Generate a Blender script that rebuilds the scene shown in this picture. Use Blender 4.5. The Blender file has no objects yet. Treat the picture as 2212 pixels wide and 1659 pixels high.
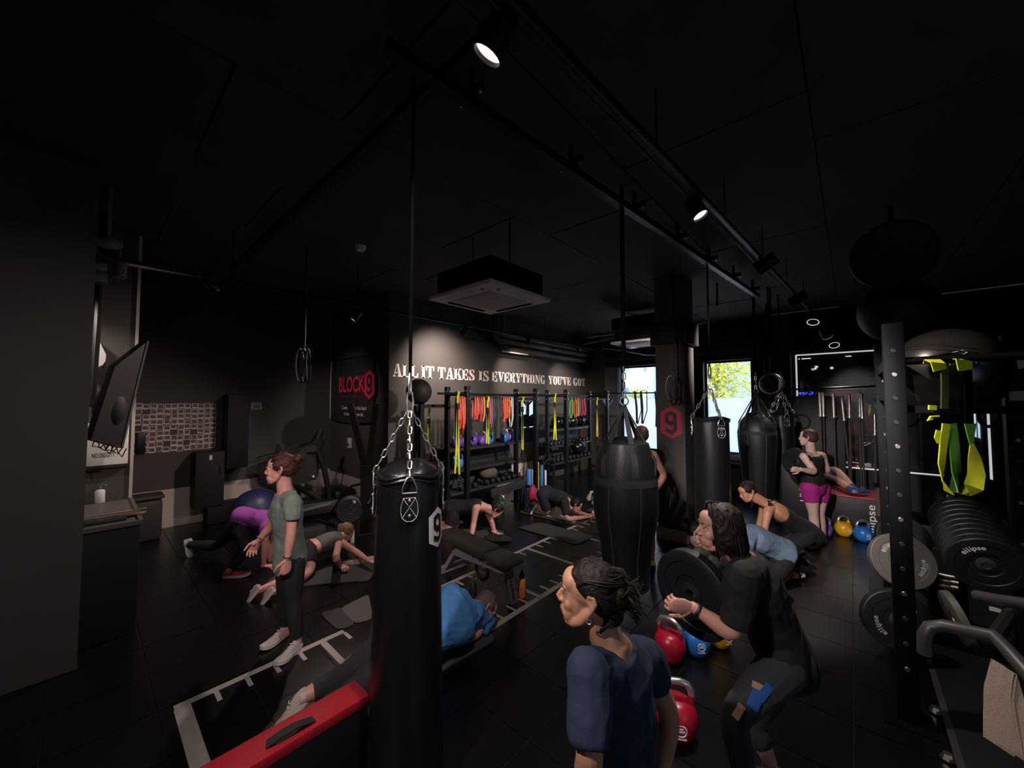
import bpy, bmesh, math, random
from math import sin, cos, pi, radians, sqrt, tan
from mathutils import Vector as V, Matrix, noise
random.seed(7)
SC = bpy.context.scene
C = SC.collection
# ---------------------------------------------------------------- camera, world, exposure
EYE = V((0, 0, 2.1)); FOC = 820.0; PITCH = radians(2.41); YAW = radians(41.8)
CF = V((-sin(YAW), cos(YAW), 0)); CR = V((cos(YAW), sin(YAW), 0)); UP = V((0, 0, 1))
XX = V((1, 0, 0)); YY = V((0, 1, 0))
cam = bpy.data.cameras.new('camera'); camo = bpy.data.objects.new('camera', cam); C.objects.link(camo)
camo.location = EYE; camo.rotation_euler = (pi / 2 + PITCH, 0, YAW)
cam.sensor_width = 36; cam.lens = FOC / 2212 * 36; cam.clip_start = .05; cam.clip_end = 200
SC.camera = camo
vs = SC.view_settings; vs.view_transform = 'Standard'; vs.look = 'None'; vs.gamma = 1; vs.use_curve_mapping = False
vs.exposure = 0.0
w = bpy.data.worlds.new('sky'); SC.world = w; w.use_nodes = True
nt = w.node_tree; nt.nodes.clear()
sky = nt.nodes.new('ShaderNodeTexSky'); sky.sky_type = 'NISHITA'; sky.sun_disc = False
sky.sun_elevation = radians(42); sky.sun_rotation = radians(250); sky.air_density = 1.0; sky.dust_density = 2.0
bg = nt.nodes.new('ShaderNodeBackground'); wo = nt.nodes.new('ShaderNodeOutputWorld')
bg.inputs[1].default_value = 1.25
nt.links.new(sky.outputs[0], bg.inputs[0]); nt.links.new(bg.outputs[0], wo.inputs[0])

def lamp(name, kind, loc, energy, color=(1, .93, .85), aim=None, size=.06, spot=60, blend=.5):
    l = bpy.data.lights.new(name, kind); o = bpy.data.objects.new(name, l); C.objects.link(o)
    l.energy = energy; l.color = color; o.location = loc
    if kind == 'SPOT':
        l.spot_size = radians(spot); l.spot_blend = blend; l.shadow_soft_size = size
    elif kind == 'SUN': l.angle = radians(.6)
    if aim is not None:
        o.rotation_euler = (V(aim) - V(loc)).to_track_quat('-Z', 'Y').to_euler()
    return o
lamp('sun', 'SUN', (6, 0, 16), 7.0, (1, .93, .8), aim=(-3, 16, 2))
# light that comes in through the two street windows is guided by portals (they give off nothing)
def portal(x0, x1, z0, z1, y):
    l = bpy.data.lights.new('window_portal', 'AREA'); o = bpy.data.objects.new('window_portal', l); C.objects.link(o)
    l.shape = 'RECTANGLE'; l.size = x1 - x0; l.size_y = z1 - z0; l.cycles.is_portal = True
    o.location = ((x0 + x1) / 2, y, (z0 + z1) / 2); o.rotation_euler = (-pi / 2, 0, 0)
    return o

# ---------------------------------------------------------------- picture point -> world point
def ray(px, py):
    a = (px - 1106) / FOC; b = (829.5 - py) / FOC
    return CF * (cos(PITCH) - b * sin(PITCH)) + CR * a + UP * (sin(PITCH) + b * cos(PITCH))
def W(px, py, d): return EYE + ray(px, py) * d
def G(px, py, z=0.0):
    r = ray(px, py); return EYE + r * ((z - EYE.z) / r.z)
def oX(px, py, x):
    r = ray(px, py); return EYE + r * (x / r.x)
def oY(px, py, y):
    r = ray(px, py); return EYE + r * (y / r.y)

# ---------------------------------------------------------------- mesh builder
def perp(d):
    a = UP if abs(d.z) < .9 else XX
    s = d.cross(a).normalized(); return s, s.cross(d).normalized()
class B:
    def __init__(s): s.v = []; s.f = []; s.sm = []; s.mi = []; s.cm = 0
    def add(s, vs, fs, smooth=True):
        n = len(s.v); s.v += [V(p) for p in vs]
        for f in fs: s.f.append([i + n for i in f]); s.sm.append(smooth); s.mi.append(s.cm)
        return s
    def box(s, c, d, R=None, bev=0):
        c = V(c); x, y, z = d[0] / 2, d[1] / 2, d[2] / 2
        if bev:
            bm = bmesh.new(); bmesh.ops.create_cube(bm, size=1)
            bmesh.ops.scale(bm, vec=(d[0], d[1], d[2]), verts=bm.verts)
            bmesh.ops.bevel(bm, geom=bm.edges[:], offset=bev, segments=2, affect='EDGES', profile=.6)
            vs = [v.co.copy() for v in bm.verts]; fs = [[v.index for v in f.verts] for f in bm.faces]; bm.free()
        else:
            vs = [V((i, j, k)) for k in (-z, z) for j in (-y, y) for i in (-x, x)]
            fs = [(0, 2, 3, 1), (4, 5, 7, 6), (0, 1, 5, 4), (2, 6, 7, 3), (0, 4, 6, 2), (1, 3, 7, 5)]
        if R is not None: vs = [R @ p for p in vs]
        return s.add([p + c for p in vs], fs, bool(bev))
    def bb(s, a, b, bev=0):     # box from corner to corner
        a, b = V(a), V(b); return s.box((a + b) / 2, [abs(b[i] - a[i]) for i in range(3)], None, bev)
    def bar(s, a, b, w, h=None, side=None, bev=0):   # rectangular bar from a to b
        a, b = V(a), V(b); d = (b - a); L = d.length; d.normalize()
        if side is None: sd, u = perp(d)
        else: sd = V(side); sd = (sd - d * sd.dot(d)).normalized(); u = sd.cross(d).normalized()
        R = Matrix((sd, u, d)).transposed()
        return s.box((a + b) / 2, (w, h or w, L), R, bev)
    def tube(s, pts, r, n=8, cap=True, closed=False, ref=None, ry=1.0, rnd=False):
        pts = [V(p) for p in pts]; m = len(pts)
        rs = r if isinstance(r, (list, tuple)) else [r] * m
        rys = ry if isinstance(ry, (list, tuple)) else [ry] * m
        if rnd:
            d0 = (pts[0] - pts[1]).normalized(); d1 = (pts[-1] - pts[-2]).normalized()
            k = (.5, .87)
            A = [pts[0] + d0 * rs[0] * q for q in (.92, .6)]; Z = [pts[-1] + d1 * rs[-1] * q for q in (.6, .92)]
            rs = [rs[0] * .35, rs[0] * .8] + list(rs) + [rs[-1] * .8, rs[-1] * .35]
            rys = [rys[0]] * 2 + list(rys) + [rys[-1]] * 2
            refs = ref if isinstance(ref, list) else None
            if refs: ref = [refs[0]] * 2 + refs + [refs[-1]] * 2
            pts = A + pts + Z; m = len(pts)
        vs = []; prev = None
        for i, p in enumerate(pts):
            if closed: d = (pts[(i + 1) % m] - pts[i - 1])
            else: d = pts[min(i + 1, m - 1)] - pts[max(i - 1, 0)]
            if d.length < 1e-9: d = UP.copy()
            d.normalize()
            rf = ref[i] if isinstance(ref, list) else ref
            if rf is not None:
                a = V(rf) - d * V(rf).dot(d); a = a.normalized() if a.length > 1e-6 else perp(d)[0]
            elif prev is None: a = perp(d)[0]
            else:
                a = prev - d * prev.dot(d); a = a.normalized() if a.length > 1e-6 else perp(d)[0]
            prev = a; b = d.cross(a)
            for k in range(n):
                t = 2 * pi * k / n; vs.append(p + a * (rs[i] * cos(t)) + b * (rs[i] * rys[i] * sin(t)))
        fs = []
        for i in range(m if closed else m - 1):
            j = (i + 1) % m
            for k in range(n):
                q = (k + 1) % n; fs.append((i * n + k, i * n + q, j * n + q, j * n + k))
        s.add(vs, fs)
        if cap and not closed:
            b0 = len(s.v) - len(vs)
            s.f.append([b0 + k for k in range(n)][::-1]); s.sm.append(False); s.mi.append(s.cm)
            s.f.append([b0 + (m - 1) * n + k for k in range(n)]); s.sm.append(False); s.mi.append(s.cm)
        return s
    def cyl(s, a, b, r, r2=None, n=16): return s.tube([a, b], [r, r if r2 is None else r2], n)
    def ell(s, c, r, R=None, n=14, m=9):
        c = V(c); r = (r, r, r) if isinstance(r, (int, float)) else r
        vs = []; fs = []
        for i in range(1, m):
            t = pi * i / m
            for k in range(n):
                q = 2 * pi * k / n; vs.append(V((r[0] * sin(t) * cos(q), r[1] * sin(t) * sin(q), r[2] * cos(t))))
        for i in range(m - 2):
            for k in range(n):
                q = (k + 1) % n; fs.append((i * n + k, (i + 1) * n + k, (i + 1) * n + q, i * n + q))
        T = len(vs); vs += [V((0, 0, r[2])), V((0, 0, -r[2]))]
        for k in range(n):
            q = (k + 1) % n; fs.append((T, k, q)); fs.append((T + 1, (m - 2) * n + q, (m - 2) * n + k))
        if R is not None: vs = [R @ p for p in vs]
        return s.add([p + c for p in vs], fs)
    def lathe(s, prof, c, ax=UP, n=24, ref=None):
        c = V(c); ax = V(ax).normalized()
        if ref is None: a, _ = perp(ax)
        else: a = (V(ref) - ax * V(ref).dot(ax)).normalized()
        b = ax.cross(a); vs = []; fs = []; m = len(prof)
        for r, z in prof:
            for k in range(n):
                t = 2 * pi * k / n; vs.append(c + ax * z + a * (r * cos(t)) + b * (r * sin(t)))
        for i in range(m - 1):
            for k in range(n):
                q = (k + 1) % n; fs.append((i * n + k, i * n + q, (i + 1) * n + q, (i + 1) * n + k))
        return s.add(vs, fs)
    def ribbon(s, pts, wd, th, side):     # flat strap: side = direction of its width (one vector, or one per point)
        pts = [V(p) for p in pts]; m = len(pts); vs = []; fs = []
        for i, p in enumerate(pts):
            d = (pts[min(i + 1, m - 1)] - pts[max(i - 1, 0)]).normalized()
            sd = V(side[i]) if isinstance(side, list) else V(side)
            sd = (sd - d * sd.dot(d)).normalized(); u = sd.cross(d)
            ww = wd[i] if isinstance(wd, (list, tuple)) else wd
            for a, b in ((-1, -1), (1, -1), (1, 1), (-1, 1)): vs.append(p + sd * (a * ww / 2) + u * (b * th / 2))
        for i in range(m - 1):
            for k in range(4):
                q = (k + 1) % 4; fs.append((i * 4 + k, i * 4 + q, i * 4 + 4 + q, i * 4 + 4 + k))
        fs += [(3, 2, 1, 0), tuple((m - 1) * 4 + k for k in range(4))]
        return s.add(vs, fs)
    def prism(s, poly, O, U, Vv, dep):    # polygon in the plane O,U,Vv pushed out by dep along UxV
        O, U, Vv = V(O), V(U), V(Vv); N = U.cross(Vv).normalized(); n = len(poly)
        vs = [O + U * x + Vv * y for x, y in poly]; vs += [p + N * dep for p in vs]
        fs = [tuple(range(n))[::-1], tuple(range(n, 2 * n))] + [(i, (i + 1) % n, n + (i + 1) % n, n + i) for i in range(n)]
        return s.add(vs, fs, False)
    def torus(s, c, ax, R, r, n=24, m=8, ref=None, sx=1.0):
        c = V(c); ax = V(ax).normalized(); a = perp(ax)[0] if ref is None else V(ref); b = ax.cross(a)
        return s.tube([c + a * (R * sx * cos(2 * pi * i / n)) + b * (R * sin(2 * pi * i / n)) for i in range(n)], r, m, closed=True)
    def mesh(s, name, mats, sharp=38):
        me = bpy.data.meshes.new(name); me.from_pydata([tuple(p) for p in s.v], [], s.f)
        me.polygons.foreach_set('use_smooth', s.sm); me.polygons.foreach_set('material_index', s.mi)
        for m in (mats if isinstance(mats, (list, tuple)) else [mats]): me.materials.append(m)
        if sharp: me.set_sharp_from_angle(angle=radians(sharp))
        me.update(); return me

WM = {}
def wm(o): return WM.get(o.name, Matrix.Identity(4))
def link(name, me, parent=None, local=False, label=None, kind=None):
    o = bpy.data.objects.new(name, me); C.objects.link(o)
    if parent is not None:
        if not local: me.transform(wm(parent).inverted())
        o.parent = parent; WM[o.name] = wm(parent)
    else: WM[o.name] = Matrix.Identity(4)
    if label: o['label'] = label
    if kind: o['kind'] = kind
    return o
def obj(name, b, mat, parent=None, local=False, label=None, kind=None, sharp=38):
    return link(name, b.mesh(name, mat, sharp), parent, local, label, kind)
def thing(name, label, cat, loc=(0, 0, 0), rz=0.0, group=None):
    o = bpy.data.objects.new(name, None); C.objects.link(o); o.empty_display_size = .1
    o.location = loc; o.rotation_euler = (0, 0, rz); WM[o.name] = Matrix.Translation(V(loc)) @ Matrix.Rotation(rz, 4, 'Z')
    return tag(o, label, cat, group)
def tag(o, label, cat, group=None):
    o['label'] = label; o['category'] = cat
    if group: o['group'] = group
    return o
def single(name, b, mat, label, cat, group=None): return tag(obj(name, b, mat), label, cat, group)
def struct(name, b, mat, parent=None):
    o = obj(name, b, mat, parent)
    if parent is None: o['kind'] = 'structure'
    return o
KIDS = {}
def kids(o): return [c for c in bpy.data.objects if c.parent == o]
def dup(root, loc, rz, label, group=None, mats=None, scale=1.0, rot=None):
    r = root.copy(); C.objects.link(r); r.location = loc
    r.rotation_euler = rot if rot is not None else (0, 0, rz); r.scale = (scale,) * 3
    r['label'] = label
    if group: r['group'] = group
    if root.name not in KIDS: KIDS[root.name] = [(c, kids(c)) for c in kids(root)]
    for c, gs in KIDS[root.name]:
        k = c.copy(); C.objects.link(k); k.parent = r
        if mats and c.name.split('.')[0] in mats:
            k.data = mats[c.name.split('.')[0]]
        for g in gs:
            q = g.copy(); C.objects.link(q); q.parent = k
    return r

# ---------------------------------------------------------------- materials
def mat(name, col, rough=.6, metal=0.0, spec=.5, bump=None, var=.12, vs=6.0, emis=None, es=1.0, coat=0.0, sheen=0.0, trans=0.0):
    m = bpy.data.materials.new(name); m.use_nodes = True; n = m.node_tree.nodes; L = m.node_tree.links
    p = n['Principled BSDF']; c4 = (*col, 1)
    p.inputs['Base Color'].default_value = c4; p.inputs['Roughness'].default_value = rough
    p.inputs['Metallic'].default_value = metal; p.inputs['Specular IOR Level'].default_value = spec
    p.inputs['Coat Weight'].default_value = coat; p.inputs['Sheen Weight'].default_value = sheen
    tc = n.new('ShaderNodeTexCoord')
    if var:
        nz = n.new('ShaderNodeTexNoise'); nz.inputs['Scale'].default_value = vs; nz.inputs['Detail'].default_value = 4
        mx = n.new('ShaderNodeMix'); mx.data_type = 'RGBA'
        mx.inputs[6].default_value = (*[max(0, x * (1 - var)) for x in col], 1); mx.inputs[7].default_value = (*[min(1, x * (1 + var)) for x in col], 1)
        L.new(tc.outputs['Object'], nz.inputs['Vector']); L.new(nz.outputs['Fac'], mx.inputs[0]); L.new(mx.outputs[2], p.inputs['Base Color'])
    if bump:
        nb = n.new('ShaderNodeTexNoise'); nb.inputs['Scale'].default_value = bump[0]; nb.inputs['Detail'].default_value = 5
        bp = n.new('ShaderNodeBump'); bp.inputs['Strength'].default_value = bump[1]; bp.inputs['Distance'].default_value = .01
        L.new(tc.outputs['Object'], nb.inputs['Vector']); L.new(nb.outputs['Fac'], bp.inputs['Height']); L.new(bp.outputs['Normal'], p.inputs['Normal'])
    if emis:
        p.inputs['Emission Color'].default_value = (*emis, 1); p.inputs['Emission Strength'].default_value = es
    return m
def hx(h): # sRGB hex -> linear
    r = [int(h[i:i + 2], 16) / 255 for i in (0, 2, 4)]
    return tuple(x / 12.92 if x <= .04045 else ((x + .055) / 1.055) ** 2.4 for x in r)
m_wall = mat('charcoal wall paint', (.060, .052, .047), .75, bump=(60, .08), vs=1.5)
m_wallb = mat('black wall paint', (.008, .008, .009), .7, bump=(60, .08), vs=1.5)
m_dado = mat('pale grey lower wall paint', (.46, .40, .36), .7, vs=2)
m_ceil = mat('dark ceiling board', (.042, .037, .032), .85, bump=(40, .2), vs=2, var=.3)
m_floor = mat('black rubber flooring', (.0032, .0032, .0036), .25, spec=.5, bump=(300, .12), vs=30, var=.4)
m_seam = mat('floor underlay in the seams', (.002, .002, .002), .9)
m_tape = mat('worn pale floor tape', (.30, .275, .25), .7, vs=14, var=.35, bump=(90, .2))
m_steel = mat('black powder coated steel', (.008, .008, .009), .42, spec=.3, bump=(200, .03))
m_steel2 = mat('satin dark grey steel', (.035, .034, .036), .4)
m_chrome = mat('bright steel', (.70, .68, .66), .28, metal=.88, var=.1)
m_dull = mat('dull galvanised steel', (.3, .28, .26), .4, metal=1.0, var=.2)
m_leather = mat('black leather', (.0075, .0075, .009), .30, bump=(140, .12), vs=9)
m_nylon = mat('black nylon webbing', (.012, .012, .013), .7, bump=(250, .2))
m_white = mat('white plastic', (.62, .58, .57), .45)
m_paint = mat('white lettering paint', (.78, .68, .65), .7, var=.05)
m_logo = mat('white vinyl print', (.75, .74, .76), .5, var=.03)
m_red9 = mat('red vinyl sign', (.42, .03, .07), .6, var=.1)
m_dark = mat('matt black plastic', (.008, .008, .009), .55)
m_yel = mat('fluorescent yellow webbing', (.62, .68, .015), .6, bump=(220, .2), vs=20)
m_green = mat('lime green webbing', (.14, .42, .04), .6, vs=20)
m_foamred = mat('red vinyl cover', (.30, .008, .018), .45, bump=(120, .08))
m_foamblk = mat('black vinyl cover', (.006, .006, .007), .45, bump=(120, .08))
m_mat = mat('grey exercise mat foam', (.030, .029, .028), .85, bump=(160, .2))
m_towel = mat('beige towelling', (.46, .36, .28), .95, bump=(240, .6), vs=40, var=.2)
m_glassd = mat('dark screen glass', (.004, .004, .005), .35)
m_rub = mat('black bumper rubber', (.0075, .0075, .009), .5, bump=(150, .08))
m_blk2 = mat('deep black laminate', (.003, .003, .003), .7)
# ================================================================ SETTING
ZC = 4.0                      # ceiling height
XL, XT, YJ, YF = -8.5, -6.1, 3.55, 10.2      # photo wall, lettered wall, banner wall, street wall
portal(-5.0, -3.25, .7, 3.1, YF + .3); portal(-2.8, -1.7, .7, 3.1, YF + .3)
# the track and ceiling spotlights of the room and the added ones (their housings are built further down)
SPOTS = []
def spot(loc, aim, e, col=(1, .86, .76), ang=50, blend=.6, size=.05): lamp('spotlight_beam', 'SPOT', loc, e, col, aim, size, ang, blend)

# floor: rubber tiles on an underlay
fl = struct('floor', B().bb((XL - .2, -1.9, -.12), (3.2, YF + .3, -.006)), m_seam)
tile = B().box((0, 0, -.0045), (.494, .494, .009)).mesh('tile', m_floor)
rest = B(); x0, y0 = -1.55, .38
for i in range(-14, 10):
    for j in range(-5, 20):
        cx, cy = x0 + .5 * i + .25, y0 + .5 * j + .25
        if cx < XL - .2 or cx > 3.1: continue
        if -6 <= i <= 5 and 0 <= j <= 12:
            o = link('tile', tile, fl, local=True); o.location = (cx, cy, random.uniform(-.0008, .0004))
        else: rest.box((cx, cy, -.0045), (.494, .494, .009))
obj('tile_field', rest, m_floor, fl, kind='stuff')

# ceiling boards
ce = struct('ceiling', B().bb((XL - .2, -1.9, ZC + .03), (3.2, YF + .3, ZC + .15)), m_wallb)
pn = B().box((0, 0, .012), (1.19, 2.38, .024)).mesh('ceiling_panel', m_ceil)
for i in range(10):
    for j in range(5):
        o = link('ceiling_panel', pn, ce, local=True)
        o.location = (XL + .55 + 1.2 * i, -.7 + 2.4 * j + (1.2 if i % 2 else 0) * .5, ZC + random.uniform(0, .006))

def slab(name, a, b, m=None): return struct(name, B().bb(a, b), m or m_wall)
slab('wall_back', (-4.9, -1.9, 0), (3.2, -1.7, ZC), m_wallb)
wr = B()   # right wall with an unseen side window, added for cool fill daylight
SW = (-.2, 1.5, .8, 2.3)
wr.bb((3.0, -1.7, 0), (3.2, SW[0], ZC)); wr.bb((3.0, SW[1], 0), (3.2, YF, ZC)); wr.bb((3.0, SW[0], 0), (3.2, SW[1], SW[2])); wr.bb((3.0, SW[0], SW[3]), (3.2, SW[1], ZC))
struct('wall_right', wr, m_wallb)
po_ = portal(SW[0], SW[1], SW[2], SW[3], 0); po_.location = (3.25, (SW[0] + SW[1]) / 2, (SW[2] + SW[3]) / 2); po_.rotation_euler = (pi / 2, 0, pi / 2)
struct('ground_yard', B().bb((3.2, -12, -.15), (25, 10.4, -.05)), m_dado)
slab('wall_pillar', (-4.8, -1.7, 0), (-4.57, .012, ZC))
slab('wall_nook_back', (-6.3, -1.9, 0), (-4.8, -1.7, ZC), m_wallb)
slab('wall_nook', (-8.7, -1.9, 0), (XT, .36, ZC))
slab('wall_left', (XL - .2, .36, 0), (XL, YJ, ZC))
slab('wall_banner', (XL - .2, YJ, 0), (XT, YJ + .2, ZC))
slab('wall_lettered', (XT - .2, YJ + .2, 0), (XT, YF, ZC))
# street wall round two windows
wf = B(); Y2 = YF + .26
wins = [(-4.98, -3.28, .72, 3.06), (-2.74, -1.70, .80, 3.06)]
xs = [XT - .2, -4.98, -3.28, -2.74, -1.70, 3.2]
for k in (0, 2, 4): wf.bb((xs[k], YF, 0), (xs[k + 1], Y2, ZC))
for x0_, x1_, z0_, z1_ in wins: wf.bb((x0_, YF, 0), (x1_, Y2, z0_)); wf.bb((x0_, YF, z1_), (x1_, Y2, ZC))
struct('wall_street', wf, m_wallb)
# projecting grey pier in the far corner beside the lettered wall
struct('trim_8', B().bb((XT, YF - .012, 0), (-5.42, YF, ZC)), m_wall)
struct('trim_9', B().bb((-5.42, YF - .03, .72), (-5.0, YF, 3.05)), mat('grey reveal paint', (.16, .16, .17), .7))
# pale lower wall band with a lip and the skirting
for nm, a, b in (('trim_1', (XL, .36, .0), (XL + .012, YJ, .62)), ('trim_2', (XL, YJ - .012, .0), (XT, YJ, .58))):
    t = struct(nm, B().bb(a, b), m_dado)
struct('baseboard_left', B().bb((XL, .36, 0), (XL + .028, YJ, .12)), m_dado)
struct('baseboard_banner', B().bb((XL, YJ - .028, 0), (XT, YJ, .12)), m_dado)
struct('trim_3', B().bb((XT - .01, .345, .0), (XT + .012, .372, ZC)), m_dado)     # pale corner bead of the nook wall
# ceiling-height pier behind the hanging medals
# windows
m_glass = bpy.data.materials.new('clear window glass'); m_glass.use_nodes = True
n_ = m_glass.node_tree; n_.nodes.clear(); o_ = n_.nodes.new('ShaderNodeOutputMaterial'); x_ = n_.nodes.new('ShaderNodeMixShader')
t_ = n_.nodes.new('ShaderNodeBsdfTransparent'); g_ = n_.nodes.new('ShaderNodeBsdfGlossy'); g_.inputs['Roughness'].default_value = .02
x_.inputs[0].default_value = .05; n_.links.new(t_.outputs[0], x_.inputs[1]); n_.links.new(g_.outputs[0], x_.inputs[2]); n_.links.new(x_.outputs[0], o_.inputs[0])
m_frost = bpy.data.materials.new('frosted window film'); m_frost.use_nodes = True
n_ = m_frost.node_tree; n_.nodes.clear(); o_ = n_.nodes.new('ShaderNodeOutputMaterial'); x_ = n_.nodes.new('ShaderNodeMixShader')
t_ = n_.nodes.new('ShaderNodeBsdfTranslucent'); t_.inputs[0].default_value = (.80, .84, .86, 1); g_ = n_.nodes.new('ShaderNodeBsdfDiffuse'); g_.inputs[0].default_value = (.7, .74, .76, 1)
x_.inputs[0].default_value = .15; n_.links.new(t_.outputs[0], x_.inputs[1]); n_.links.new(g_.outputs[0], x_.inputs[2]); n_.links.new(x_.outputs[0], o_.inputs[0])
for k, (a, b_, z0_, z1_) in enumerate(wins):
    fr = B(); yy = YF + .16
    for p, q in (((a, z0_), (a + .05, z1_)), ((b_ - .05, z0_), (b_, z1_)), ((a, z0_), (b_, z0_ + .05)), ((a, z1_ - .05), (b_, z1_))):
        fr.bb((p[0], yy, p[1]), (q[0], yy + .06, q[1]))
    wn = struct('window_%d' % (k + 1), fr, m_steel)
    obj('pane', B().bb((a + .04, yy + .025, 2.14), (b_ - .04, yy + .031, z1_ - .04)), m_glass, wn)
    obj('frosted_pane', B().bb((a + .04, yy + .025, z0_ + .04), (b_ - .04, yy + .031, 2.14)), m_frost, wn)
    obj('sill', B().bb((a - .03, YF - .03, z0_ - .04), (b_ + .03, yy, z0_ - .003)), m_steel2, wn)
fr = B()
for y_ in (SW[0], (SW[0] + SW[1]) / 2 - .025, SW[1] - .05): fr.bb((3.06, y_, SW[2]), (3.12, y_ + .05, SW[3]))
fr.bb((3.06, SW[0], SW[2]), (3.12, SW[1], SW[2] + .05)); fr.bb((3.06, SW[0], SW[3] - .05), (3.12, SW[1], SW[3])); wn = struct('window_3', fr, m_steel)  # side window out of view, added to let in cool fill
obj('frosted_pane', B().bb((3.085, SW[0] + .04, SW[2] + .04), (3.091, SW[1] - .04, SW[3] - .04)), m_frost, wn)
struct('trim_4', B().bb((-5.45, YF - .05, 3.2), (-1.5, YF, 3.32)), m_steel2)      # blind box above the windows
struct('trim_5', B().bb((-2.9, YF - .09, 3.44), (-1.4, YF, 3.47)), m_steel2)

# square column with the red sign
CX0, CX1, CY0 = -2.27, -1.86, 5.90
col_ = struct('wall_column', B().bb((CX0, CY0, 0), (CX1, CY0 + .52, ZC), .004), m_wall)
obj('column_head', B().bb((CX0 - .06, CY0 - .05, 2.95), (CX1 + .07, CY0 + .57, 3.3), .01), m_wallb, col_)
bs = B(); bs.bb((CX0 - .02, CY0 - .02, 0), (CX1 + .02, CY0 + .54, .17))
obj('skirting', bs, m_dado, col_)
m_edge = mat('grey column edge', (.10, .105, .11), .6)
obj('corner_guard', B().bb((CX1 - .002, CY0 + .0, .17), (CX1 + .008, CY0 + .09, 2.9)), m_edge, col_)

# ---------------------------------------------------------------- outside: pavement, tree, buildings
struct('ground_street', B().bb((-30, YF + .3, -.15), (20, 45, -.05)), mat('sunlit paving', (.42, .40, .38), .8, vs=3))
m_leaf = mat('yellow green leaves', (.58, .62, .05), .6, var=.4, vs=4); m_bark = mat('pale bark', (.30, .24, .17), .8)
def tree(x, y, z0, r, n, label, lm):
    t = thing('street_tree', label, 'tree', (x, y, -.05)); tb = B()
    tb.tube([(x, y, -.05), (x + .03, y, 1.2), (x - .03, y + .05, z0 + .3), (x + .05, y, z0 + r)], [.12, .10, .08, .03], 8)
    for k in range(14):
        a = 2.4 * k; h = z0 + .1 + r * 1.2 * (k / 14); q = V((cos(a), sin(a), .55)) * r * random.uniform(.5, .9)
        tb.tube([(x, y, h), V((x, y, h)) + q * .5 + UP * .05, V((x, y, h)) + q], [.035, .02, .008], 5)
    obj('trunk', tb, m_bark, t); lb = B()
    for k in range(n):
        d = V((random.gauss(0, 1), random.gauss(0, 1), random.gauss(0, 1))).normalized() * r * random.random() ** .45
        c = V((x, y, z0 + r)) + V((d.x, d.y, d.z * .95)); s = random.uniform(.05, .10)
        u = V((random.gauss(0, 1), random.gauss(0, 1), random.gauss(0, .6))).normalized(); v = perp(u)[0]
        lb.add([c - u * s, c + v * s * .55, c + u * s, c - v * s * .55], [(0, 1, 2, 3)])
    obj('foliage', lb, lm, t, kind='stuff', sharp=0)
tree(-3.75, 15.6, 1.65, 1.45, 4200, 'yellow green leafy tree seen through the right window', m_leaf)
tree(-9.3, 21.0, 1.5, .9, 900, 'small green tree seen low through the left window', mat('fresh green leaves', (.22, .36, .06), .6, var=.5))
def house(x0, x1, y0, y1, z1, m, label, wins_=(), slats=0):
    h = thing('far_building', label, 'building', ((x0 + x1) / 2, y0, -.05))
    obj('wall', B().bb((x0, y0, -.05), (x1, y1, z1)), m, h)
    obj('parapet', B().bb((x0 - .1, y0 - .1, z1), (x1 + .1, y1 + .1, z1 + .25)), m, h)
    for a, b_, c, d in wins_:
        f = obj('window', B().bb((a, y0 - .04, c), (b_, y0 + .02, d)), m_white, h)
        obj('pane', B().bb((a + .08, y0 - .06, c + .08), (b_ - .08, y0 - .03, d - .08)), mat_blue, f)
    for k in range(slats):
        obj('slat', B().bb((x0 - .02, y0 - .08, .9 + .22 * k), (x1 * .5 + x0 * .5, y0, 1.04 + .22 * k)), m_slat, h)
mat_blue = mat('blue tinted pane', (.10, .17, .30), .2)
m_slat = mat('grey cladding slats', (.20, .20, .24), .6)
house(-7.5, -1.5, 20, 28, 9, mat('slate blue facade', (.13, .20, .42), .6, vs=.6), 'slate blue building behind the yellow tree', [(-5.6, -4.6, 3.6, 5), (-3.8, -2.8, 3.6, 5)], 8)
house(-17, -9.0, 26, 34, 12, mat('cream facade', (.72, .70, .62), .7, vs=.6), 'cream apartment block seen through the left window', [(-12.6, -11.8, 4.0, 5.2), (-10.9, -10.1, 4.0, 5.2), (-12.6, -11.8, 2.2, 3.2)])
house(-9.0, -7.7, 22, 25, 5.2, mat('pale blue facade', (.25, .38, .68), .6, vs=.6), 'narrow pale blue building at the left window edge')
kk = thing('street_kiosk', 'blue topped street kiosk seen through the left window', 'kiosk', (-9.4, 18.5, -.05))
obj('cabin', B().bb((-9.9, 18.2, -.05), (-8.9, 19, 2.5), .02), mat('grey kiosk panels', (.4, .4, .44), .6), kk)
obj('roof', B().bb((-10, 18.1, 2.5), (-8.8, 19.1, 2.75), .04), mat('blue kiosk roof', (.16, .25, .5), .6), kk)
struct('wall_garden', B().bb((-12, 14.0, -.05), (-1, 14.2, 1.9)), mat('pale rendered garden wall', (.62, .64, .66), .8, vs=1))

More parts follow.
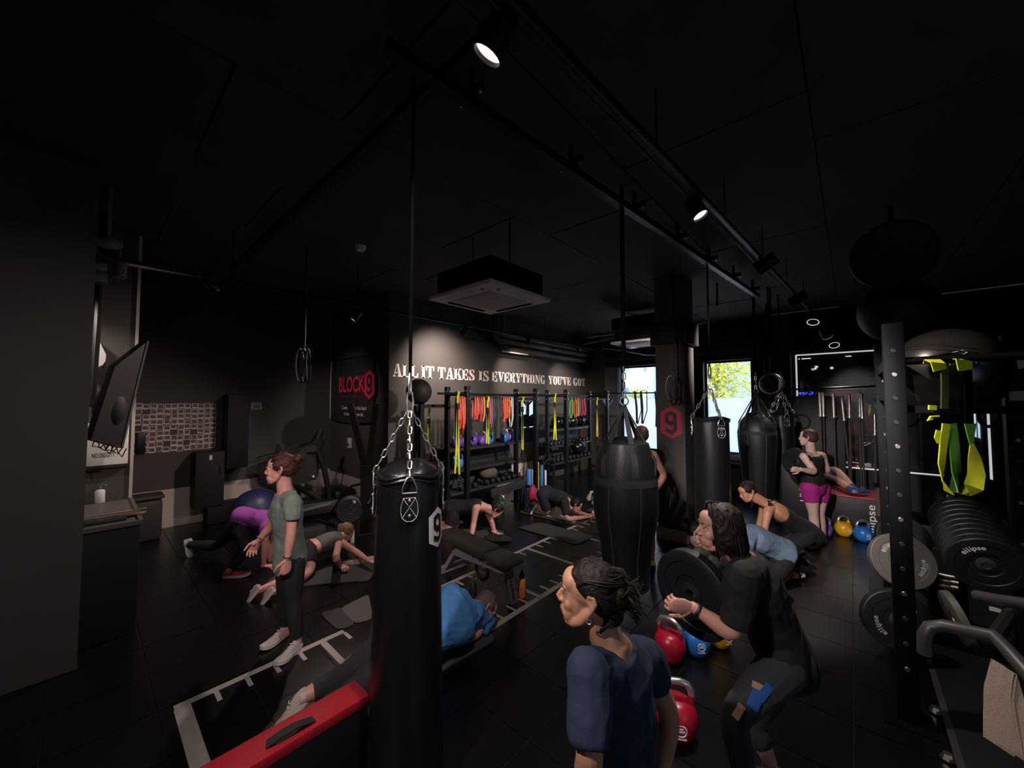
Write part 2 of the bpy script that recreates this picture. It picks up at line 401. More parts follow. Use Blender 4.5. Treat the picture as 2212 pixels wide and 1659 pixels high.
# ---------------------------------------------------------------- lane markings on the floor
fm = thing('floor_marking', 'pale tape ruler ladder marked along the black floor', 'floor marking', (-3.0, 3.0, 0))
LX0, LX1 = -3.5, -2.53
def tape(nm, x0_, x1_, y0_, y1_): obj(nm, B().bb((x0_, y0_, .0003), (x1_, y1_, .0022)), m_tape, fm)
tape('long_line', LX0 - .028, LX0 + .028, .46, 1.62); tape('long_line', LX0 - .028, LX0 + .028, 2.35, 8.2)
tape('long_line', LX1 - .03, LX1 + .03, .46, 5.6)
ys = [.5 + .93 * k for k in range(8)]
for k, y in enumerate(ys):
    if k == 2: continue
    tape('cross_line', LX0 + .029, LX1 - .031, y - (.045 if k == 0 else .025), y + (.045 if k == 0 else .025))
for k in range(7):
    for q in range(1, 5):
        y = ys[k] + .186 * q
        if 1.62 < y < 2.35: continue
        tape('tick', LX0 + .029, LX0 + .15, y - .015, y + .015)
        if y < 5.5: tape('tick', LX1 - .15, LX1 - .031, y - .015, y + .015)
# ================================================================ LETTERING HELPERS
def fontmesh(s, bold=0.0, name='lettering'):
    cu = bpy.data.curves.new(name, 'FONT'); cu.body = s; cu.size = 1; cu.extrude = 0; cu.offset = bold; cu.resolution_u = 3
    o = bpy.data.objects.new('tmp', cu); C.objects.link(o); dg = bpy.context.evaluated_depsgraph_get()
    me = bpy.data.meshes.new_from_object(o.evaluated_get(dg)); bpy.data.objects.remove(o); bpy.data.curves.remove(cu); return me
def text(s, O, U, Vv, h, mt, parent, name='lettering', bold=.012, center=False, width=None, local=False):
    me = fontmesh(s, bold, name); U = V(U).normalized(); Vv = V(Vv).normalized(); N = U.cross(Vv)
    xs = [v.co.x for v in me.vertices]; w0, w1 = min(xs), max(xs); k = h / .72; kx = k if width is None else width / (w1 - w0)
    off = (w0 + w1) / 2 if center else w0
    Mt = Matrix.Translation(V(O)) @ Matrix((U, Vv, N)).transposed().to_4x4() @ Matrix.Diagonal((kx, k, 1, 1)) @ Matrix.Translation((-off, 0, 0))
    me.transform(Mt); me.materials.clear(); me.materials.append(mt); me.name = name
    return link(name, me, parent, local)
NINE = [[(-.01, .355), (-.176, .275), (-.085, .21), (-.01, .24)], [(-.01, .355), (-.01, .24), (.055, .21), (.165, .265)],
        [(-.176, .275), (-.176, .01), (-.085, .085), (-.085, .21)], [(-.176, .01), (-.02, -.10), (-.02, .035), (-.085, .085)],
        [(-.02, .035), (-.02, -.10), (.065, -.065), (.065, .075)], [(.055, .21), (.065, .075), (.065, -.065), (.07, -.19), (.172, -.245), (.165, .265)],
        [(.07, -.19), (.172, -.245), (.01, -.35), (0, -.235)], [(0, -.235), (.01, -.35), (-.176, -.265), (-.176, -.165)]]
HEXA = [(0, .5), (-.325, .31), (-.325, -.31), (0, -.5), (.325, -.31), (.325, .31)]
def logo9(O, U, Vv, h, parent, mh, m9, wrap=None):
    O, U, Vv = V(O), V(U).normalized(), V(Vv).normalized(); N = U.cross(Vv)
    b = B(); 
    for poly, e, key in [(HEXA, .002, 0)]:
        b.prism([(x * h, y * h) for x, y in poly], O + N * .001, U, Vv, .003)
    a = obj('hexagon', b, mh, parent)
    b = B()
    for poly in NINE: b.prism([(x * h, y * h) for x, y in poly], O + N * .004, U, Vv, .002)
    obj('numeral', b, m9, a)

csg = thing('column_sign', 'red hexagon sign with dark 9 on the grey column', 'sign', oY(1450, 912, CY0)); logo9(oY(1450, 913, CY0 - .001), XX, UP, oY(1450, 877, CY0).z - oY(1450, 948, CY0).z, csg, m_red9, mat('dark numeral', (.035, .03, .028), .7))

# stencil slab capitals, unit height
def _r(a, b, c, d): return [(a, b), (c, b), (c, d), (a, d)]
_st = [_r(.07, 0, .35, 1), _r(0, 0, .42, .09), _r(0, .91, .42, 1)]
_bowl = [(.4, 1), (.2, .95), (.05, .75), (0, .5), (.05, .25), (.2, .05), (.4, 0), (.4, .1), (.32, .2), (.3, .5), (.32, .8), (.4, .9)]
GL = {
 'I': (.5, _st), 'L': (.9, _st + [[(.40, 0), (.78, 0), (.83, .36), (.74, .36), (.62, .1), (.40, .1)]]),
 'A': (1.0, [[(.10, .09), (.2, .09), (.43, .9), (.40, 1)], [(.43, 1), (.60, 1), (.88, .09), (.58, .09)], _r(.27, .27, .5, .35), _r(0, 0, .32, .09), _r(.5, 0, .97, .09)]),
 'T': (.96, [_r(.31, 0, .59, 1), _r(.22, 0, .68, .09), [(0, .62), (.08, .62), (.14, .9), (.27, .9), (.27, 1), (0, 1)], [(.63, .9), (.76, .9), (.82, .62), (.9, .62), (.9, 1), (.63, 1)]]),
 'K': (1.04, _st + [[(.40, .44), (.49, .44), (.79, .91), (.68, .91)], _r(.6, .91, .92, 1), [(.47, .53), (.6, .7), (.94, .09), (.64, .09)], _r(.56, 0, 1.0, .09)]),
 'E': (.92, _st + [[(.39, .9), (.64, .9), (.72, .68), (.8, .68), (.8, 1), (.39, 1)], _r(.39, .46, .58, .54), _r(.56, .34, .64, .66), [(.39, 0), (.8, 0), (.85, .34), (.76, .34), (.66, .1), (.39, .1)]]),
 'S': (.86, [[(.32, 1), (.12, .93), (.04, .74), (.1, .57), (.5, .3), (.54, .18), (.44, .1), (.46, 0), (.7, .06), (.79, .26), (.7, .46), (.3, .7), (.26, .82), (.34, .9)],
             [(.4, .9), (.54, .88), (.62, .68), (.7, .68), (.7, 1), (.62, 1), (.58, .97), (.4, 1)], [(.38, .1), (.24, .12), (.14, .34), (.06, .34), (.06, 0), (.14, 0), (.2, .03), (.38, 0)]]),
 'V': (.96, [[(.08, .92), (.38, .92), (.56, .25), (.47, 0), (.41, 0)], [(.51, .04), (.59, .24), (.81, .92), (.71, .92)][::1], _r(0, .91, .46, 1), _r(.6, .91, .92, 1)]),
 'Y': (.98, [[(.08, .92), (.38, .92), (.55, .52), (.36, .43)], _r(.33, 0, .6, .41), [(.56, .43), (.63, .5), (.83, .92), (.73, .92)], _r(0, .91, .46, 1), _r(.62, .91, .94, 1), _r(.24, 0, .7, .09)]),
 'R': (.96, _st + [[(.39, 1), (.39, .91), (.5, .91), (.56, .82), (.56, .7), (.5, .58), (.39, .58), (.39, .5), (.55, .5), (.72, .56), (.82, .72), (.8, .9), (.6, 1)], [(.45, .46), (.52, .34), (.52, .1), (.6, 0), (.9, 0), (.86, .09), (.76, .14), (.74, .36), (.62, .46)]]),
 'H': (1.06, _st + [[(x + .56, y) for x, y in p] for p in _st] + [_r(.37, .46, .61, .54)]),
 'N': (1.0, [_r(.1, 0, .2, .82), _r(0, 0, .3, .09), [(.02, 1), (.34, 1), (.82, 0), (.66, 0)], _r(.74, .22, .84, 1), _r(.62, .91, .94, 1)]),
 'G': (.98, [_bowl, [(.46, .9), (.58, .86), (.68, .66), (.76, .66), (.76, 1), (.68, 1), (.62, .97), (.46, 1)], [(.46, .1), (.56, .14), (.56, .36), (.5, .36), (.5, .44), (.9, .44), (.9, .36), (.82, .36), (.82, 0), (.74, 0), (.62, .04), (.46, 0)]]),
 'O': (.92, [_bowl, [(.86 - x, y) for x, y in _bowl][::-1]]),
 'U': (.92, [_r(.07, .19, .35, .92), _r(0, .91, .42, 1), [(.07, .2), (.2, .04), (.4, 0), (.4, .1), (.35, .2)], _r(.66, .19, .76, .92), _r(.56, .91, .86, 1), [(.46, 0), (.68, .06), (.76, .2), (.66, .2), (.46, .1)]]),
 "'": (.24, [[(.04, .62), (.1, .62), (.18, 1), (-.04, 1)]]),
}
sg = thing('wall_lettering', 'white stencil capitals reading ALL IT TAKES IS EVERYTHING YOU\'VE GOT on grey wall', 'lettering', (XT, 7, 2.6))
for wd, p0, p1 in (('ALL', 848, 903), ('IT', 910, 937), ('TAKES', 945.5, 1025), ('IS', 1034, 1056), ('EVERYTHING', 1062, 1177), ("YOU'VE", 1184, 1233), ('GOT', 1238, 1264)):
    ya = oX(p0, 810, XT).y; yb = oX(p1, 820, XT).y; tw = sum(GL[c][0] for c in wd) - .08; k = (yb - ya) / tw; x = 0
    for ch in wd:
        adv, ps = GL[ch]; b = B()
        for p in ps: b.prism([((x + q) * k, r * .235) for q, r in p], (XT + .001, ya, 2.52), YY, UP, .004)
        obj('letter', b, m_paint, sg); x += adv

# ================================================================ STORAGE RIG ALONG THE LETTERED WALL
RX, RB = -4.75, -5.27
RY = [4.2, 6.02, 7.12, 9.02]
rig = thing('storage_rig', 'black bolted steel training rig along the lettered wall', 'rig', (-5.0, 6.6, 0))
bolts = B()
for y in RY:
    for x in (RX, RB):
        p = B(); p.box((x, y, 1.165), (.075, .075, 2.33), None, .004)
        p.box((x, y, .008), (.16, .16, .016))
        obj('post', p, m_steel, rig)
        h = B()
        for k in range(26): h.cyl((x - .04, y, .2 + .08 * k), (x + .04, y, .2 + .08 * k), .011, n=6)
        for z in (2.12, 2.25):
            bolts.cyl((x + .036, y + .012, z), (x + .055, y + .012, z), .016, n=6); bolts.cyl((x + .012, y - .036, z), (x + .012, y - .055, z), .016, n=6)
    o = obj('strut', B().bar((RX, y, 2.2), (RB, y, 2.2), .06, .06), m_steel, rig)
    obj('strut', B().bar((RX, y, .35), (RB, y, .35), .05, .05), m_steel, rig)
for k in range(3):
    a, b_ = RY[k], RY[k + 1]
    z = 2.12 if k != 1 else 2.2
    obj('pull_up_bar', B().cyl((RX, a, z), (RX, b_, z), .017, n=10), m_steel, rig)
    obj('rear_beam', B().bar((RB, a, 2.2), (RB, b_, 2.2), .05), m_steel, rig)
obj('pull_up_bar', B().cyl((RX, 3.6, 2.2), (RX, 4.2, 2.2), .017, n=10), m_steel, rig)
obj('rear_beam', B().bar((RB, 3.62, 2.0), (RB, 4.2, 2.0), .05), m_steel, rig)
obj('post', B().box((RB, 3.66, 1.16), (.07, .07, 2.32)), m_steel, rig); obj('post', B().box((-5.75, 3.9, 1.0), (.07, .07, 2.0)), m_steel, rig)
g_ = B()
for y in (8.94,): g_.prism([(0, 0), (.2, 0), (0, -.2)], (RX + .01, y, 2.12), -YY, UP, .008)
g_.bar((RX, 9.06, 1.95), (RX, 9.3, 2.12), .04); obj('gusset', g_, m_steel, rig)
obj('bolt', bolts, m_chrome, rig, kind='stuff')
# shelves of the rig
def shelf(z, y0, y1, x=-5.45, d=.36, lip=.05, tilt=.0):
    b = B(); b.box((x, (y0 + y1) / 2, z - .006), (d, y1 - y0, .012)); b.box((x + d / 2, (y0 + y1) / 2, z - .02), (.012, y1 - y0, lip))
    b.box((x - d / 2, (y0 + y1) / 2, z + .02), (.012, y1 - y0, .08)); obj('shelf', b, m_steel2, rig)
shelf(1.225, 4.24, 6.28); shelf(.845, 4.24, 6.28); shelf(.47, 4.24, 6.28, x=-5.40)
shelf(1.40, 7.16, 9.0); shelf(1.02, 7.16, 9.0, x=-5.42); shelf(.62, 7.16, 9.0, x=-5.38)
obj('back_panel', B().bb((-5.68, 4.3, .86), (-5.66, 6.25, 1.19)), m_dark, rig)
obj('back_panel', B().bb((-5.68, 7.2, .3), (-5.66, 9.0, 1.36)), mat('blue grey panel', (.035, .04, .05), .6), rig)
obj('back_panel', B().bb((-5.62, 4.3, .3), (-5.60, 6.25, .82)), mat('grey panel', (.04, .038, .036), .7), rig)

# ================================================================ KETTLEBELLS
KM = {n: mat(n + ' enamel', c, .33, bump=(50, .04), var=.08) for n, c in dict(purple=(.21, .08, .50), blue=(.075, .25, .62), red=(.32, .006, .025), yellow=(.72, .36, .012), green=(.012, .10, .05), bluefloor=(.02, .17, .55)).items()}
m_print = mat('white stamped print', (.7, .7, .72), .5)
KB = {}
def make_kettlebell(colr):
    t = thing('kettlebell', 'x', 'kettlebell')
    b = B(); prof = [(0, 0), (.052, 0), (.072, .01), (.096, .055), (.105, .1), (.098, .145), (.078, .175), (.05, .19), (0, .195)]
    b.lathe(prof, (0, 0, 0), UP, 22)
    for s in (-1, 1): b.tube([(s * .062, 0, .155), (s * .072, 0, .19), (s * .075, 0, .215)], [.028, .02, .018], 8)
    obj('body', b, KM[colr], t, local=True)
    hp = [(-.075, 0, .205), (-.073, 0, .235), (-.055, 0, .264), (-.02, 0, .275), (.02, 0, .275), (.055, 0, .264), (.073, 0, .235), (.075, 0, .205)]
    h = obj('handle', B().tube(hp, .0175, 10), m_chrome, t, local=True)
    l = B(); l.torus((0, -.0995, .1), (0, -1, .04), .026, .0035, 18, 4); l.box((0, -.1035, .1), (.034, .003, .008)); l.box((0, -.1035, .112), (.02, .003, .006)); l.box((0, -.097, .06), (.05, .006, .006))
    obj('emblem', l, m_print, t, local=True)
    KB[colr] = t; return t
KBN = {}
def kettlebell(colr, loc, rz, label, group, s=1.0):
    if colr not in KB:
        t = make_kettlebell(colr); t.location = loc; t.rotation_euler = (0, 0, rz); t.scale = (s, s, s); t['label'] = label; t['group'] = group; return t
    return dup(KB[colr], loc, rz, label, group, scale=s)
GS = 'kettlebells on the rig shelves'
for px, col, lab in ((987, 'purple', 'first purple kettlebell from the left on the upper rig shelf'), (1003, 'purple', 'second purple kettlebell from the left on the upper rig shelf'),
                     (1026, 'purple', 'purple kettlebell half hidden behind the rig post on upper shelf'), (1040, 'purple', 'purple kettlebell just left of a blue one on upper rig shelf'),
                     (1056, 'blue', 'blue kettlebell under the bunched yellow strap on upper rig shelf'), (1089, 'blue', 'blue kettlebell near the right end of the upper rig shelf'), (1105, 'purple', 'purple kettlebell at the right end of the upper rig shelf')):
    p = oX(px, 955, -5.43); kettlebell(col, (-5.43 - (.06 if px in (1003, 1026, 1105) else 0), p.y, 1.226), pi / 2 - .7 + random.uniform(-.3, .3), lab, GS, .93)
p = oX(989, 1010, -5.43); kettlebell('blue', (-5.43, p.y, .846), .8, 'blue kettlebell alone on the second rig shelf', GS, 1.0)
GF = 'kettlebells standing on the gym floor'
kettlebell('red', G(1447, 1424), .9 + 2.2, 'red kettlebell beside a blue one between the two front women', GF, 1.16)
kettlebell('bluefloor', G(1503, 1410), .7, 'blue kettlebell between a red and a yellow one on the floor', GF, 1.13)
kettlebell('yellow', G(1553, 1392), 1.0, 'yellow kettlebell under the elbow of the woman in black', GF, 1.13)
kettlebell('red', G(1462, 1588), .55, 'red kettlebell on the floor behind the navy shirt elbow', GF, 1.2)
kettlebell('yellow', G(1823, 1157), .75, 'yellow kettlebell in front of the padded black box', GF, 1.08)
kettlebell('bluefloor', G(1865, 1169), .6, 'blue kettlebell in front of the padded black box', GF, 1.08)
kettlebell('purple', G(1780, 1158), .4, 'purple kettlebell behind the ankles of the pink shorts woman', GF, 1.05)
kettlebell('green', G(1533, 1325), .9, 'dark green kettlebell behind the held weight plate', GF, 1.2)
kettlebell('green', G(1080, 1103), .4, 'dark green kettlebell under the low rig shelf', GF, 1.05)

# ================================================================ DUMBBELLS, MED BALLS
db0 = None; DBL = []
def dumbbell(loc, rz, label, group, s=1.0):
    global db0
    if db0 is None:
        db0 = thing('dumbbell', label, 'dumbbell', (0, 0, 0), 0, group); 
        for sx in (-1, 1): obj('head', B().lathe([(0, -.04), (.045, -.04), (.056, -.03), (.056, .03), (.045, .04), (0, .04)], (sx * .105, 0, .056), XX, 8), m_rub, db0, local=True)
        for sx in (-1, 1): obj('end_cap', B().cyl((sx * .145, 0, .056), (sx * .149, 0, .056), .03, n=12), m_dull, db0, local=True)
        obj('handle', B().cyl((-.07, 0, .056), (.07, 0, .056), .016, n=8), m_chrome, db0, local=True)
        db0.location = loc; db0.rotation_euler = (0, 0, rz); db0.scale = (s,) * 3; return db0
    return dup(db0, loc, rz, label, group, scale=s)
ORD = ['first', 'second', 'third', 'fourth', 'fifth', 'sixth', 'seventh', 'eighth', 'ninth', 'tenth', 'eleventh', 'twelfth']
for k in range(11):
    y = 4.52 + .155 * k
    if k == 3: continue
    dumbbell((-5.36, y, .472), .05, f'black dumbbell, {ORD[k if k < 3 else k - 1]} from the left on the low rig shelf', 'dumbbells on the low rig shelf')
for k in range(11):
    dumbbell((-5.38, 7.27 + .16 * k, 1.022), 0, f'small dumbbell, {ORD[k]} from the left under the medicine balls', 'dumbbells under the medicine balls', .85)
for k in range(10):
    dumbbell((-5.34, 7.27 + .175 * k, .622), 0, f'grey black dumbbell, {ORD[k]} from the left on lowest right shelf', 'dumbbells on the lowest right shelf', 1.1)
m_ball = mat('shiny black medicine ball', (.012, .012, .013), .24, bump=(30, .05))
mb0 = None
def medball(loc, label, r=.165):
    global mb0
    if mb0 is None:
        mb0 = thing('medicine_ball', label, 'ball', loc, .6, 'medicine balls on the rig')
        b = B().ell((0, 0, .165), .165, n=24, m=16); obj('shell', b, m_ball, mb0, local=True)
        s = B(); s.torus((0, 0, .165), UP, .1655, .003, 28, 4); s.torus((0, 0, .165), XX, .1655, .003, 28, 4); obj('seam', s, m_dark, mb0, local=True)
        obj('print', B().prism([(-.03, -.012), (.03, -.012), (.03, .012), (-.03, .012)], (.03, -.164, .18), XX, UP, -.004), m_print, mb0, local=True)
        mb0.scale = (r / .165,) * 3; return mb0
    return dup(mb0, loc, random.uniform(.2, 1.4), label, 'medicine balls on the rig', scale=r / .165)
for k, px in enumerate((1203, 1220, 1236, 1253, 1264)):
    y = oX(px, 930, -5.45).y; medball((-5.45 - (.03 if k == 4 else 0), y, 1.402), f'shiny black medicine ball, {ORD[k]} from the left on the rig shelf', .150 if k < 4 else .145)
medball((-5.20, 8.34, .74), 'largest shiny black ball resting on the lowest dumbbells', .185)

# ================================================================ BANDS HANGING FROM THE BARS
BC = {n: mat(n + ' rubber band', c, .5, var=.1) for n, c in dict(orange=(.78, .13, .02), coral=(.72, .06, .05), red=(.42, .012, .05), amber=(.75, .32, .03), grey=(.05, .05, .05), silver=(.16, .15, .15), pink=(.75, .05, .22), lime=(.14, .60, .05), black=(.012, .012, .012), white=(.6, .6, .6)).items()}
def band(y, x, z, L, w_, colr, label, group, tw=.3, off=.0):
    b = B(); s = off
    for sg_ in (-1, 1):
        b.ribbon([V((x + sg_ * .019, y, z - .005)), V((x + sg_ * .021, y + sg_ * .012 + s * .2, z - L * .3)), V((x + sg_ * .026, y + sg_ * .014 + s * .6, z - L * .7)), V((x + sg_ * .01, y + s, z - L))], w_, .005, (.25, 1, 0))
    b.ribbon([V((x + .019 * cos(a), y, z - .005 + .021 * sin(a))) for a in [pi * k / 6 for k in range(7)]], w_, .004, YY)
    return single('resistance_band', b, BC[colr], label, 'band', group)
def bunch(pxs, cols, z, zl, where, group, x=RX, w_=.028):
    cnt = {}
    for k, px in enumerate(pxs):
        c = cols[k % len(cols)]; cnt[c] = cnt.get(c, 0) + 1; y = oX(px, 880, x).y
        L = zl * random.uniform(.86, 1.05)
        band(y, x, z, L, w_, c, f'{ORD[cnt[c] - 1]} {c} resistance band {where}', group, off=random.uniform(-.03, .03))
bunch((987, 992, 997, 1002, 1007), ('orange', 'coral', 'orange', 'coral', 'amber'), 2.137, .53, 'in the bunch left of the second rig post', 'bands left of the second post')
bunch((1025, 1030, 1034, 1039, 1044), ('coral', 'orange', 'red', 'coral', 'amber'), 2.137, .40, 'in the bunch just right of the second rig post', 'bands right of the second post')
bunch((1056, 1061, 1066, 1071, 1075, 1080), ('pink', 'silver', 'grey', 'black', 'grey', 'grey'), 2.137, .50, 'in the dark bunch mid bar', 'grey bands mid bar')
bunch((1086, 1090, 1094, 1098), ('coral', 'orange', 'orange', 'orange'), 2.137, .44, 'in the bunch at the right end of the long bar', 'orange bands by the mirror')
bunch((1103, 1106), ('white', 'white'), 2.137, .55, 'beside the wall mirror', 'white bands by the mirror', w_=.02)
bunch((1234, 1242, 1247, 1251, 1256, 1261), ('lime', 'orange', 'amber', 'silver', 'red', 'pink'), 2.137, .44, 'above the medicine balls', 'bands above the medicine balls')
b = B(); b.ribbon([oX(1006, 905, -5.0), oX(1001, 925, -5.05), oX(990, 948, -5.2)], .03, .01, YY); b.ribbon([oX(1002, 922, -5.06), oX(999, 938, -5.1)], .03, .01, YY)
single('resistance_band', b, BC['red'], 'dark red band trailing down onto the purple kettlebells', 'band')

# suspension trainers
def suspension(top, L, label, group='yellow suspension trainers on the rig', sp=.05, handles=True, twist=.0, bunchup=False, side=YY):
    t = thing('suspension_trainer', label, 'suspension trainer', top, 0, group); T = V(top); b = B(); S = V(side)
    b.ribbon([T + UP * .03 - S.cross(UP) * .03, T + UP * .045, T + UP * .03 + S.cross(UP) * .03, T - UP * .05, T - UP * .16], .045, .005, side)
    b.ribbon([T - UP * .24, T - UP * (L * .6) + S * sp * .3, T - UP * (L * .96) + S * sp * .8], [.04, .045, .03], .006, side)
    b.ribbon([T - UP * .24, T - UP * (L * .6) - S * sp * .3, T - UP * (L * .94) - S * sp], [.04, .045, .03], .006, side)
    obj('strap', b, m_yel, t)
    obj('buckle', B().box(T - UP * .2, (.03, .05, .1), None, .005), m_nylon, t)
    if handles:
        for s_ in (-1, 1):
            q = T - UP * (L * .95) + S * sp * .9 * s_
            hb = B(); hb.ribbon([q, q - UP * .1 + S * .04 * s_, q - UP * .2 + S * .05], .025, .005, side); hb.ribbon([q, q - UP * .1 - S * .03, q - UP * .2 - S * .05], .025, .005, side)
            hb.cyl(q - UP * .2 - S * .06, q - UP * .2 + S * .06, .016, n=8); obj('handle', hb, m_nylon, t)
    return t
def on_bar(px, z, x=RX): return V((x, oX(px, 860, x).y, z))
suspension((RX + .02, RY[0] - .22, 2.2), 1.35, 'long yellow suspension strap beside the first rig post', sp=.05)
suspension(on_bar(1051, 2.12) + XX * .03, .82, 'bunched yellow suspension strap above the blue kettlebell', sp=.03, handles=False)
suspension(on_bar(1127, 2.12) + XX * .02, 1.02, 'yellow suspension strap hanging in front of the wall mirror', sp=.015)
suspension(on_bar(1197, 2.2) + XX * .02, 1.0, 'yellow suspension strap left of the medicine balls', sp=.05)
suspension(on_bar(1288, 2.12) + XX * .02, .98, 'yellow suspension strap at the right end of the rig', sp=.04)
suspension((-5.3, 3.68, 1.95), .95, 'yellow suspension strap behind the bag chains left', sp=.05)
suspension((-5.6, 4.05, 1.93), .75, 'tangled yellow suspension strap behind the bag chains right', sp=.10)
# dark straps in front of the left window
for k, (px, py0, py1, wd) in enumerate(((1371, 845, 915, .05), (1385, 845, 915, .045), (1415, 845, 922, .03))):
    a, b_ = oY(px, py0, 8.9), oY(px + (2 if k else 5), py1, 8.9)
    bb_ = B(); bb_.ribbon([a, a.lerp(b_, .5) + XX * .02, b_], wd, .01, XX); bb_.ribbon([a + XX * .14, a.lerp(b_, .6) + XX * .13, b_ + XX * .02 - UP * .01], .02, .01, XX)
    single('hanging_strap', bb_, m_nylon, f'{ORD[k]} dark strap from the left hanging before the left window', 'strap', 'dark straps before the left window')
single('window_bar', B().cyl((-5.3, 8.9, 2.27), (-2.3, 8.9, 2.27), .016, n=8), m_steel, 'thin black pull up bar across the left window', 'bar')
# big dark gym ball and red bottle behind the chain, odds on the low shelves
b = B(); c = oX(905, 846, -5.35); b.ell(c, .21, n=24, m=16); b.torus(c, (1, -.4, 0), .211, .004, 30, 4); single('slam_ball', b, mat('dusty black slam ball', (.02, .02, .02), .65), 'dull black round ball on the rig end behind the chains', 'ball')
m_pinkred = mat('bright red plastic', (.45, .02, .05), .4)
def bottle(loc, r, h, m, mcap, label, cap=.22, neck=.6, name='water_bottle'):
    t = thing(name, label, 'bottle', loc); x, y, z = loc
    hb = h * (1 - cap)
    obj('body', B().lathe([(0, 0), (r * .92, 0), (r, .008), (r, hb * .9), (r * neck * 1.1, hb), (0, hb)], loc, UP, 18), m, t)
    cb = B().lathe([(0, 0), (r * neck, 0), (r * neck, h * cap * .6), (r * neck * .6, h * cap * .72), (r * neck * .5, h * cap), (0, h * cap)], (x, y, z + hb), UP, 14)
    cb.torus((x, y, z + h - .01), XX, r * .45, .006, 12, 6); obj('cap', cb, mcap, t); return t
bottle(oX(911, 992, -5.5), .055, .34, m_pinkred, m_white, 'red shaker bottle with white lid behind the front bag')
struct('trim_6', B().bb((XT, 6.3, .02), (XT + .012, 9.0, .55)), m_dado)
# mirror on the lettered wall between the rig bays
m_mirror = mat('mirror', (.80, .83, .85), .015, metal=1.0, var=0)
mr = thing('wall_mirror', 'tall narrow mirror on the lettered wall behind a yellow strap', 'mirror', (XT, 7.1, 1.0))
obj('glass', B().bb((XT + .001, 6.62, 1.06), (XT + .012, 7.62, 2.06)), m_mirror, mr)
# bags, boxes and cloths on and under the rig
def sack(c, r, label, m, name='gym_bag', cat='bag'):
    b = B(); b.ell(c, r, n=18, m=12)
    for p in b.v:
        n = noise.noise(p * 9) * .12; p.x = c[0] + (p.x - c[0]) * (1 + n); p.z = max(c[2] - r[2] * .8, c[2] + (p.z - c[2]) * (1 + n))
    return single(name, b, m, label, cat)
sack(V((-5.42, 5.35, .66)), (.14, .22, .12), 'beige cloth bag with red items on the dumbbell shelf', mat('beige cotton', (.12, .095, .08), .9, bump=(40, .4)), 'tote_bag')
sack(V((-5.42, 5.36, .77)), (.07, .12, .05), 'red folded cloth sticking out of the beige bag', m_pinkred, 'folded_cloth', 'cloth')
sack(V((-4.78, 5.98, .22)), (.1, .13, .20), 'bright red pink bag on the floor at the rig post', mat('red pink nylon', (.30, .015, .06), .6), 'duffel_bag')
sack(V((-5.1, 4.5, .24)), (.16, .2, .1), 'crumpled pale paper bag under the low rig shelf', mat('pale paper', (.28, .24, .2), .9, bump=(30, .5)), 'paper_bag')
bt = thing('step_platform', 'grey aerobic step leaning under the low rig shelf', 'step', (-5.2, 5.5, .3))
obj('deck', B().bar((-5.05, 5.05, .36), (-5.05, 6.05, .40), .08, .16, None, .03), m_steel2, bt); obj('foot', B().box((-5.05, 5.15, .17), (.1, .1, .34), None, .02), m_dark, bt); obj('foot', B().box((-5.05, 5.95, .17), (.1, .1, .34), None, .02), m_dark, bt)
BLU = mat('blue foam', (.05, .16, .45), .6)
for k, (y, h, m, lab) in enumerate(((6.35, .62, BLU, 'blue foam roller standing by the third rig post'), (6.47, .6, m_white, 'white foam roller standing by the blue one'), (6.62, .74, mat('yellow plastic tube', (.55, .5, .03), .5), 'yellow tube standing among the rollers'), (6.76, .66, BLU, 'second blue foam roller further right'), (6.9, .52, mat('pale blue plastic', (.45, .55, .65), .5), 'pale blue roller beside the mirror foot'))):
    t = thing('foam_roller', lab, 'roller', (-5.2, y, 0), 0, 'rollers standing by the rig')
    obj('body', B().lathe([(.02, 0), (.05, 0), (.055, .01), (.055, h - .01), (.05, h), (.02, h), (.02, h - .1)], (-5.2 + .05 * (k % 2), y, 0), UP, 14), m, t)
ar = B(); ar.tube([(-4.98, 6.6, 0), (-4.98, 6.6, .72), (-4.98, 6.7, .8), (-4.98, 6.9, .8), (-4.98, 6.98, .72), (-4.98, 6.98, 0)], .018, 8)
single('roller_rack', ar, m_steel, 'black hoop frame holding the foam rollers', 'rack')
ar = B(); ar.tube([(-5.3, 7.0, 0), (-5.3, 7.0, .75), (-5.3, 7.08, .84), (-5.3, 7.3, .84), (-5.3, 7.4, .74), (-5.3, 7.4, 0)], .02, 8)
single('hoop_rack', ar, m_steel, 'black hoop rack beside the lowest right shelf', 'rack')
# ================================================================ LEFT CORNER: counter, screen, photo wall
ct = thing('reception_counter', 'black counter with grey top against the left nook wall', 'counter', (-5.48, .1, 0))
obj('body', B().bb((-6.09, -1.3, 0), (-4.90, .36, .965), .006), m_blk2, ct)
m_top = mat('worn grey counter top', (.085, .075, .068), .5, vs=8, var=.25)
tp = B(); tp.bb((-6.09, -1.32, .967), (-4.87, .38, .99)); tp.bb((-6.09, .35, .99), (-4.87, .38, 1.005)); tp.bb((-4.9, -1.32, .99), (-4.87, .35, 1.005)); obj('worktop', tp, m_top, ct)
p = G(215, 1086, .991); sd = thing('soap_dispenser', 'white pump soap dispenser on the counter', 'dispenser', p)
obj('body', B().lathe([(0, 0), (.036, 0), (.04, .006), (.04, .12), (.034, .135), (.014, .14), (0, .14)], p, UP, 18), m_white, sd)
pb = B().cyl(p + UP * .14, p + UP * .19, .008, n=10); pb.tube([p + UP * .19, p + UP * .195 + CR * .02, p + UP * .19 + CR * .065], .009, 8); obj('pump', pb, m_chrome, sd)
bottle(G(241, 1081, .991), .028, .115, mat('clear blue plastic', (.35, .4, .5), .25), mat('dark blue cap', (.02, .03, .25), .4), 'small bottle with blue cap beside the soap dispenser', .25, .7)
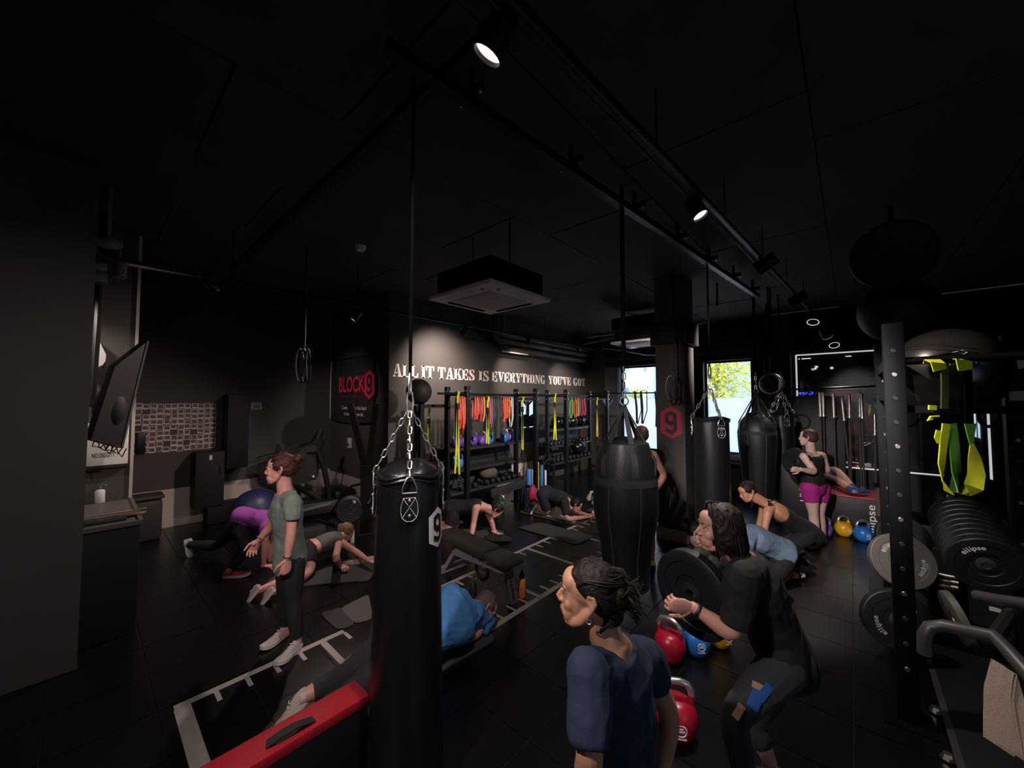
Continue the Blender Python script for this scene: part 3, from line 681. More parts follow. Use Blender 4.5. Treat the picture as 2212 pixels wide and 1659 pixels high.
p = G(226, 1127, .991); ky = thing('card_terminal', 'black keypad tray lying on the counter', 'keypad', p)
obj('case', B().box(p + UP * .012, (.17, .28, .024), None, .005), m_dark, ky); kb_ = B()
for i in range(5):
    for j in range(4): kb_.box(p + V((-.06 + .03 * i, -.09 + .06 * j, .026)), (.02, .045, .006))
obj('key', kb_, m_steel2, ky)
p = G(245, 1108, .996); b = B().tube([p - YY * .2, p, p + YY * .24], .006, 6); b.tube([p - YY * .08 + XX * .01, p + YY * .17 + XX * .02], .007, 6); single('lanyard_pen', b, m_dull, 'shiny pens lying across the counter tray', 'pen')
sack(G(286, 1113, .998) + UP * .015, (.06, .1, .016), 'brown leather pouch on the counter edge', mat('brown leather', (.12, .05, .035), .5), 'leather_pouch', 'pouch')
# poster with slogan
XN = XT + .004; a = oX(189, 918, XN); b_ = oX(277, 1003, XN); z1, z0 = oX(277, 912, XN).z, oX(277, 1000, XN).z
ps = thing('wall_poster', 'bright white board reading NO DIGGITY on the nook wall', 'board', (XN, a.y, z0))
ya, yb = a.y - .05, oX(277, 960, XN).y
obj('panel', B().bb((XN, ya, z0), (XN + .03, yb, z1), .006), mat('off white board', (.80, .74, .68), .5, var=.04), ps)
obj('tray', B().bb((XN, ya, z0 - .03), (XN + .045, yb, z0 - .001)), m_dark, ps)
text('NO DIGGITY', (XN + .031, oX(198, 990, XN + .03).y, oX(198, 990, XN + .03).z), YY, UP, .05, m_dark, ps, width=oX(248, 985, XN + .03).y - oX(198, 990, XN + .03).y)
pl_ = B().bb((XN + .031, yb - .16, z0 + .30), (XN + .033, yb - .01, z1 - .02)); obj('label_patch', pl_, mat('pale blue print', (.62, .68, .78), .5, var=.03), ps)
text('ed', (XN + .0335, yb - .12, z0 + .34), YY, UP, .05, m_dark, ps)
# white split air conditioner seen end on
XE = -5.75; A0 = oX(190, 755, XE).y; Ze = lambda py: oX(205, py, XE).z
prf = [oX(px, py, XE) for px, py in ((185, 722), (206, 723), (214, 735), (222, 752), (229, 766), (228, 779), (222, 788), (211, 793), (185, 789))]
hc = thing('wall_air_conditioner', 'white rounded air conditioner high on the nook wall', 'air conditioner', (-5.9, prf[0].y, prf[-1].z))
obj('housing', B().prism([(p.y, p.z) for p in prf], (XT + .002, 0, 0), YY, UP, XE - XT), m_white, hc)
obj('vent', B().bb((XT + .05, prf[6].y, prf[6].z - .02), (XE - .05, prf[5].y, prf[5].z - .01)), m_dark, hc)
obj('seam', B().bar(oX(203, 724, XE + .002), oX(202, 790, XE + .002), .008, .004), m_steel2, hc)
# tilted screen on a ceiling arm with trailing cables
cs = [W(248, 792, 3.55), W(319, 737, 3.85), W(263, 968, 3.75), W(197, 950, 3.4)]
tv = thing('tilted_television', 'black flat television tilted downwards on a bracket, cables hanging', 'television', cs[0])
nrm = (cs[1] - cs[0]).cross(cs[3] - cs[0]).normalized(); tb = B(); tb.add(cs + [c + nrm * .06 for c in cs], [(0, 1, 2, 3), (7, 6, 5, 4), (0, 4, 5, 1), (1, 5, 6, 2), (2, 6, 7, 3), (3, 7, 4, 0)], False)
obj('panel', tb, m_blk2, tv); obj('bezel', B().bar(cs[1] - nrm * .005, cs[2] - nrm * .005, .014), mat('satin bezel', (.2, .2, .2), .25), tv)
mid = (cs[0] + cs[2]) / 2 + nrm * .06; obj('bracket', B().tube([mid, mid + nrm * .2, V((mid.x - .3, mid.y - .1, ZC))], .03, 8), m_steel, tv)
obj('back_housing', B().ell(mid + nrm * .02, (.12, .12, .2), n=12), m_blk2, tv)
cb = B()
for k in range(6):
    q = cs[3].lerp(cs[2], .1 + .14 * k); cb.tube([q, q - UP * .05 + CR * .02 * (k % 3 - 1), q - UP * (.06 + .02 * (k % 3)) + CR * .06, q - UP * .02 + CR * .1], .005, 5)
obj('cable', cb, m_dark, tv)
# speakers, camera and tray near the ceiling on the left
for k, (px, py, s, lab) in enumerate(((207, 570, .16, 'upper grey speaker box high beside the left pillar'), (211, 597, .13, 'lower grey speaker box high beside the left pillar'))):
    single('wall_speaker', B().box(W(px, py, 3.6), (s, s, s * .95), None, .01), m_steel2, lab, 'speaker')
p = W(234, 525, 3.4); b = B().ell(p, (.07, .10, .05), n=12); b.tube([p, V((p.x, p.y, ZC))], .015, 8); single('security_camera', b, mat('grey plastic', (.16, .15, .15), .5), 'grey white camera on the ceiling at upper left', 'camera')
tr = thing('cable_tray', 'galvanised cable tray with coiled flex at upper left', 'cable tray', W(262, 570, 3.7))
a, c_ = W(266, 565, 3.7), W(400, 590, 4.6); obj('channel', B().bar(a, c_, .05, .10, UP), mat('pale galvanised tray', (.55, .46, .40), .6), tr)
cl = B(); q = W(259, 583, 3.68)
for k in range(9): cl.torus(q + UP * (.07 - .017 * k), UP, .045, .008, 14, 5)
cl.tube([q + UP * .08, q + UP * .3], .006, 6); obj('coil', cl, m_dull, tr)
obj('channel', B().bar(c_, W(470, 604, 5.4), .04, .05, UP), m_steel2, tr)
# photo collage
m_pic = mat('dim photo print', (.11, .08, .075), .5, vs=18, var=.8); m_frame = mat('photo paper border', (.62, .52, .50), .6, var=.15)
pwall = thing('photo_collage', 'grid of small instant photographs pinned to the dark back wall', 'photo collage', (XL, 1.0, 1.6))
def photo_mesh(fr):
    b = B(); b.box((.0015, 0, 0), (.003, .082, .088)); b.cm = 1
    b.box((.0035, 0, .006 if fr else 0), (.002, .066, .056 if fr else .07)); return b.mesh('photo', [m_frame, m_pic])
pm = [photo_mesh(1), photo_mesh(0)]
y0_, y1_, z1_, z0_ = oX(291, 872, XL).y, oX(468, 872, XL).y, 2.04, 1.24
nc, nr = 12, 9
for i in range(nc):
    for j in range(nr):
        if (i, j) in ((1, 1), (0, 4), (4, 7), (7, 7), (8, 5), (5, 5)): continue
        o = link('photo', pm[1 if random.random() < .35 else 0], pwall, local=True)
        o.location = V((XL + .001 + .001 * ((i + j) % 3), y0_ + (i + .5) * (y1_ - y0_) / nc + random.uniform(-.008, .008), z1_ - (j + .5) * (z1_ - z0_) / nr + random.uniform(-.01, .01))) - pwall.location
        o.rotation_euler = (random.uniform(-.08, .08), 0, 0)
p = oX(303, 958, -8.2); single('wall_phone', B().box(p, (.08, .12, .34), None, .03), m_glassd, 'black handset unit mounted at the nook corner', 'phone')
p = oX(554, 877, XL + .01); nb_ = thing('wall_notice', 'small printed paper notice above the blue ribbons', 'notice', p); obj('sheet', B().box(p, (.004, .17, .13)), mat('dim white paper', (.38, .36, .36), .7), nb_)
lb = B()
for k in range(5): lb.box(p + V((.003, 0, .045 - .022 * k)), (.001, .13 - .02 * (k % 2), .01 if k != 3 else .02))
obj('print', lb, m_dark, nb_)
p = oX(507, 912, XL + .01); single('wall_card', B().box(p, (.004, .08, .05)), mat('grey card', (.3, .3, .3), .7), 'small grey card left of the blue ribbons', 'card')
md = thing('medal_ribbons', 'blue and white medal ribbons hanging on the back wall', 'ribbons', oX(530, 895, XL)); q0 = oX(530, 893, XL + .03)
for k in range(6):
    b = B(); o_ = V((.004 * k, -.07 + .028 * k, 0)); b.ribbon([q0 + o_, q0 + o_ - UP * .25 + YY * .01, q0 + o_ - UP * (.44 + .02 * (k % 3)) - YY * .01], .024, .003, YY)
    obj('ribbon', b, mat('blue ribbon', (.02, .04, .20), .6) if k % 2 else mat('white ribbon', (.22, .22, .25), .6), md)
b = B().cyl(oX(519, 952, XL + .05), oX(519, 952, XL + .06), .035); obj('medal', b, mat('pewter medal', (.45, .43, .42), .4), md)
cbn = thing('tall_cabinet', 'tall black cabinet against the back wall under the photographs', 'cabinet', (-8.2, 1.5, 0))
obj('body', B().bb((-8.47, 1.22, .3), (-8.08, 1.62, 1.22), .02), m_blk2, cbn); obj('plinth', B().bb((-8.42, 1.4, .0), (-8.1, 1.95, .32), .02), m_blk2, cbn); obj('upper_body', B().bb((-8.47, 1.64, .9), (-8.1, 1.96, 2.2), .02), m_blk2, cbn)
obj('handle', B().cyl((-8.06, 1.56, .85), (-8.06, 1.56, 1.0), .01, n=8), m_dull, cbn); obj('label_card', B().box((-8.075, 1.42, 1.13), (.006, .04, .08)), m_white, cbn)
bn = thing('waste_bin', 'dark grey rounded bin beside the counter', 'bin', (-8.0, .62, 0))
obj('body', B().bb((-8.2, .42, .0), (-7.85, .82, .60), .06), mat('dark grey plastic', (.035, .033, .032), .5), bn); obj('lid', B().bb((-8.22, .40, .605), (-7.83, .84, .66), .025), m_steel2, bn)
# banner
bnr = thing('fabric_banner', 'black fabric banner with red BLOCK 9 print on the corner wall', 'banner', (-7.5, YJ - .05, 2.3)); bb_ = B(); nx, nz = 24, 14
def bpt(u, v):   # u,v in 0..1 across / up
    x = -8.33 + 1.80 * u; z = 1.70 + 1.22 * v - .06 * sin(pi * u) * (1 - v) + .03 * v * sin(pi * u)
    return V((x, YJ - .045 - .03 * (.5 + .5 * sin(9 * u + 2 * v)) * (1 - .6 * v), z))
bb_.add([bpt(i / nx, j / nz) for j in range(nz + 1) for i in range(nx + 1)], [(j * (nx + 1) + i, j * (nx + 1) + i + 1, (j + 1) * (nx + 1) + i + 1, (j + 1) * (nx + 1) + i) for j in range(nz) for i in range(nx)])
obj('cloth', bb_, mat('black banner cloth', (.022, .021, .022), .6, bump=(30, .3)), bnr, sharp=0)
obj('top_rod', B().cyl(bpt(0, 1) + UP * .02 - XX * .04, bpt(1, 1) + UP * .02 + XX * .04, .013, n=8), m_steel, bnr)
obj('edge_rope', B().tube([bpt(0, v / 6) - YY * .01 for v in range(7)], .012, 6), mat('pale rope', (.5, .45, .42), .8), bnr)
m_pink = mat('crimson print', (.62, .02, .09), .6, var=.1)
def bx_(px, py): return oY(px, py, YJ - .085)
q = bx_(732, 847); text('BLOCK', q, XX, UP, bx_(732, 815).z - q.z, m_pink, bnr, bold=.03, width=bx_(788, 830).x - q.x)
logo9(bx_(798, 831), XX, UP, .56, bnr, m_pink, mat('banner black', (.02, .018, .02), .6))
q = bx_(730, 860); text('HEALTH & FITNESS GYM', q, XX, UP, .05, mat('dull crimson print', (.25, .012, .04), .6), bnr, width=bx_(788, 858).x - q.x, bold=0)
q = bx_(738, 884); text('Community is at the heart', q, XX, UP, .075, m_paint, bnr, width=bx_(792, 880).x - q.x)
q = bx_(743, 897); text('of everything we do.', q, XX, UP, .075, m_paint, bnr, width=bx_(785, 893).x - q.x)
p = oY(755, 957, YJ - .02); ws = thing('wall_dispenser', 'small white wall dispenser below the banner', 'dispenser', p); obj('case', B().box(p, (.13, .04, .2), None, .008), m_white, ws); obj('window', B().box(p + V((-.02, -.021, -.03)), (.05, .004, .06)), m_dark, ws)
# treadmills, gym ball, ski trainer
tm = thing('treadmill', 'grey treadmill with raised deck in the back left corner', 'treadmill', G(690, 1120)); D0 = 7.0
pq = [W(556, 1002, D0), W(640, 972, D0), W(676, 962, D0), W(683, 968, D0), W(684, 1026, D0), W(678, 1037, D0), W(632, 1052, D0), W(560, 1040, D0)]
n0 = (pq[1] - pq[0]).cross(pq[6] - pq[0]).normalized(); tb = B(); tb.add(pq + [p + n0 * .07 for p in pq], [tuple(range(8)), tuple(range(15, 7, -1))] + [(i, i + 8, (i + 1) % 8 + 8, (i + 1) % 8) for i in range(8)], False)
obj('deck', tb, mat('satin grey brown panel', (.05, .045, .042), .35), tm); obj('belt', B().box(sum(pq, V()) / 8 + n0 * .08, (.3, .9, .02)), m_dark, tm)
obj('rail', B().tube([W(555, 989, D0 - .1), W(646, 962, D0 - .1)], .012, 8), m_dull, tm)
obj('screw', B().cyl(W(677, 1029, D0 - .04), W(677, 1029, D0 - .06), .02, n=10), m_white, tm)
obj('handle', B().tube([W(645, 964, D0), W(672, 955, D0), W(690, 928, D0), W(697, 932, D0), W(690, 948, D0), W(699, 954, D0), W(690, 978, D0), W(665, 978, D0)], .022, 8), m_steel, tm)
obj('grip', B().tube([W(687, 945, D0 - .02), W(694, 926, D0 - .02)], .03, 8), m_steel2, tm)
obj('upright', B().tube([W(688, 975, D0), W(700, 1010, D0), W(710, 1060, D0), W(711, 1095, D0)], [.06, .05, .05, .045], 8), m_steel, tm)
obj('leg', B().tube([W(640, 1050, D0), W(665, 1064, D0 - .1), W(690, 1078, D0)], .05, 8), m_steel, tm)
tm2 = thing('flat_treadmill', 'low black treadmill deck behind the standing trainer', 'treadmill', G(690, 1110)); q = G(672, 1112)
obj('deck', B().box(q + UP * .17, (.62, 1.3, .22), Matrix.Rotation(-.15, 3, 'Z'), .05), m_dark, tm2); obj('side_rail', B().bar(q + V((.33, -.75, .17)), q + V((.33, .65, .26)), .03, .05), m_dull, tm2); obj('motor_cover', B().box(q + V((-.02, .5, .34)), (.64, .4, .14), None, .06), m_steel, tm2)
b = B().ell(W(552, 1103, 6.3), .35, n=26, m=18); gb = thing('gym_ball', 'dark navy gym ball on the floor behind the trainer', 'ball', W(552, 1103, 6.3)); obj('shell', b, mat('navy rubber ball', (.015, .02, .075), .45), gb); obj('valve', B().ell(W(552, 1103, 6.3) + (CR * -.1 - CF * .33), .012), m_dull, gb)
sk = thing('ski_trainer', 'black V topped pulley machine with round fan beside the banner', 'exercise machine', G(790, 1170)); ds = 5.75
obj('post', B().bar(W(791, 1172, ds), W(793, 1005, ds), .15, .12, CR), m_steel, sk)
for px, py in ((757, 872), (814, 872)): obj('arm', B().bar(W(793 + (px - 785) * .12, 1012, ds), W(px, py, ds), .085, .07, CR), m_steel, sk)
fc = W(757, 1100, ds - .05); fb = B().lathe([(0, -.07), (.17, -.07), (.205, -.04), (.205, .04), (.17, .07), (0, .07)], fc, (CF - CR * .35).normalized(), 28); obj('fan_housing', fb, m_dark, sk)
fb = B()
for k in range(4): fb.torus(fc - CF * .072 + CR * .02, (CF - CR * .35).normalized(), .05 + .04 * k, .004, 24, 4)
obj('grille', fb, m_steel2, sk); obj('badge', B().box(W(765, 1084, ds - .15), (.05, .02, .03), None), m_white, sk)
obj('base', B().bar(G(770, 1180, .03), G(825, 1172, .03), .3, .06, UP), m_steel, sk)
hb = thing('hoop_stand', 'thin bent black tube stand beside the pulley machine', 'stand', G(705, 1128)); obj('frame', B().tube([G(702, 1128), W(745, 1062, 6.0), W(760, 1050, 6.0), W(800, 1040, 6.0), W(815, 1042, 6.0), W(812, 1055, 5.9), W(795, 1090, 5.6)], .02, 8), m_steel, hb); obj('foot', B().tube([G(682, 1122, .02), G(725, 1134, .02)], .02, 8), m_steel, hb)
# ================================================================ HEAVY BAGS
def chain(b, p, q, ln=.058, w_=.017, r=.0042):
    p, q = V(p), V(q); d = q - p; n = max(2, int(d.length / (ln * .78))); d.normalize(); s, u = perp(d)
    for i in range(n):
        c = p.lerp(q, (i + .5) / n); a = s if i % 2 else u; h = ln / 2 - w_
        pts = [c + a * (w_ * .62 * cos(t)) + d * ((h if sin(t) > 0 else -h) + w_ * .62 * sin(t)) for t in [2 * pi * k / 10 + .01 for k in range(10)]]
        b.tube(pts, r, 5, closed=True)
def wrapped(b, polys, h, cx, cy, z0, rad, ang, grow):
    for poly in polys:
        bm = bmesh.new(); f = bm.faces.new([bm.verts.new((x * h, y * h, 0)) for x, y in poly])
        for k in range(-8, 9):
            bmesh.ops.bisect_plane(bm, geom=bm.verts[:] + bm.edges[:] + bm.faces[:], plane_co=(k * .03, 0, 0), plane_no=(1, 0, 0))
        vs_ = []; bm.verts.index_update()
        for v in bm.verts:
            r_ = rad(z0 + v.co.y) + grow; a = ang + v.co.x / r_; vs_.append(V((cx + r_ * cos(a), cy + r_ * sin(a), z0 + v.co.y)))
        b.add(vs_, [[v.index for v in f.verts] for f in bm.faces]); bm.free()
ZB = 3.99; m_hang = mat('sooty black webbing', (.002, .002, .002), .95, spec=.03)
def toward(p): return math.atan2(-p.y, -p.x)
def heavybag(px, d, ztop, zbot, r0, r1, zap, label, logo=None, nch=4, aoff=0.0, link_=.058, dome=True, lr=.0042):
    q = W(px, 1000, d); x, y = q.x, q.y; t = thing('heavy_bag', label, 'punch bag', (x, y, zbot)); A = toward(q) + aoff
    rad = lambda z: r0 + (r1 - r0) * min(1, max(0, (ztop - z) / (ztop - zbot)))
    n, m = 48, 26; b = B(); vs_ = []
    for i in range(m + 1):
        f = i / m; z = zbot + (ztop - zbot) * f
        for k in range(n):
            a = A + 2 * pi * k / n; rr = rad(z)
            c_ = max(0, (f - .72) / .28); rr *= 1 - .055 * c_ * (.5 - .5 * cos(nch * (a - A) + pi)) + .012 * noise.noise(V((cos(a) * 2, sin(a) * 2, z * 3)))
            rr += .006 * c_ * sin(11 * (a - A)) * (1 - abs(cos(nch * (a - A) / 2)))
            vs_.append(V((x + rr * cos(a), y + rr * sin(a), z)))
    b.add(vs_, [(i * n + k, i * n + (k + 1) % n, (i + 1) * n + (k + 1) % n, (i + 1) * n + k) for i in range(m) for k in range(n)] + [tuple(range(n))[::-1]])
    obj('body', b, m_leather, t, sharp=50)
    b = B(); ring = [V((x + (rad(ztop) * (1.02 - .035 * (.5 - .5 * cos(nch * 2 * pi * k / n + pi)))) * cos(A + 2 * pi * k / n), y + rad(ztop) * (1.02 - .035 * (.5 - .5 * cos(nch * 2 * pi * k / n + pi))) * sin(A + 2 * pi * k / n), ztop + .012 * cos(nch * 2 * pi * k / n))) for k in range(n)]
    b.tube(ring, .012, 6, closed=True); b.tube([p - UP * .022 for p in ring], .009, 6, closed=True); obj('rim', b, m_leather, t)
    if dome:
        b = B(); vs_ = []
        for i in range(9):
            f = i / 8
            for k in range(n):
                a = A + 2 * pi * k / n; rr = rad(ztop) * .97 * cos(f * pi / 2 * .98); zz = ztop - .01 + .085 * sin(f * pi / 2) * (1 - .35 * (.5 + .5 * cos(nch * (a - A))) * cos(f * pi / 2)) + .004 * noise.noise(V((cos(a) * 5, sin(a) * 5, f * 6)))
                vs_.append(V((x + rr * cos(a), y + rr * sin(a), zz)))
        b.add(vs_, [(i * n + k, i * n + (k + 1) % n, (i + 1) * n + (k + 1) % n, (i + 1) * n + k) for i in range(8) for k in range(n)]); obj('crown', b, m_leather, t, sharp=0)
    else:
        obj('crown', B().lathe([(rad(ztop), -.002), (rad(ztop) * .9, -.05), (0, -.07)], (x, y, ztop), UP, 32), m_dark, t)
    ap = V((x, y, zap)); zr = ztop - .005
    for k in range(nch):
        a = A + 2 * pi * k / nch; N = V((cos(a), sin(a), 0)); T = V((-sin(a), cos(a), 0)); R_ = rad(ztop) + .008; s = r0 / .17
        at = lambda u, z, o=0.0: V((x, y, 0)) + (N * (rad(z) + .009 + o) + T * (u * s)) - N * (u * u * s * s / (2 * R_)) + UP * z
        ringp = [at(-.036, ztop - .075, .004), at(.036, ztop - .075, .004), at(.034, ztop - .045, .008), at(.012, ztop + .004, .004), at(-.012, ztop + .004, .004), at(-.034, ztop - .045, .008)]
        obj('d_ring', B().tube(ringp, .0038 * s, 6, closed=True), m_chrome, t)
        out = [(-.03, -.07), (.03, -.07), (.034, -.1), (.045, -.135), (.047, -.175), (.038, -.205), (.016, -.222), (-.016, -.222), (-.038, -.205), (-.047, -.175), (-.045, -.135), (-.034, -.1)]
        pb = B(); pts = [at(u, ztop + z, .002) for u, z in out]; cen = at(0, ztop - .15, .005); pb.add(pts + [cen] + [p - N * .008 for p in pts], [(i, (i + 1) % 12, 12) for i in range(12)] + [(i, 13 + i, 13 + (i + 1) % 12, (i + 1) % 12) for i in range(12)])
        pt = obj('patch', pb, m_leather, t)
        st_ = B(); seq = out[2:] ; sts = [at(u * .9, ztop - .15 + (z + .15) * .92, .006) for u, z in seq] + [at(-.031, ztop - .1, .006), at(.031, ztop - .1, .006)]
        def stitch(p, q, k_):
            for i in range(k_): st_.tube([p.lerp(q, (i + .15) / k_), p.lerp(q, (i + .8) / k_)], .0016 * s, 4)
        for i in range(len(sts) - 1): stitch(sts[i], sts[i + 1], 5)
        stitch(at(-.031, ztop - .1, .007), at(.036, ztop - .2, .007), 12); stitch(at(.031, ztop - .1, .007), at(-.036, ztop - .2, .007), 12)
        obj('stitching', st_, m_logo, pt); rv = B(); rv.ell(at(0, ztop - .112, .006), .0085 * s, n=8, m=6); rv.ell(at(0, ztop - .188, .006), .0085 * s, n=8, m=6); obj('rivet', rv, m_chrome, pt)
        cb_ = B(); chain(cb_, at(0, ztop + .0, .006), ap - N * -.012, link_, .017 * link_ / .058, lr); obj('chain', cb_, m_chrome, t)
    kb_ = B(); s = link_ / .058
    kb_.tube([ap + UP * h * s + CR * w_ * s for w_, h in ((0, -.01), (.014, .0), (.018, .05), (.012, .1), (0, .115), (-.014, .1), (-.018, .05), (-.014, 0))], .005 * s, 6, closed=True)
    kb_.tube([ap + UP * (.1 + h) * s + CF * w_ * s for w_, h in ((0, -.01), (.016, .0), (.024, .04), (.012, .1), (0, .12), (-.012, .1), (-.024, .04), (-.016, 0))], .006 * s, 6, closed=True)
    obj('carabiner', kb_, m_chrome, t)
    obj('hanger_strap', B().tube([ap + UP * .2 * s, ap + UP * (.2 * s + .16), V((x, y, ZB))], [.009, .010, .012], 8), m_hang, t)
    if logo:
        h, z0, off = logo; lb_ = B(); wrapped(lb_, [HEXA], h, x, y, z0, rad, toward(q) + off, .0035); L_ = obj('hexagon', lb_, m_logo, t, sharp=0)
        lb_ = B(); wrapped(lb_, NINE, h, x, y, z0, rad, toward(q) + off, .006); obj('numeral', lb_, m_dark, L_, sharp=0)
    return t
heavybag(884, 2.12, 1.70, .03, .172, .200, 2.04, 'large black leather heavy bag in front with white 9 emblem', logo=(.215, 1.415, 1.0), aoff=.02)
heavybag(1537, 4.62, 1.875, .30, .20, .20, 2.24, 'black heavy bag with open top hanging right of the column', nch=3, aoff=.55, dome=False, link_=.08, lr=.006)
heavybag(1691, 6.7, 1.86, .21, .185, .185, 2.25, 'slim black heavy bag with leather crown at far right', nch=4, aoff=.4, link_=.09, lr=.007)
m_vinyl = mat('matt black vinyl', (.0045, .0055, .0065), .5, bump=(60, .15)); m_vinyl2 = mat('dark grey vinyl panel', (.030, .033, .038), .5)
def anglebag(px, d, prof, zap, label, ns=6):
    q = W(px, 1000, d); x, y = q.x, q.y; t = thing('angle_bag', label, 'punch bag', (x, y, prof[0][1])); A = toward(q)
    n = 40; b = B(); b.lathe([(0, prof[0][1])] + prof + [(0, prof[-1][1] + .02)], (x, y, 0), UP, n, ref=(cos(A), sin(A), 0))
    for v in b.v:
        a = math.atan2(v.y - y, v.x - x); f = 1 + .012 * noise.noise(V((v.x * 5, v.y * 5, v.z * 4))) + (.02 * cos(10 * a) if v.z > prof[-3][1] else 0); v.x = x + (v.x - x) * f; v.y = y + (v.y - y) * f
    obj('body', b, m_vinyl, t); k1 = prof[-3]
    zb = k1[1] - .17; rb = [r for r, z in prof if z <= zb][-1]
    def rz(z):
        for (r0, z0), (r1, z1) in zip(prof, prof[1:]):
            if z0 <= z <= z1: return r0 + (r1 - r0) * (z - z0) / (z1 - z0)
        return prof[0][0]
    obj('belt', B().lathe([(rz(zb) + .006, zb - .03), (rz(zb + .06) + .008, zb + .03)], (x, y, 0), UP, n), m_nylon, t)
    for off in (-.5, .45, 2.1, -2.2):
        sm = B(); sm.tube([V((x + (rz(z) + .003) * cos(A + off), y + (rz(z) + .003) * sin(A + off), z)) for z in [prof[0][1] + .03 + (zb - prof[0][1] - .06) * i / 10 for i in range(11)]], .006, 5); obj('seam', sm, m_vinyl2, t)
    ap = V((x, y, zap))
    for k in range(ns):
        a = A + .3 + 2 * pi * k / ns; r_, z_ = k1; e = V((x + r_ * cos(a), y + r_ * sin(a), z_)); b = B(); b.ribbon([e - UP * .12 + V((cos(a), sin(a), 0)) * .012, e + V((cos(a), sin(a), 0)) * .01, ap], [.06, .055, .03], .006, V((-sin(a), cos(a), 0))); obj('strap', b, m_nylon, t)
    kb_ = B(); kb_.torus(ap + UP * .03, CF, .035, .007, 18, 6); chain(kb_, ap + UP * .05, ap + UP * .36, .08, .024, .006); obj('carabiner', kb_, m_chrome, t)
    obj('hanger_strap', B().tube([ap + UP * .33, V((x, y, ZB))], .02, 8), m_hang, t)
    return t
anglebag(1350, 3.25, [(.17, .53), (.188, .55), (.194, .70), (.208, .86), (.245, 1.03), (.265, 1.14), (.270, 1.25), (.262, 1.40), (.238, 1.60), (.195, 1.735), (.10, 1.77)], 2.06, 'large black angled bag hanging in the centre of the room')
anglebag(1637, 6.2, [(.18, .35), (.2, .38), (.21, .6), (.225, .8), (.25, 1.1), (.272, 1.35), (.28, 1.5), (.275, 1.6), (.25, 1.74), (.15, 1.85), (.08, 1.9)], 2.22, 'black angled bag hanging before the right window')

# ================================================================ BENCH, BOTTLES, MATS, FOAM BOXES
S0, S1 = G(1112, 1218, .47), G(962, 1150, .47); bd = (S1 - S0); BLn = bd.length; bd.normalize(); bsd = UP.cross(bd)
bc = thing('adjustable_bench', 'dark padded adjustable weight bench with grey frame marked ELLIPSE', 'bench', ((S0 + S1) / 2).xy.to_3d())
Rb = Matrix((bsd, bd, UP)).transposed(); m_pad = mat('brown black bench vinyl', (.030, .026, .023), .5, bump=(80, .1)); m_bfr = mat('light grey frame paint', (.17, .17, .19), .45)
obj('seat_pad', B().box(S0 + bd * .17, (.27, .34, .075), Rb, .03), m_pad, bc); obj('back_pad', B().box(S0 + bd * (.36 + (BLn - .36) / 2) + UP * .01, (.28, BLn - .36, .08), Rb, .03), m_pad, bc)
f1 = G(1108, 1302); beam0 = S0 + bd * .1 - UP * .1; beam1 = S0 + bd * 1.0 - UP * .16
obj('beam', B().bar(beam0, beam1, .08, .06, UP), m_bfr, bc); ftop = beam0 + UP * .02; fe = V((f1.x, f1.y, .0))
obj('leg', B().bar(ftop, fe + UP * .01, .085, .05, bsd), m_bfr, bc); obj('rear_leg', B().bar(beam1, (beam1 + bd * .22) * 1 - UP * (beam1.z - .03), .08, .05, bsd), m_bfr, bc)
re_ = beam1 + bd * .22; obj('rear_foot', B().bar(V((re_.x, re_.y, .04)) - bsd * .3, V((re_.x, re_.y, .04)) + bsd * .3, .07, .07), m_bfr, bc)
hb_ = B(); q = beam0 + bd * .42 - UP * .12; hb_.torus(q, bsd, .1, .02, 18, 6); obj('handle', hb_, m_steel, bc)
ld = (fe - ftop).normalized(); ln_ = bsd.cross(ld); side = -CF
fn = ld.cross(bsd).normalized(); fn = fn if fn.dot(EYE - fe) > 0 else -fn
lw = fn.cross(ld).normalized()
text('ELLIPSE', ftop.lerp(fe, .22) + fn * .0285 - lw * .022, ld, fn.cross(ld), .042, m_dark, bc, width=(fe - ftop).length * .66)
rk = B()
for k in range(4): rk.tube([S0 + bd * (.25 + .12 * k) - UP * .06 + bsd * .05, S0 + bd * (.25 + .12 * k) - UP * .09 + bsd * .07, S0 + bd * (.25 + .12 * k) - UP * .06 + bsd * .09], .006, 5)
obj('catch', rk, m_chrome, bc)
bottle(G(1128, 1289), .037, .27, mat('orange enamel', (.72, .22, .08), .5, bump=(40, .1)), m_dark, 'orange drinks bottle with black cap beside the bench', .27, .75)
bottle(G(1022, 1292), .035, .22, m_dark, m_steel2, 'black drinks bottle beside the head of the man in blue', .3, .7)
bottle(G(760, 1172), .035, .25, m_white, m_dull, 'white drinks bottle beside the pulley machine', .25, .55)
def flat(corners, z, th, m, name, label, cat, group=None, round_=True, cloth=0.0):
    cs_ = [G(px, py, z) for px, py in corners]; cen = sum(cs_, V()) / len(cs_); b = B(); n_ = len(cs_)
    if cloth:
        N = 16; g = []
        for j in range(N + 1):
            for i in range(N + 1):
                p = cs_[0].lerp(cs_[1], i / N).lerp(cs_[3].lerp(cs_[2], i / N), j / N); h = max(0, noise.noise(p * 7)) * cloth; g.append(V((p.x, p.y, z + th + h)))
        b.add(g, [(j * (N + 1) + i, j * (N + 1) + i + 1, (j + 1) * (N + 1) + i + 1, (j + 1) * (N + 1) + i) for j in range(N) for i in range(N)])
    pts = []
    for i in range(n_):
        p, a, c = cs_[i], cs_[i - 1], cs_[(i + 1) % n_]
        if round_: pts += [p + (a - p).normalized() * .05, p + ((a - p).normalized() + (c - p).normalized()) * .015, p + (c - p).normalized() * .05]
        else: pts.append(p)
    sgn = (cs_[1] - cs_[0]).cross(cs_[2] - cs_[1]).z
    if sgn < 0: pts = pts[::-1]
    if not cloth: b.prism([(p.x, p.y) for p in pts], (0, 0, z), XX, YY, th)
    return single(name, b, m, label, cat, group)
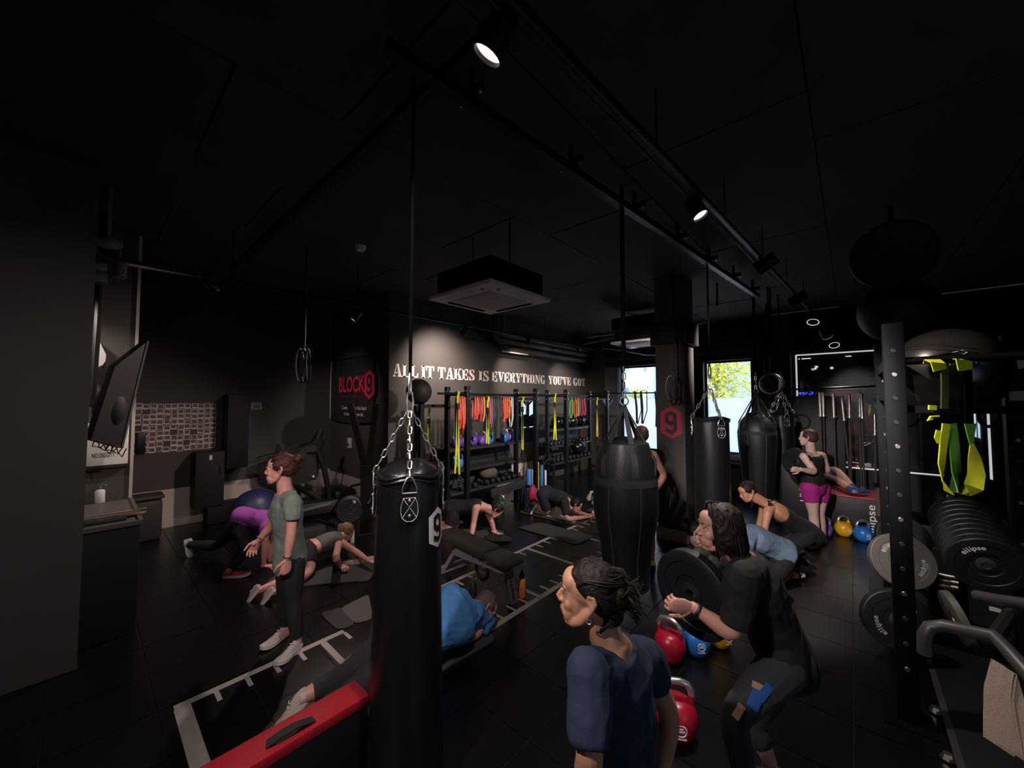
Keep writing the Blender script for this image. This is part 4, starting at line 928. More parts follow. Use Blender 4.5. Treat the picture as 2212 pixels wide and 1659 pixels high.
flat([(1118, 1141), (1168, 1130), (1284, 1160), (1246, 1177)], .003, .014, m_mat, 'exercise_mat', 'empty dark grey mat on the lane in mid floor', 'mat')
flat([(1120, 1107), (1178, 1088), (1278, 1118), (1248, 1136)], .003, .012, m_mat, 'exercise_mat', 'dark mat under the beige towel of the planking man', 'mat')
flat([(1132, 1103), (1181, 1091), (1261, 1120), (1240, 1130)], .016, .006, m_towel, 'gym_towel', 'beige towel spread under the planking man in black', 'towel', None, False, .02)
flat([(915, 1137), (950, 1115), (1090, 1150), (1080, 1172)], .003, .014, m_mat, 'exercise_mat', 'dark mat under the kneeling person in black vest', 'mat')
flat([(1265, 1105), (1290, 1092), (1360, 1105), (1350, 1118)], .003, .014, m_mat, 'exercise_mat', 'dark mat under the person in teal', 'mat')
flat([(1072, 1384), (1040, 1345), (620, 1560), (700, 1600)], .003, .014, m_mat, 'exercise_mat', 'dark mat under the man in the blue shirt', 'mat')
flat([(560, 1275), (600, 1240), (822, 1205), (800, 1255)], .003, .014, m_mat, 'exercise_mat', 'dark mat under the planking woman in grey green', 'mat')
flat([(735, 1316), (796, 1285), (806, 1338), (766, 1348)], .0035, .012, mat('light grey mat', (.075, .068, .062), .85), 'folded_mat', 'light grey folded mat beside the front bag', 'mat')
flat([(690, 1326), (740, 1312), (768, 1350), (730, 1362)], .0035, .008, mat('brown grey mat', (.035, .03, .027), .85), 'folded_mat', 'brown grey mat corner left of the light grey one', 'mat')
# red topped foam block, front left
def foambox(name, label, a, b_, top=.05, handle=True):
    a, b_ = V(a), V(b_); t = thing(name, label, 'foam block', ((a.x + b_.x) / 2, (a.y + b_.y) / 2, 0))
    obj('body', B().bb(a, (b_.x, b_.y, b_.z - .003), .012), m_foamblk, t)
    obj('top_cover', B().bb((a.x - .004, a.y - .004, b_.z - top), (b_.x + .004, b_.y + .004, b_.z + .004), .012), m_foamred, t)
    return t
rbx = foambox('foam_block', 'red topped black foam block with strap handle at lower left', (-2.16, -.6, 0), (-2.0, 1.07, .5), .05)
hp = [G(575, 1609, .508), G(608, 1585, .535), G(640, 1566, .535), G(678, 1553, .508)]
obj('handle', B().ribbon(hp, .045, .006, XX), m_nylon, rbx)
pbx = foambox('foam_block', 'padded black box with red top lying under the person with blue socks', (-.46, 7.98, 0), (.36, 8.75, .6), .03)
q = oY(1893, 1160, 7.97); text('ellipse', q, UP, -XX, .10, m_logo, pbx, width=oY(1890, 1092, 7.97).z - q.z)
q = oY(1727, 1047, 7.97); fb2 = thing('foam_upright', 'black padded upright with white letters RXM left of the pink shorts', 'foam block', (-.72, 8.2, 0))
obj('body', B().bb((-.95, 7.99, 0), (-.50, 8.6, 1.0), .02), m_foamblk, fb2); text('RXM', (q.x, 7.985, q.z), -UP, XX, .09, m_logo, fb2, width=.27)

wb = thing('equipment_shelf', 'dark low shelf with rolled items under the right window', 'shelf', oY(1590, 1005, 9.7)); q = oY(1592, 1003, 9.75)
obj('top', B().box((q.x, 9.85, .70), (1.3, .5, .05)), m_steel2, wb); obj('side', B().box((q.x - .6, 9.85, .34), (.05, .45, .68)), m_steel, wb); obj('side', B().box((q.x + .6, 9.85, .34), (.05, .45, .68)), m_steel, wb)
for k in range(3): single('rolled_mat', B().cyl((q.x - .5 + .03 * k, 9.74 + .11 * k, .785), (q.x + .3 + .05 * k, 9.74 + .11 * k, .785), .055, n=14), m_mat, ('front', 'middle', 'rear')[k] + ' dark rolled mat lying on the shelf under the right window', 'mat', 'rolled mats under the window')
# ================================================================ CEILING: tracks, spotlights, frame, cassettes, pipes
ZT = 3.62
def track(name, label, a, b_, zt=ZT):
    a, b_ = V(a), V(b_); t = thing(name, label, 'track', (a + b_) / 2)
    obj('rail', B().bar(a, b_, .036, .034, UP), m_steel, t); d = (b_ - a).normalized(); s = d.cross(UP)
    obj('conductor', B().bar(a - UP * .0185, b_ - UP * .0185, .012, .004, s), m_steel2, t)
    n = int((b_ - a).length / 1.5) + 1
    for k in range(n + 1):
        p = a.lerp(b_, k / n); obj('hanger', B().cyl(p + UP * .017, V((p.x, p.y, ZC)), .006, n=6), m_steel, t)
    return t
track('light_track', 'long black light track crossing the ceiling from front to street wall', (-.92, .95, ZT), (-.36, 10.1, ZT))
track('light_track', 'black light track in front of the lettered wall', (-5.1, -.4, 3.42), (-5.02, 9.6, 3.42))
cbl = B(); q = [V((-.92 + .06 * k - .07, .95 + 1.0 * k, ZT + .02 * (k % 2))) for k in range(10)]; cbl.tube(q, .006, 5); single('loose_cable', cbl, m_dark, 'thin cable running beside the long ceiling track', 'cable')
m_lens = bpy.data.materials.new('lit lamp lens'); m_lens.use_nodes = True; pr_ = m_lens.node_tree.nodes['Principled BSDF']
pr_.inputs['Emission Color'].default_value = (1, .84, .78, 1); pr_.inputs['Emission Strength'].default_value = 1.7; pr_.inputs['Base Color'].default_value = (.8, .7, .65, 1)
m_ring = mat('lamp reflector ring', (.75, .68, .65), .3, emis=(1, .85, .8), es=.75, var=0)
def spotlight(p, aim, label, on, zt=ZT, r=.058, L=.17, rim=False):
    p = V(p); d = (V(aim) - p).normalized(); t = thing('track_spotlight', label, 'spotlight', p, 0, None)
    obj('housing', B().lathe([(0, -L * .75), (r * .82, -L * .75), (r * .9, -L * .7), (r, L * .2), (r, L * .25), (r * .93, L * .25), (r * .90, L * .12)], p, d, 24), m_steel, t)
    obj('adaptor', B().box(V((p.x, p.y, zt - .03)), (.035, .12, .03)), m_steel, t); obj('arm', B().tube([V((p.x, p.y, zt - .04)), p - d * L * .3 + UP * .02], .01, 6), m_steel, t)
    if on:
        obj('lens', B().lathe([(0, L * .1), (r * .90, L * .12)], p, d, 24), m_lens, t)
        rb = B(); [rb.torus(p + d * L * (.13 + .012 * k), d, r * (.9 - .2 * k), .0025, 24, 4) for k in range(4)]; obj('reflector_ring', rb, m_ring, t)
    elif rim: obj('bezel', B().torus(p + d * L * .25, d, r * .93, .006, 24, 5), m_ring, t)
    return p, d
def disc_dir(px, py, d, c, a, b_):   # the way a lamp faces when its round lens is seen foreshortened by c
    v = (EYE - W(px, py, d)).normalized(); r = (CR - v * CR.dot(v)).normalized(); u = (UP - v * UP.dot(v) - r * UP.dot(r)).normalized(); q = (r * a + u * b_).normalized()
    return v * c + q * sqrt(1 - c * c)
def lit(px, py, d, aim, label, e, ang=55, zt=ZT, r=.058, col=(1, .86, .78), blend=.7, tint=None):
    p, dd = spotlight(W(px, py, d), aim, label, True, zt, r); spot(p + dd * .06, p + dd * 3, e, tint or col, ang, blend, .045)
L1 = lit(1062, 98, 1.55, W(1062, 98, 1.55) + disc_dir(1062, 98, 1.55, .42, -.55, -.83) * 3, 'lit round ceiling spotlight nearest the top of the room', 150, 120, r=.064)
L2 = lit(1508, 458, 2.9, W(1508, 458, 2.9) + disc_dir(1508, 458, 2.9, .50, .65, -.76) * 3, 'lit ceiling spotlight in the middle of the long track', 230, 105)
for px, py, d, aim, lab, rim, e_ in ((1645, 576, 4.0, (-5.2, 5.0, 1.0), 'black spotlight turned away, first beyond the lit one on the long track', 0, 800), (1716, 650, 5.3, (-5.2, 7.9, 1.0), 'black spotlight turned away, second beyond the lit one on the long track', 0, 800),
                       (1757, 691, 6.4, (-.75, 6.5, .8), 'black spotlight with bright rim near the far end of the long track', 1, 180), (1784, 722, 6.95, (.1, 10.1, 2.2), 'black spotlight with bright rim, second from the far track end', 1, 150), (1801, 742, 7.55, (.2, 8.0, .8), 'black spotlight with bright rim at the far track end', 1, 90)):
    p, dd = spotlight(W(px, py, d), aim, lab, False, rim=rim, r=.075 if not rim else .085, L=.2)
    spot(p + dd * .08, p + dd * 3, e_, (1, .88, .8), 62 if not rim else 42, .9, .06)
ZF = 3.42
lit(766, 687, 5.62, W(766, 687, 5.62) + disc_dir(766, 687, 5.62, .25, -.69, -.72) * 3, 'small lit spotlight high above the black banner', 270, 125, ZF, .05, (1, .76, .70), 1.0)
def wallspot(px, py, d, aim, lab, e, ang=70):
    p, dd = spotlight(W(px, py, d), aim, lab, True, ZF, .055); spot(p + dd * .06, p + dd * 3, e, (1, .84, .74), ang, 1.0, .05)
wallspot(1001, 718, 6.75, (-6.1, 4.6, 2.7), 'track spotlight facing the lettered wall, left one', 230, 100)
wallspot(1141, 738, 8.0, (-6.1, 6.9, 2.5), 'track spotlight facing the lettered wall, middle one', 150)
wallspot(1250, 753, 9.6, (-6.1, 9.0, 2.3), 'track spotlight facing the lettered wall, right one', 140)
p, dd = spotlight(W(460, 622, 4.6), (-7.6, 3.5, 1.75), 'black spotlight at the upper left turned to the banner', False, ZF); spot(p + dd * .08, p + dd * 3, 120, (1, .86, .8), 50, .9)
# hidden lamp of the nook behind the pillar
pn_, dn_ = spotlight(V((-5.15, -.45, 3.3)), (-6.1, .1, 1.9), 'spotlight in the nook behind the left pillar', True, ZF); spot(pn_ + dn_ * .06, pn_ + dn_ * 3, 60, (1, .88, .78), 75, .8)
# steel bag frame under the ceiling
fr = thing('bag_frame', 'black steel beam frame under the ceiling carrying the bags', 'frame', (-1.5, 4, 3.78))
beamA, beamB = V((-1.62, .9, 3.8)), V((-1.1, 7.3, 3.8))
obj('beam', B().bar(beamA, beamB, .06, .06, UP), m_steel, fr); obj('beam', B().bar((-1.2, 1.22, 3.83), (-6.0, 1.22, 3.83), .06, .06, UP), m_steel, fr)
bt_ = B()
for k in range(7):
    p = beamA.lerp(beamB, .08 + .145 * k); obj('bracket', B().bar(p + XX * .1 + UP * .06, p - XX * .1 + UP * .06, .05, .02, UP), m_steel, fr); obj('hanger', B().cyl(p + UP * .05, V((p.x, p.y, ZC)), .018, n=8), m_steel, fr)
    for s in (-1, 1): bt_.cyl(p + XX * .08 * s + UP * .045, p + XX * .08 * s + UP * .02, .012, n=6)
obj('bolt', bt_, m_chrome, fr, kind='stuff')
for px, pt, pb, d in ((1549, 560, 660, 6.2), (1442, 540, 640, 6.0), (1655, 655, 720, 7.0)):
    single('hanging_strap', B().ribbon([W(px, pt, d), W(px, pb, d)], .03, .008, CR), m_hang, 'dark strap hanging from the frame %s' % {1549: 'right of the column head', 1442: 'left of the column head', 1655: 'near the street wall'}[px], 'strap')
# gymnastic rings, coiled ropes
gr = thing('gymnastic_rings', 'pair of steel grey gymnastic rings hanging right of the window', 'rings', W(1665, 830, 6.3))
for k, (px, py) in enumerate(((1664, 829), (1669, 830))):
    c = W(px, py, 6.3 + .1 * k); obj('ring', B().torus(c, CF * .55 + CR * .83, .165, .016, 28, 8), m_steel2 if k else m_dull, gr); obj('strap', B().ribbon([c + UP * .165, c + UP * .5, V((c.x, c.y, ZC))], .03, .004, CR), m_nylon, gr)
single('coiled_strap', B().tube([W(1658 + 7 * sin(k * .8), 790 + 24 * cos(k * .8), 6.2) for k in range(9)], .012, 6), m_nylon, 'coiled dark strap beside the grey rings', 'strap')
for name, c0, d, lab in (('coiled_rope', (1457, 838), 5.45, 'coil of black rope hanging on the column above the red sign'), ('coiled_band', (657, 790), 4.6, 'coil of black bands hanging from the frame at left')):
    t = thing(name, lab, 'rope', W(*c0, d))
    for k in range(3): 
        ob = B(); cx_ = c0[0] - 10 + 9 * k; ob.tube([W(cx_ + (9 - 2 * k) * cos(a), c0[1] + (26 if d > 5 else 36) * sin(a), d - .03 * k) for a in [2 * pi * i / 20 for i in range(20)]], .012, 6, closed=True); obj('loop', ob, m_nylon if k else mat('worn grey rope', (.05, .05, .05), .5), t)
    obj('cord', B().tube([W(c0[0], c0[1] - 25, d), V((W(*c0, d).x, W(*c0, d).y, ZC))], .012, 6), m_nylon, t)
# ceiling cassettes
m_ac = mat('white air conditioner plastic', (.78, .76, .80), .5, var=.04); m_acg = mat('grey intake grille', (.5, .47, .5), .6, bump=(200, .3))
def cassette(cx, cy, z, s, label):
    t = thing('ceiling_cassette', label, 'air conditioner', (cx, cy, z)); h = s / 2; b = B()
    b.box((cx, cy, z + .02), (s, s, .045), None, .012); obj('panel', b, m_ac, t)
    obj('body', B().bb((cx - h * .86, cy - h * .86, z + .044), (cx + h * .86, cy + h * .86, z + .30)), m_steel, t)
    for i in range(4):
        for j_ in range(1):
            a = pi / 2 * i; R = Matrix.Rotation(a, 3, 'Z'); sl = B().box(V((cx, cy, z - .003)) + R @ V((0, h * .80, 0)), (s * .58, .05, .006), R); obj('air_slot', sl, m_dark, t)
            fl_ = B().box(V((cx, cy, z - .012)) + R @ V((0, h * .83, 0)), (s * .56, .035, .005), R @ Matrix.Rotation(.45, 3, 'X')); obj('flap', fl_, m_ac, t)
    obj('grille', B().box((cx, cy, z - .004), (s * .60, s * .60, .012), None, .004), m_acg, t)
    obj('drop_rod', B().cyl((cx - h * .6, cy, z + .3), (cx - h * .6, cy, ZC), .008, n=6), m_steel, t); obj('drop_rod', B().cyl((cx + h * .6, cy, z + .3), (cx + h * .6, cy, ZC), .008, n=6), m_steel, t)
cassette(-2.965, 2.955, 3.2, .96, 'white square ceiling air conditioner hanging in mid room')
p = oY(1392, 742, 7.7); cassette(p.x - .1, p.y + .1, p.z, .96, 'second white ceiling air conditioner beyond the column left')
dct = thing('air_duct_box', 'black duct box with cable above the far air conditioner', 'duct box', W(1385, 690, 8.0)); obj('box', B().box(W(1385, 705, 8.0), (.9, .9, .3), None, .01), m_steel, dct); obj('handle', B().tube([W(1370, 690, 7.6), W(1372, 680, 7.6), W(1392, 680, 7.6), W(1394, 690, 7.6)], .012, 6), m_steel, dct); obj('cable', B().tube([W(1352, 660, 7.8), W(1356, 676, 7.8), W(1375, 682, 7.7), W(1390, 678, 7.7), W(1396, 688, 7.7)], .01, 6), m_dark, dct)
# pipes over the lettered wall
pp = thing('ceiling_pipes', 'grey pipes running along the top of the lettered wall', 'pipes', (-5.9, 7, 3.4)); m_pipe = mat('grey painted pipe', (.055, .05, .048), .55, vs=4, var=.3)
for k, (z, x, r) in enumerate(((3.43, -5.85, .075), (3.27, -5.9, .08), (3.55, -5.8, .05))):
    y0_ = 6.0 + .25 * (k == 1); obj('pipe', B().tube([(x, y0_, ZC), (x, y0_, z + .15), (x, y0_ + .04, z + .05), (x, y0_ + .14, z), (x, 9.8, z)], r, 12), m_pipe, pp)
for y in (7.2, 8.4, 9.4): obj('clamp', B().bar((-5.86, y, 3.2), (-5.86, y, ZC), .02, .2, UP), m_steel, pp)
obj('bracket', B().bar((-5.75, 6.1, 3.18), (-5.75, 7.0, 3.18), .03), m_dado, pp)
cp = thing('conduit', 'bright steel conduit crossing under the ceiling by the street windows', 'conduit', W(1370, 760, 9.5)); obj('tube', B().tube([W(1300, 752, 9.6), W(1345, 757, 9.5), W(1395, 766, 9.4), W(1420, 766, 9.3)], .022, 8), m_dull, cp); obj('tube', B().tube([W(1240, 748, 9.8), W(1340, 726, 8.5)], .03, 8), m_pipe, cp)
sdm = thing('smoke_detector', 'small white smoke detector on the ceiling above the banner', 'detector', W(779, 535, 4.5)); c = W(779, 535, 4.6); c.z = ZC - .03; c = G(779, 536, ZC - .02); obj('case', B().lathe([(0, -.03), (.05, -.03), (.06, 0), (.065, .03), (0, .03)], c, UP, 18), m_white, sdm); obj('led', B().ell(c + V((.02, 0, -.032)), .005, n=6, m=5), m_dark, sdm)
# ================================================================ RIGHT SIDE: power rack, plates, barbells, mirrors
RXa, RXb, RYa, RYb = .22, .95, 3.66, 4.86
rk = thing('power_rack', 'tall black power rack at the right with perforated posts', 'rack', (.6, 4.2, 0))
m_rack = mat('blue black rack steel', (.0013, .0015, .0035), .5, spec=.15, bump=(160, .04)); bo = B(); ho = B()
for x, y, h in ((RXa, RYa, 2.62), (RXa, RYb, 2.62), (RXb, RYb, 2.62), (RXb, RYa, 2.62)):
    obj('post', B().box((x, y, h / 2), (.105, .105, h), None, .006), m_rack, rk)
    obj('foot_plate', B().box((x, y, .006), (.24, .24, .012)), m_rack, rk)
    fx = -1 if x == RXa else -1
    for k in range(14):
        z = .35 + .16 * k
        (ho if k % 3 else bo).lathe([(0, .004), (.012, .004), (.016, 0)], (x, y - .0535, z), -YY, 10)
for x in (RXa, RXb):
    for z in (2.36, 2.13): obj('side_rail', B().bar((x, RYa, z), (x, RYb, z), .07, .07, UP), m_rack, rk)
    obj('base_rail', B().bar((x, RYa, .06), (x, RYb, .06), .08, .08, UP), m_rack, rk)
for z in (2.36,): obj('pull_up_bar', B().cyl((RXa, RYa - .01, z), (RXb, RYa - .01, z), .026, n=12), m_rack, rk); obj('cross_member', B().bar((RXa, RYb, z + .1), (RXb, RYb, z + .1), .07), m_rack, rk)
obj('cross_member', B().bar((RXa, RYb, .1), (RXb, RYb, .1), .07), m_rack, rk)
obj('bolt', bo, m_dull, rk, kind='stuff'); obj('hole', ho, m_dark, rk, kind='stuff')
for y in (RYa - .25, RYa + .2): 
    c = V((RXa + .0, y, .012)); obj('floor_bolt', B().lathe([(0, .03), (.02, .03), (.035, 0)], c + XX * .14, UP, 8), m_dull, rk)
# dip bars, spotter arms
db_ = thing('dip_bar', 'thick black dip bar handles on the right rack', 'dip bar', W(2050, 1380, 2.0))
obj('bar', B().tube([W(1998, 1412, 2.05), W(1998, 1372, 2.05), W(2008, 1355, 2.05), W(2040, 1352, 2.02), W(2150, 1376, 1.85), W(2190, 1420, 1.75), W(2260, 1500, 1.6)], .032, 12), m_steel2, db_)
obj('bar', B().tube([W(2110, 1287, 2.1), W(2160, 1297, 2.0), W(2280, 1315, 1.8)], .03, 12), m_steel2, db_); obj('bracket', B().tube([W(2150, 1376, 1.85), W(2180, 1330, 1.95), W(2230, 1306, 1.9)], .03, 8), m_steel, db_)
obj('label_patch', B().box(W(2150, 1317, 2.0), (.04, .004, .02)), m_white, db_)
# beige towel on the dip bar: sheet with folds
def hanging(name, label, top, pts_l, wd, L, m, d, folds=3, amp=.03):
    b = B(); nx, nz = 18, 20; g = []
    for j in range(nz + 1):
        v = j / nz
        for i in range(nx + 1):
            u = i / nx; p = top[0].lerp(top[1], u) - UP * (L[0] + (L[1] - L[0]) * u) * v + CF * (amp * sin(folds * 2 * pi * u + .8 * v) * min(1, v * 2 + .25)) + CR * (.04 * v * (u - .5)); g.append(p)
    fs = [(j * (nx + 1) + i, j * (nx + 1) + i + 1, (j + 1) * (nx + 1) + i + 1, (j + 1) * (nx + 1) + i) for j in range(nz) for i in range(nx)]
    b.add(g, fs); b.add([p + CF * .012 for p in g], [f[::-1] for f in fs]); return single(name, b, m, label, 'towel')
m_tw2 = mat('cream towelling', (.42, .33, .27), .95, bump=(260, .7), vs=60, var=.2)
hanging('gym_towel', 'cream towel hanging from the black bar at the right edge', (W(2148, 1425, 1.85), W(2204, 1462, 1.72)), None, .1, (.40, .37), m_tw2, 1.8, 2.3, .04)
obj_tw = hanging('gym_towel', 'brown towel draped beside the padded box on the right', (W(1896, 1047, 5.2), W(1936, 1050, 4.8)), None, .3, (.42, .42), mat('brown patterned towelling', (.17, .115, .08), .95, bump=(200, .8), vs=30, var=.6), 5, 3, .03)
b = B(); b.bar(W(1890, 1048, 5.25), W(1945, 1052, 4.7), .06, .03, UP); b.bb(G(1905, 1120) + V((-.02, -.02, 0)), G(1905, 1120) * 1 + V((.02, .02, .85))); single('towel_rail', b, m_steel, 'black stand carrying the brown towel', 'stand')
# yellow straps on the rack
def loopstrap(top, w2, L, label, th=.05):
    T = V(top); t = thing('suspension_trainer', label, 'suspension trainer', T, 0, 'yellow straps on the power rack'); b = B()
    b.ribbon([T + V((0, .03, .0)), T + V((0, 0, .033)), T + V((0, -.035, 0)), T + V((0, -.04, -.07))], .085, .006, CR); obj('anchor', b, m_yel, t)
    obj('webbing', B().ribbon([T - UP * .06, T - UP * .33], .05, .008, CR), mat('olive webbing', (.05, .07, .012), .7), t); obj('buckle', B().box(T - UP * .36, (.07, .03, .08), None, .008), m_nylon, t)
    b = B(); pts = [T - UP * .38 - CR * .015, T - UP * (.38 + L * .45) - CR * w2 * .75, T - UP * (.38 + L * .8) - CR * w2, T - UP * (.38 + L * .97) - CR * w2 * .6, T - UP * (.38 + L)]
    b.ribbon(pts, .055, .006, [CR, (CR + CF).normalized(), (CR + CF * 2).normalized(), (CR * .2 + CF).normalized(), CF]); obj('loop', b, m_yel, t)
    b = B(); pts = [T - UP * .38 + CR * .015, T - UP * (.38 + L * .45) + CR * w2 * .7, T - UP * (.38 + L * .8) + CR * w2 * .9, T - UP * (.38 + L * .97) + CR * w2 * .5, T - UP * (.38 + L)]
    b.ribbon(pts, .055, .006, [CR, (CR - CF).normalized(), (CR - CF * 2).normalized(), (CF - CR * .2).normalized(), CF]); obj('loop', b, m_green, t); return t
dl = 2.40
t = thing('suspension_trainer', 'yellow and green strap loop hanging from the rack bar, left one', 'suspension trainer', W(2020, 788, dl), 0, 'yellow straps on the power rack')
ob = B(); ob.ribbon([W(2004, 784, dl + .04), W(2014, 777, dl), W(2026, 784, dl - .05), W(2030, 800, dl - .05)], [.05, .075, .085, .08], .006, CR); obj('anchor', ob, m_yel, t)
obj('webbing', B().ribbon([W(2040, 790, dl), W(2041, 840, dl), W(2040, 890, dl)], .045, .008, CR), mat('olive webbing', (.05, .07, .012), .7), t); obj('buckle', B().box(W(2036, 893, dl), (.07, .03, .06), None, .008), m_hang, t)
obj('loop', B().ribbon([W(2044, 915, dl), W(2038, 960, dl), W(2034, 1000, dl), W(2036, 1035, dl), W(2050, 1064, dl)], [.05, .075, .085, .085, .08], .006, [CR, (CR + CF * .3).normalized(), (CR + CF * .4).normalized(), (CR + CF * .8).normalized(), (CR * .4 + CF).normalized()]), m_yel, t)
obj('loop', B().ribbon([W(2056, 915, dl + .05), W(2062, 970, dl + .06), W(2066, 1020, dl + .07), W(2058, 1064, dl + .05)], [.06, .10, .12, .09], .006, [CR, (CR + CF * .3).normalized(), (CR + CF * .4).normalized(), (CR * .4 + CF).normalized()]), m_green, t)
obj('tab', B().ribbon([W(2006, 880, dl), W(2022, 881, dl)], .03, .01, UP), m_yel, t); obj('cord', B().tube([W(2028, 899, dl), W(2010, 900, dl), W(2004, 908, dl), W(2014, 905, dl)], .006, 6), m_yel, t); obj('tab', B().ribbon([W(2028, 930, dl), W(2024, 945, dl), W(2030, 955, dl)], .035, .006, CR), m_yel, t)
t = thing('suspension_trainer', 'yellow strap loop hanging from the rack bar, right one', 'suspension trainer', W(2078, 788, dl), 0, 'yellow straps on the power rack')
ob = B(); ob.ribbon([W(2064, 786, dl + .04), W(2072, 775, dl), W(2082, 778, dl - .05), W(2085, 800, dl - .05)], [.06, .08, .09, .085], .006, CR); obj('anchor', ob, m_yel, t)
obj('webbing', B().ribbon([W(2090, 795, dl), W(2092, 860, dl), W(2094, 915, dl)], .05, .008, CR), m_hang, t)
obj('strap', B().ribbon([W(2096, 915, dl), W(2097, 940, dl), W(2099, 962, dl)], [.075, .045, .02], .006, CR), m_green, t)
obj('loop', B().ribbon([W(2099, 958, dl), W(2105, 990, dl), W(2109, 1025, dl), W(2103, 1052, dl), W(2082, 1068, dl)], [.02, .06, .08, .085, .07], .006, [CR, (CR - CF * .4).normalized(), (CR - CF * .5).normalized(), (CR - CF).normalized(), CF]), m_yel, t)
t = thing('suspension_trainer', 'bright yellow strap bundle knotted beside the tall rack post', 'suspension trainer', W(1912, 860, 3.5), 0, 'yellow straps on the power rack')
ob = B(); dd_ = 3.5
ob.ribbon([W(1926, 862, dd_), W(1906, 853, dd_), W(1894, 858, dd_), W(1900, 866, dd_), W(1926, 870, dd_)], .05, .006, UP); ob.ribbon([W(1904, 874, dd_), W(1914, 886, dd_), W(1926, 886, dd_)], .06, .006, UP); obj('strap', ob, m_yel, t)
ob = B(); ob.ribbon([W(1924, 905, dd_), W(1916, 920, dd_), W(1908, 930, dd_ + .02)], .10, .006, CR); ob.ribbon([W(1928, 924, dd_), W(1922, 945, dd_)], .06, .006, CR); ob.box(W(1920, 901, dd_), (.1, .05, .04)); obj('strap', ob, m_yel, t)
ob = B(); ob.ribbon([W(1913, 925, dd_), W(1910, 960, dd_), W(1914, 990, dd_), W(1924, 1006, dd_), W(1934, 1000, dd_)], [.07, .075, .06, .05, .04], .006, CR); ob.ribbon([W(1925, 930, dd_), W(1922, 970, dd_), W(1928, 1000, dd_)], .05, .006, CR); obj('strap', ob, m_green, t)
ob = B(); ob.ribbon([W(1916, 990, dd_), W(1912, 1020, dd_)], .03, .006, CR); obj('strap', ob, m_yel, t)
obj('cord', B().tube([W(1926, 850, dd_), W(1893, 846, dd_), W(1888, 862, dd_), W(1900, 874, dd_), W(1926, 880, dd_)], .006, 5), m_nylon, t)
hk = thing('loop_cord', 'black looped cable hanging inside the rack', 'cord', W(1975, 880, 3.3)); obj('loop', B().tube([W(1962 + 26 * cos(a), 895 + 26 * sin(a), 3.3) for a in [2 * pi * i / 24 for i in range(24)]], .008, 6, closed=True), m_nylon, hk); obj('cord', B().tube([W(1965, 870, 3.3), W(1962, 800, 3.3)], .007, 5), m_nylon, hk)
# gym balls on top of the rack
gbt = thing('gym_ball', 'large dark gym ball marked 3 resting on the rack top', 'ball', V((.585, 4.1, 2.0))); RB_ = .31; cB = W(2046, 803, 2.75)
obj('shell', B().ell(cB, RB_, n=40, m=28), mat('dark charcoal gym ball rubber', (.024, .021, .019), .3, bump=(8, .03)), gbt, sharp=0)
vv = (EYE - cB).normalized(); sx_, su_ = perp(vv); sx_ = CR - vv * CR.dot(vv); sx_.normalize(); su_ = vv.cross(sx_); su_ = su_ if su_.z > 0 else -su_
def onball(u, v): 
    p = sx_ * u + su_ * v; return cB + (p + vv * sqrt(max(.0, RB_ * RB_ - p.length_squared))).normalized() * (RB_ + .002)
# chalk 3
tgt = W(2084, 768, 2.7)
for yy_ in (-.2, .2): obj('cradle_bar', B().bar((RXa, cB.y + yy_, cB.z - .27), (RXb, cB.y + yy_, cB.z - .27), .05), m_rack, rk)
uv0 = ((tgt - EYE).normalized() * (cB - EYE).length - (cB - EYE)); u0, v0 = uv0.dot(sx_) * .93, uv0.dot(su_) * .93
obj('chalk_mark', B().tube([onball(u0 + a, v0 + b_) for a, b_ in ((-.055, .02), (-.01, .035), (.01, .02), (-.02, -.005), (.0, -.002), (.035, -.012), (.05, -.05))], .0035, 5), m_white, gbt)
for k in range(6): pass
obj('groove', B().torus(cB + UP * .10, (.25, .1, 1), sqrt(RB_ ** 2 - .10 ** 2) + .0005, .0022, 50, 4), m_dark, gbt); obj('groove', B().torus(cB + UP * .13, (.25, .1, 1), sqrt(RB_ ** 2 - .13 ** 2) + .0005, .0022, 50, 4), m_dark, gbt)
g2 = thing('gym_ball', 'black gym ball high behind the rack post', 'ball', W(1940, 668, 3.9)); obj('shell', B().ell(W(1940, 672, 3.9), .32, n=32, m=22), m_ball if False else mat('black gym ball rubber', (.008, .008, .012), .6), g2); obj('valve', B().ell(W(1936, 700, 3.58), .012, n=8), m_dull, g2); obj('shelf_bar', B().bar(W(1940, 728, 3.9) - XX * .4 - UP * .07, W(1940, 728, 3.9) + XX * .4 - UP * .07, .05), m_rack, g2)
dk = thing('ceiling_drum', 'round black rimmed drum hanging under the ceiling above the rack', 'drum', W(1928, 545, 3.6)); c = W(1928, 547, 3.7); ax_ = (EYE - c).normalized() + UP * -.2
obj('shell', B().lathe([(0, 0), (.29, 0), (.31, .03), (.31, .1), (.0, .1)], c, ax_, 36), m_dark, dk); obj('rim', B().torus(c + ax_.normalized() * .1, ax_, .30, .016, 40, 8), m_steel, dk); obj('hanger', B().cyl(c, V((c.x, c.y, ZC)), .02, n=8), m_steel, dk)
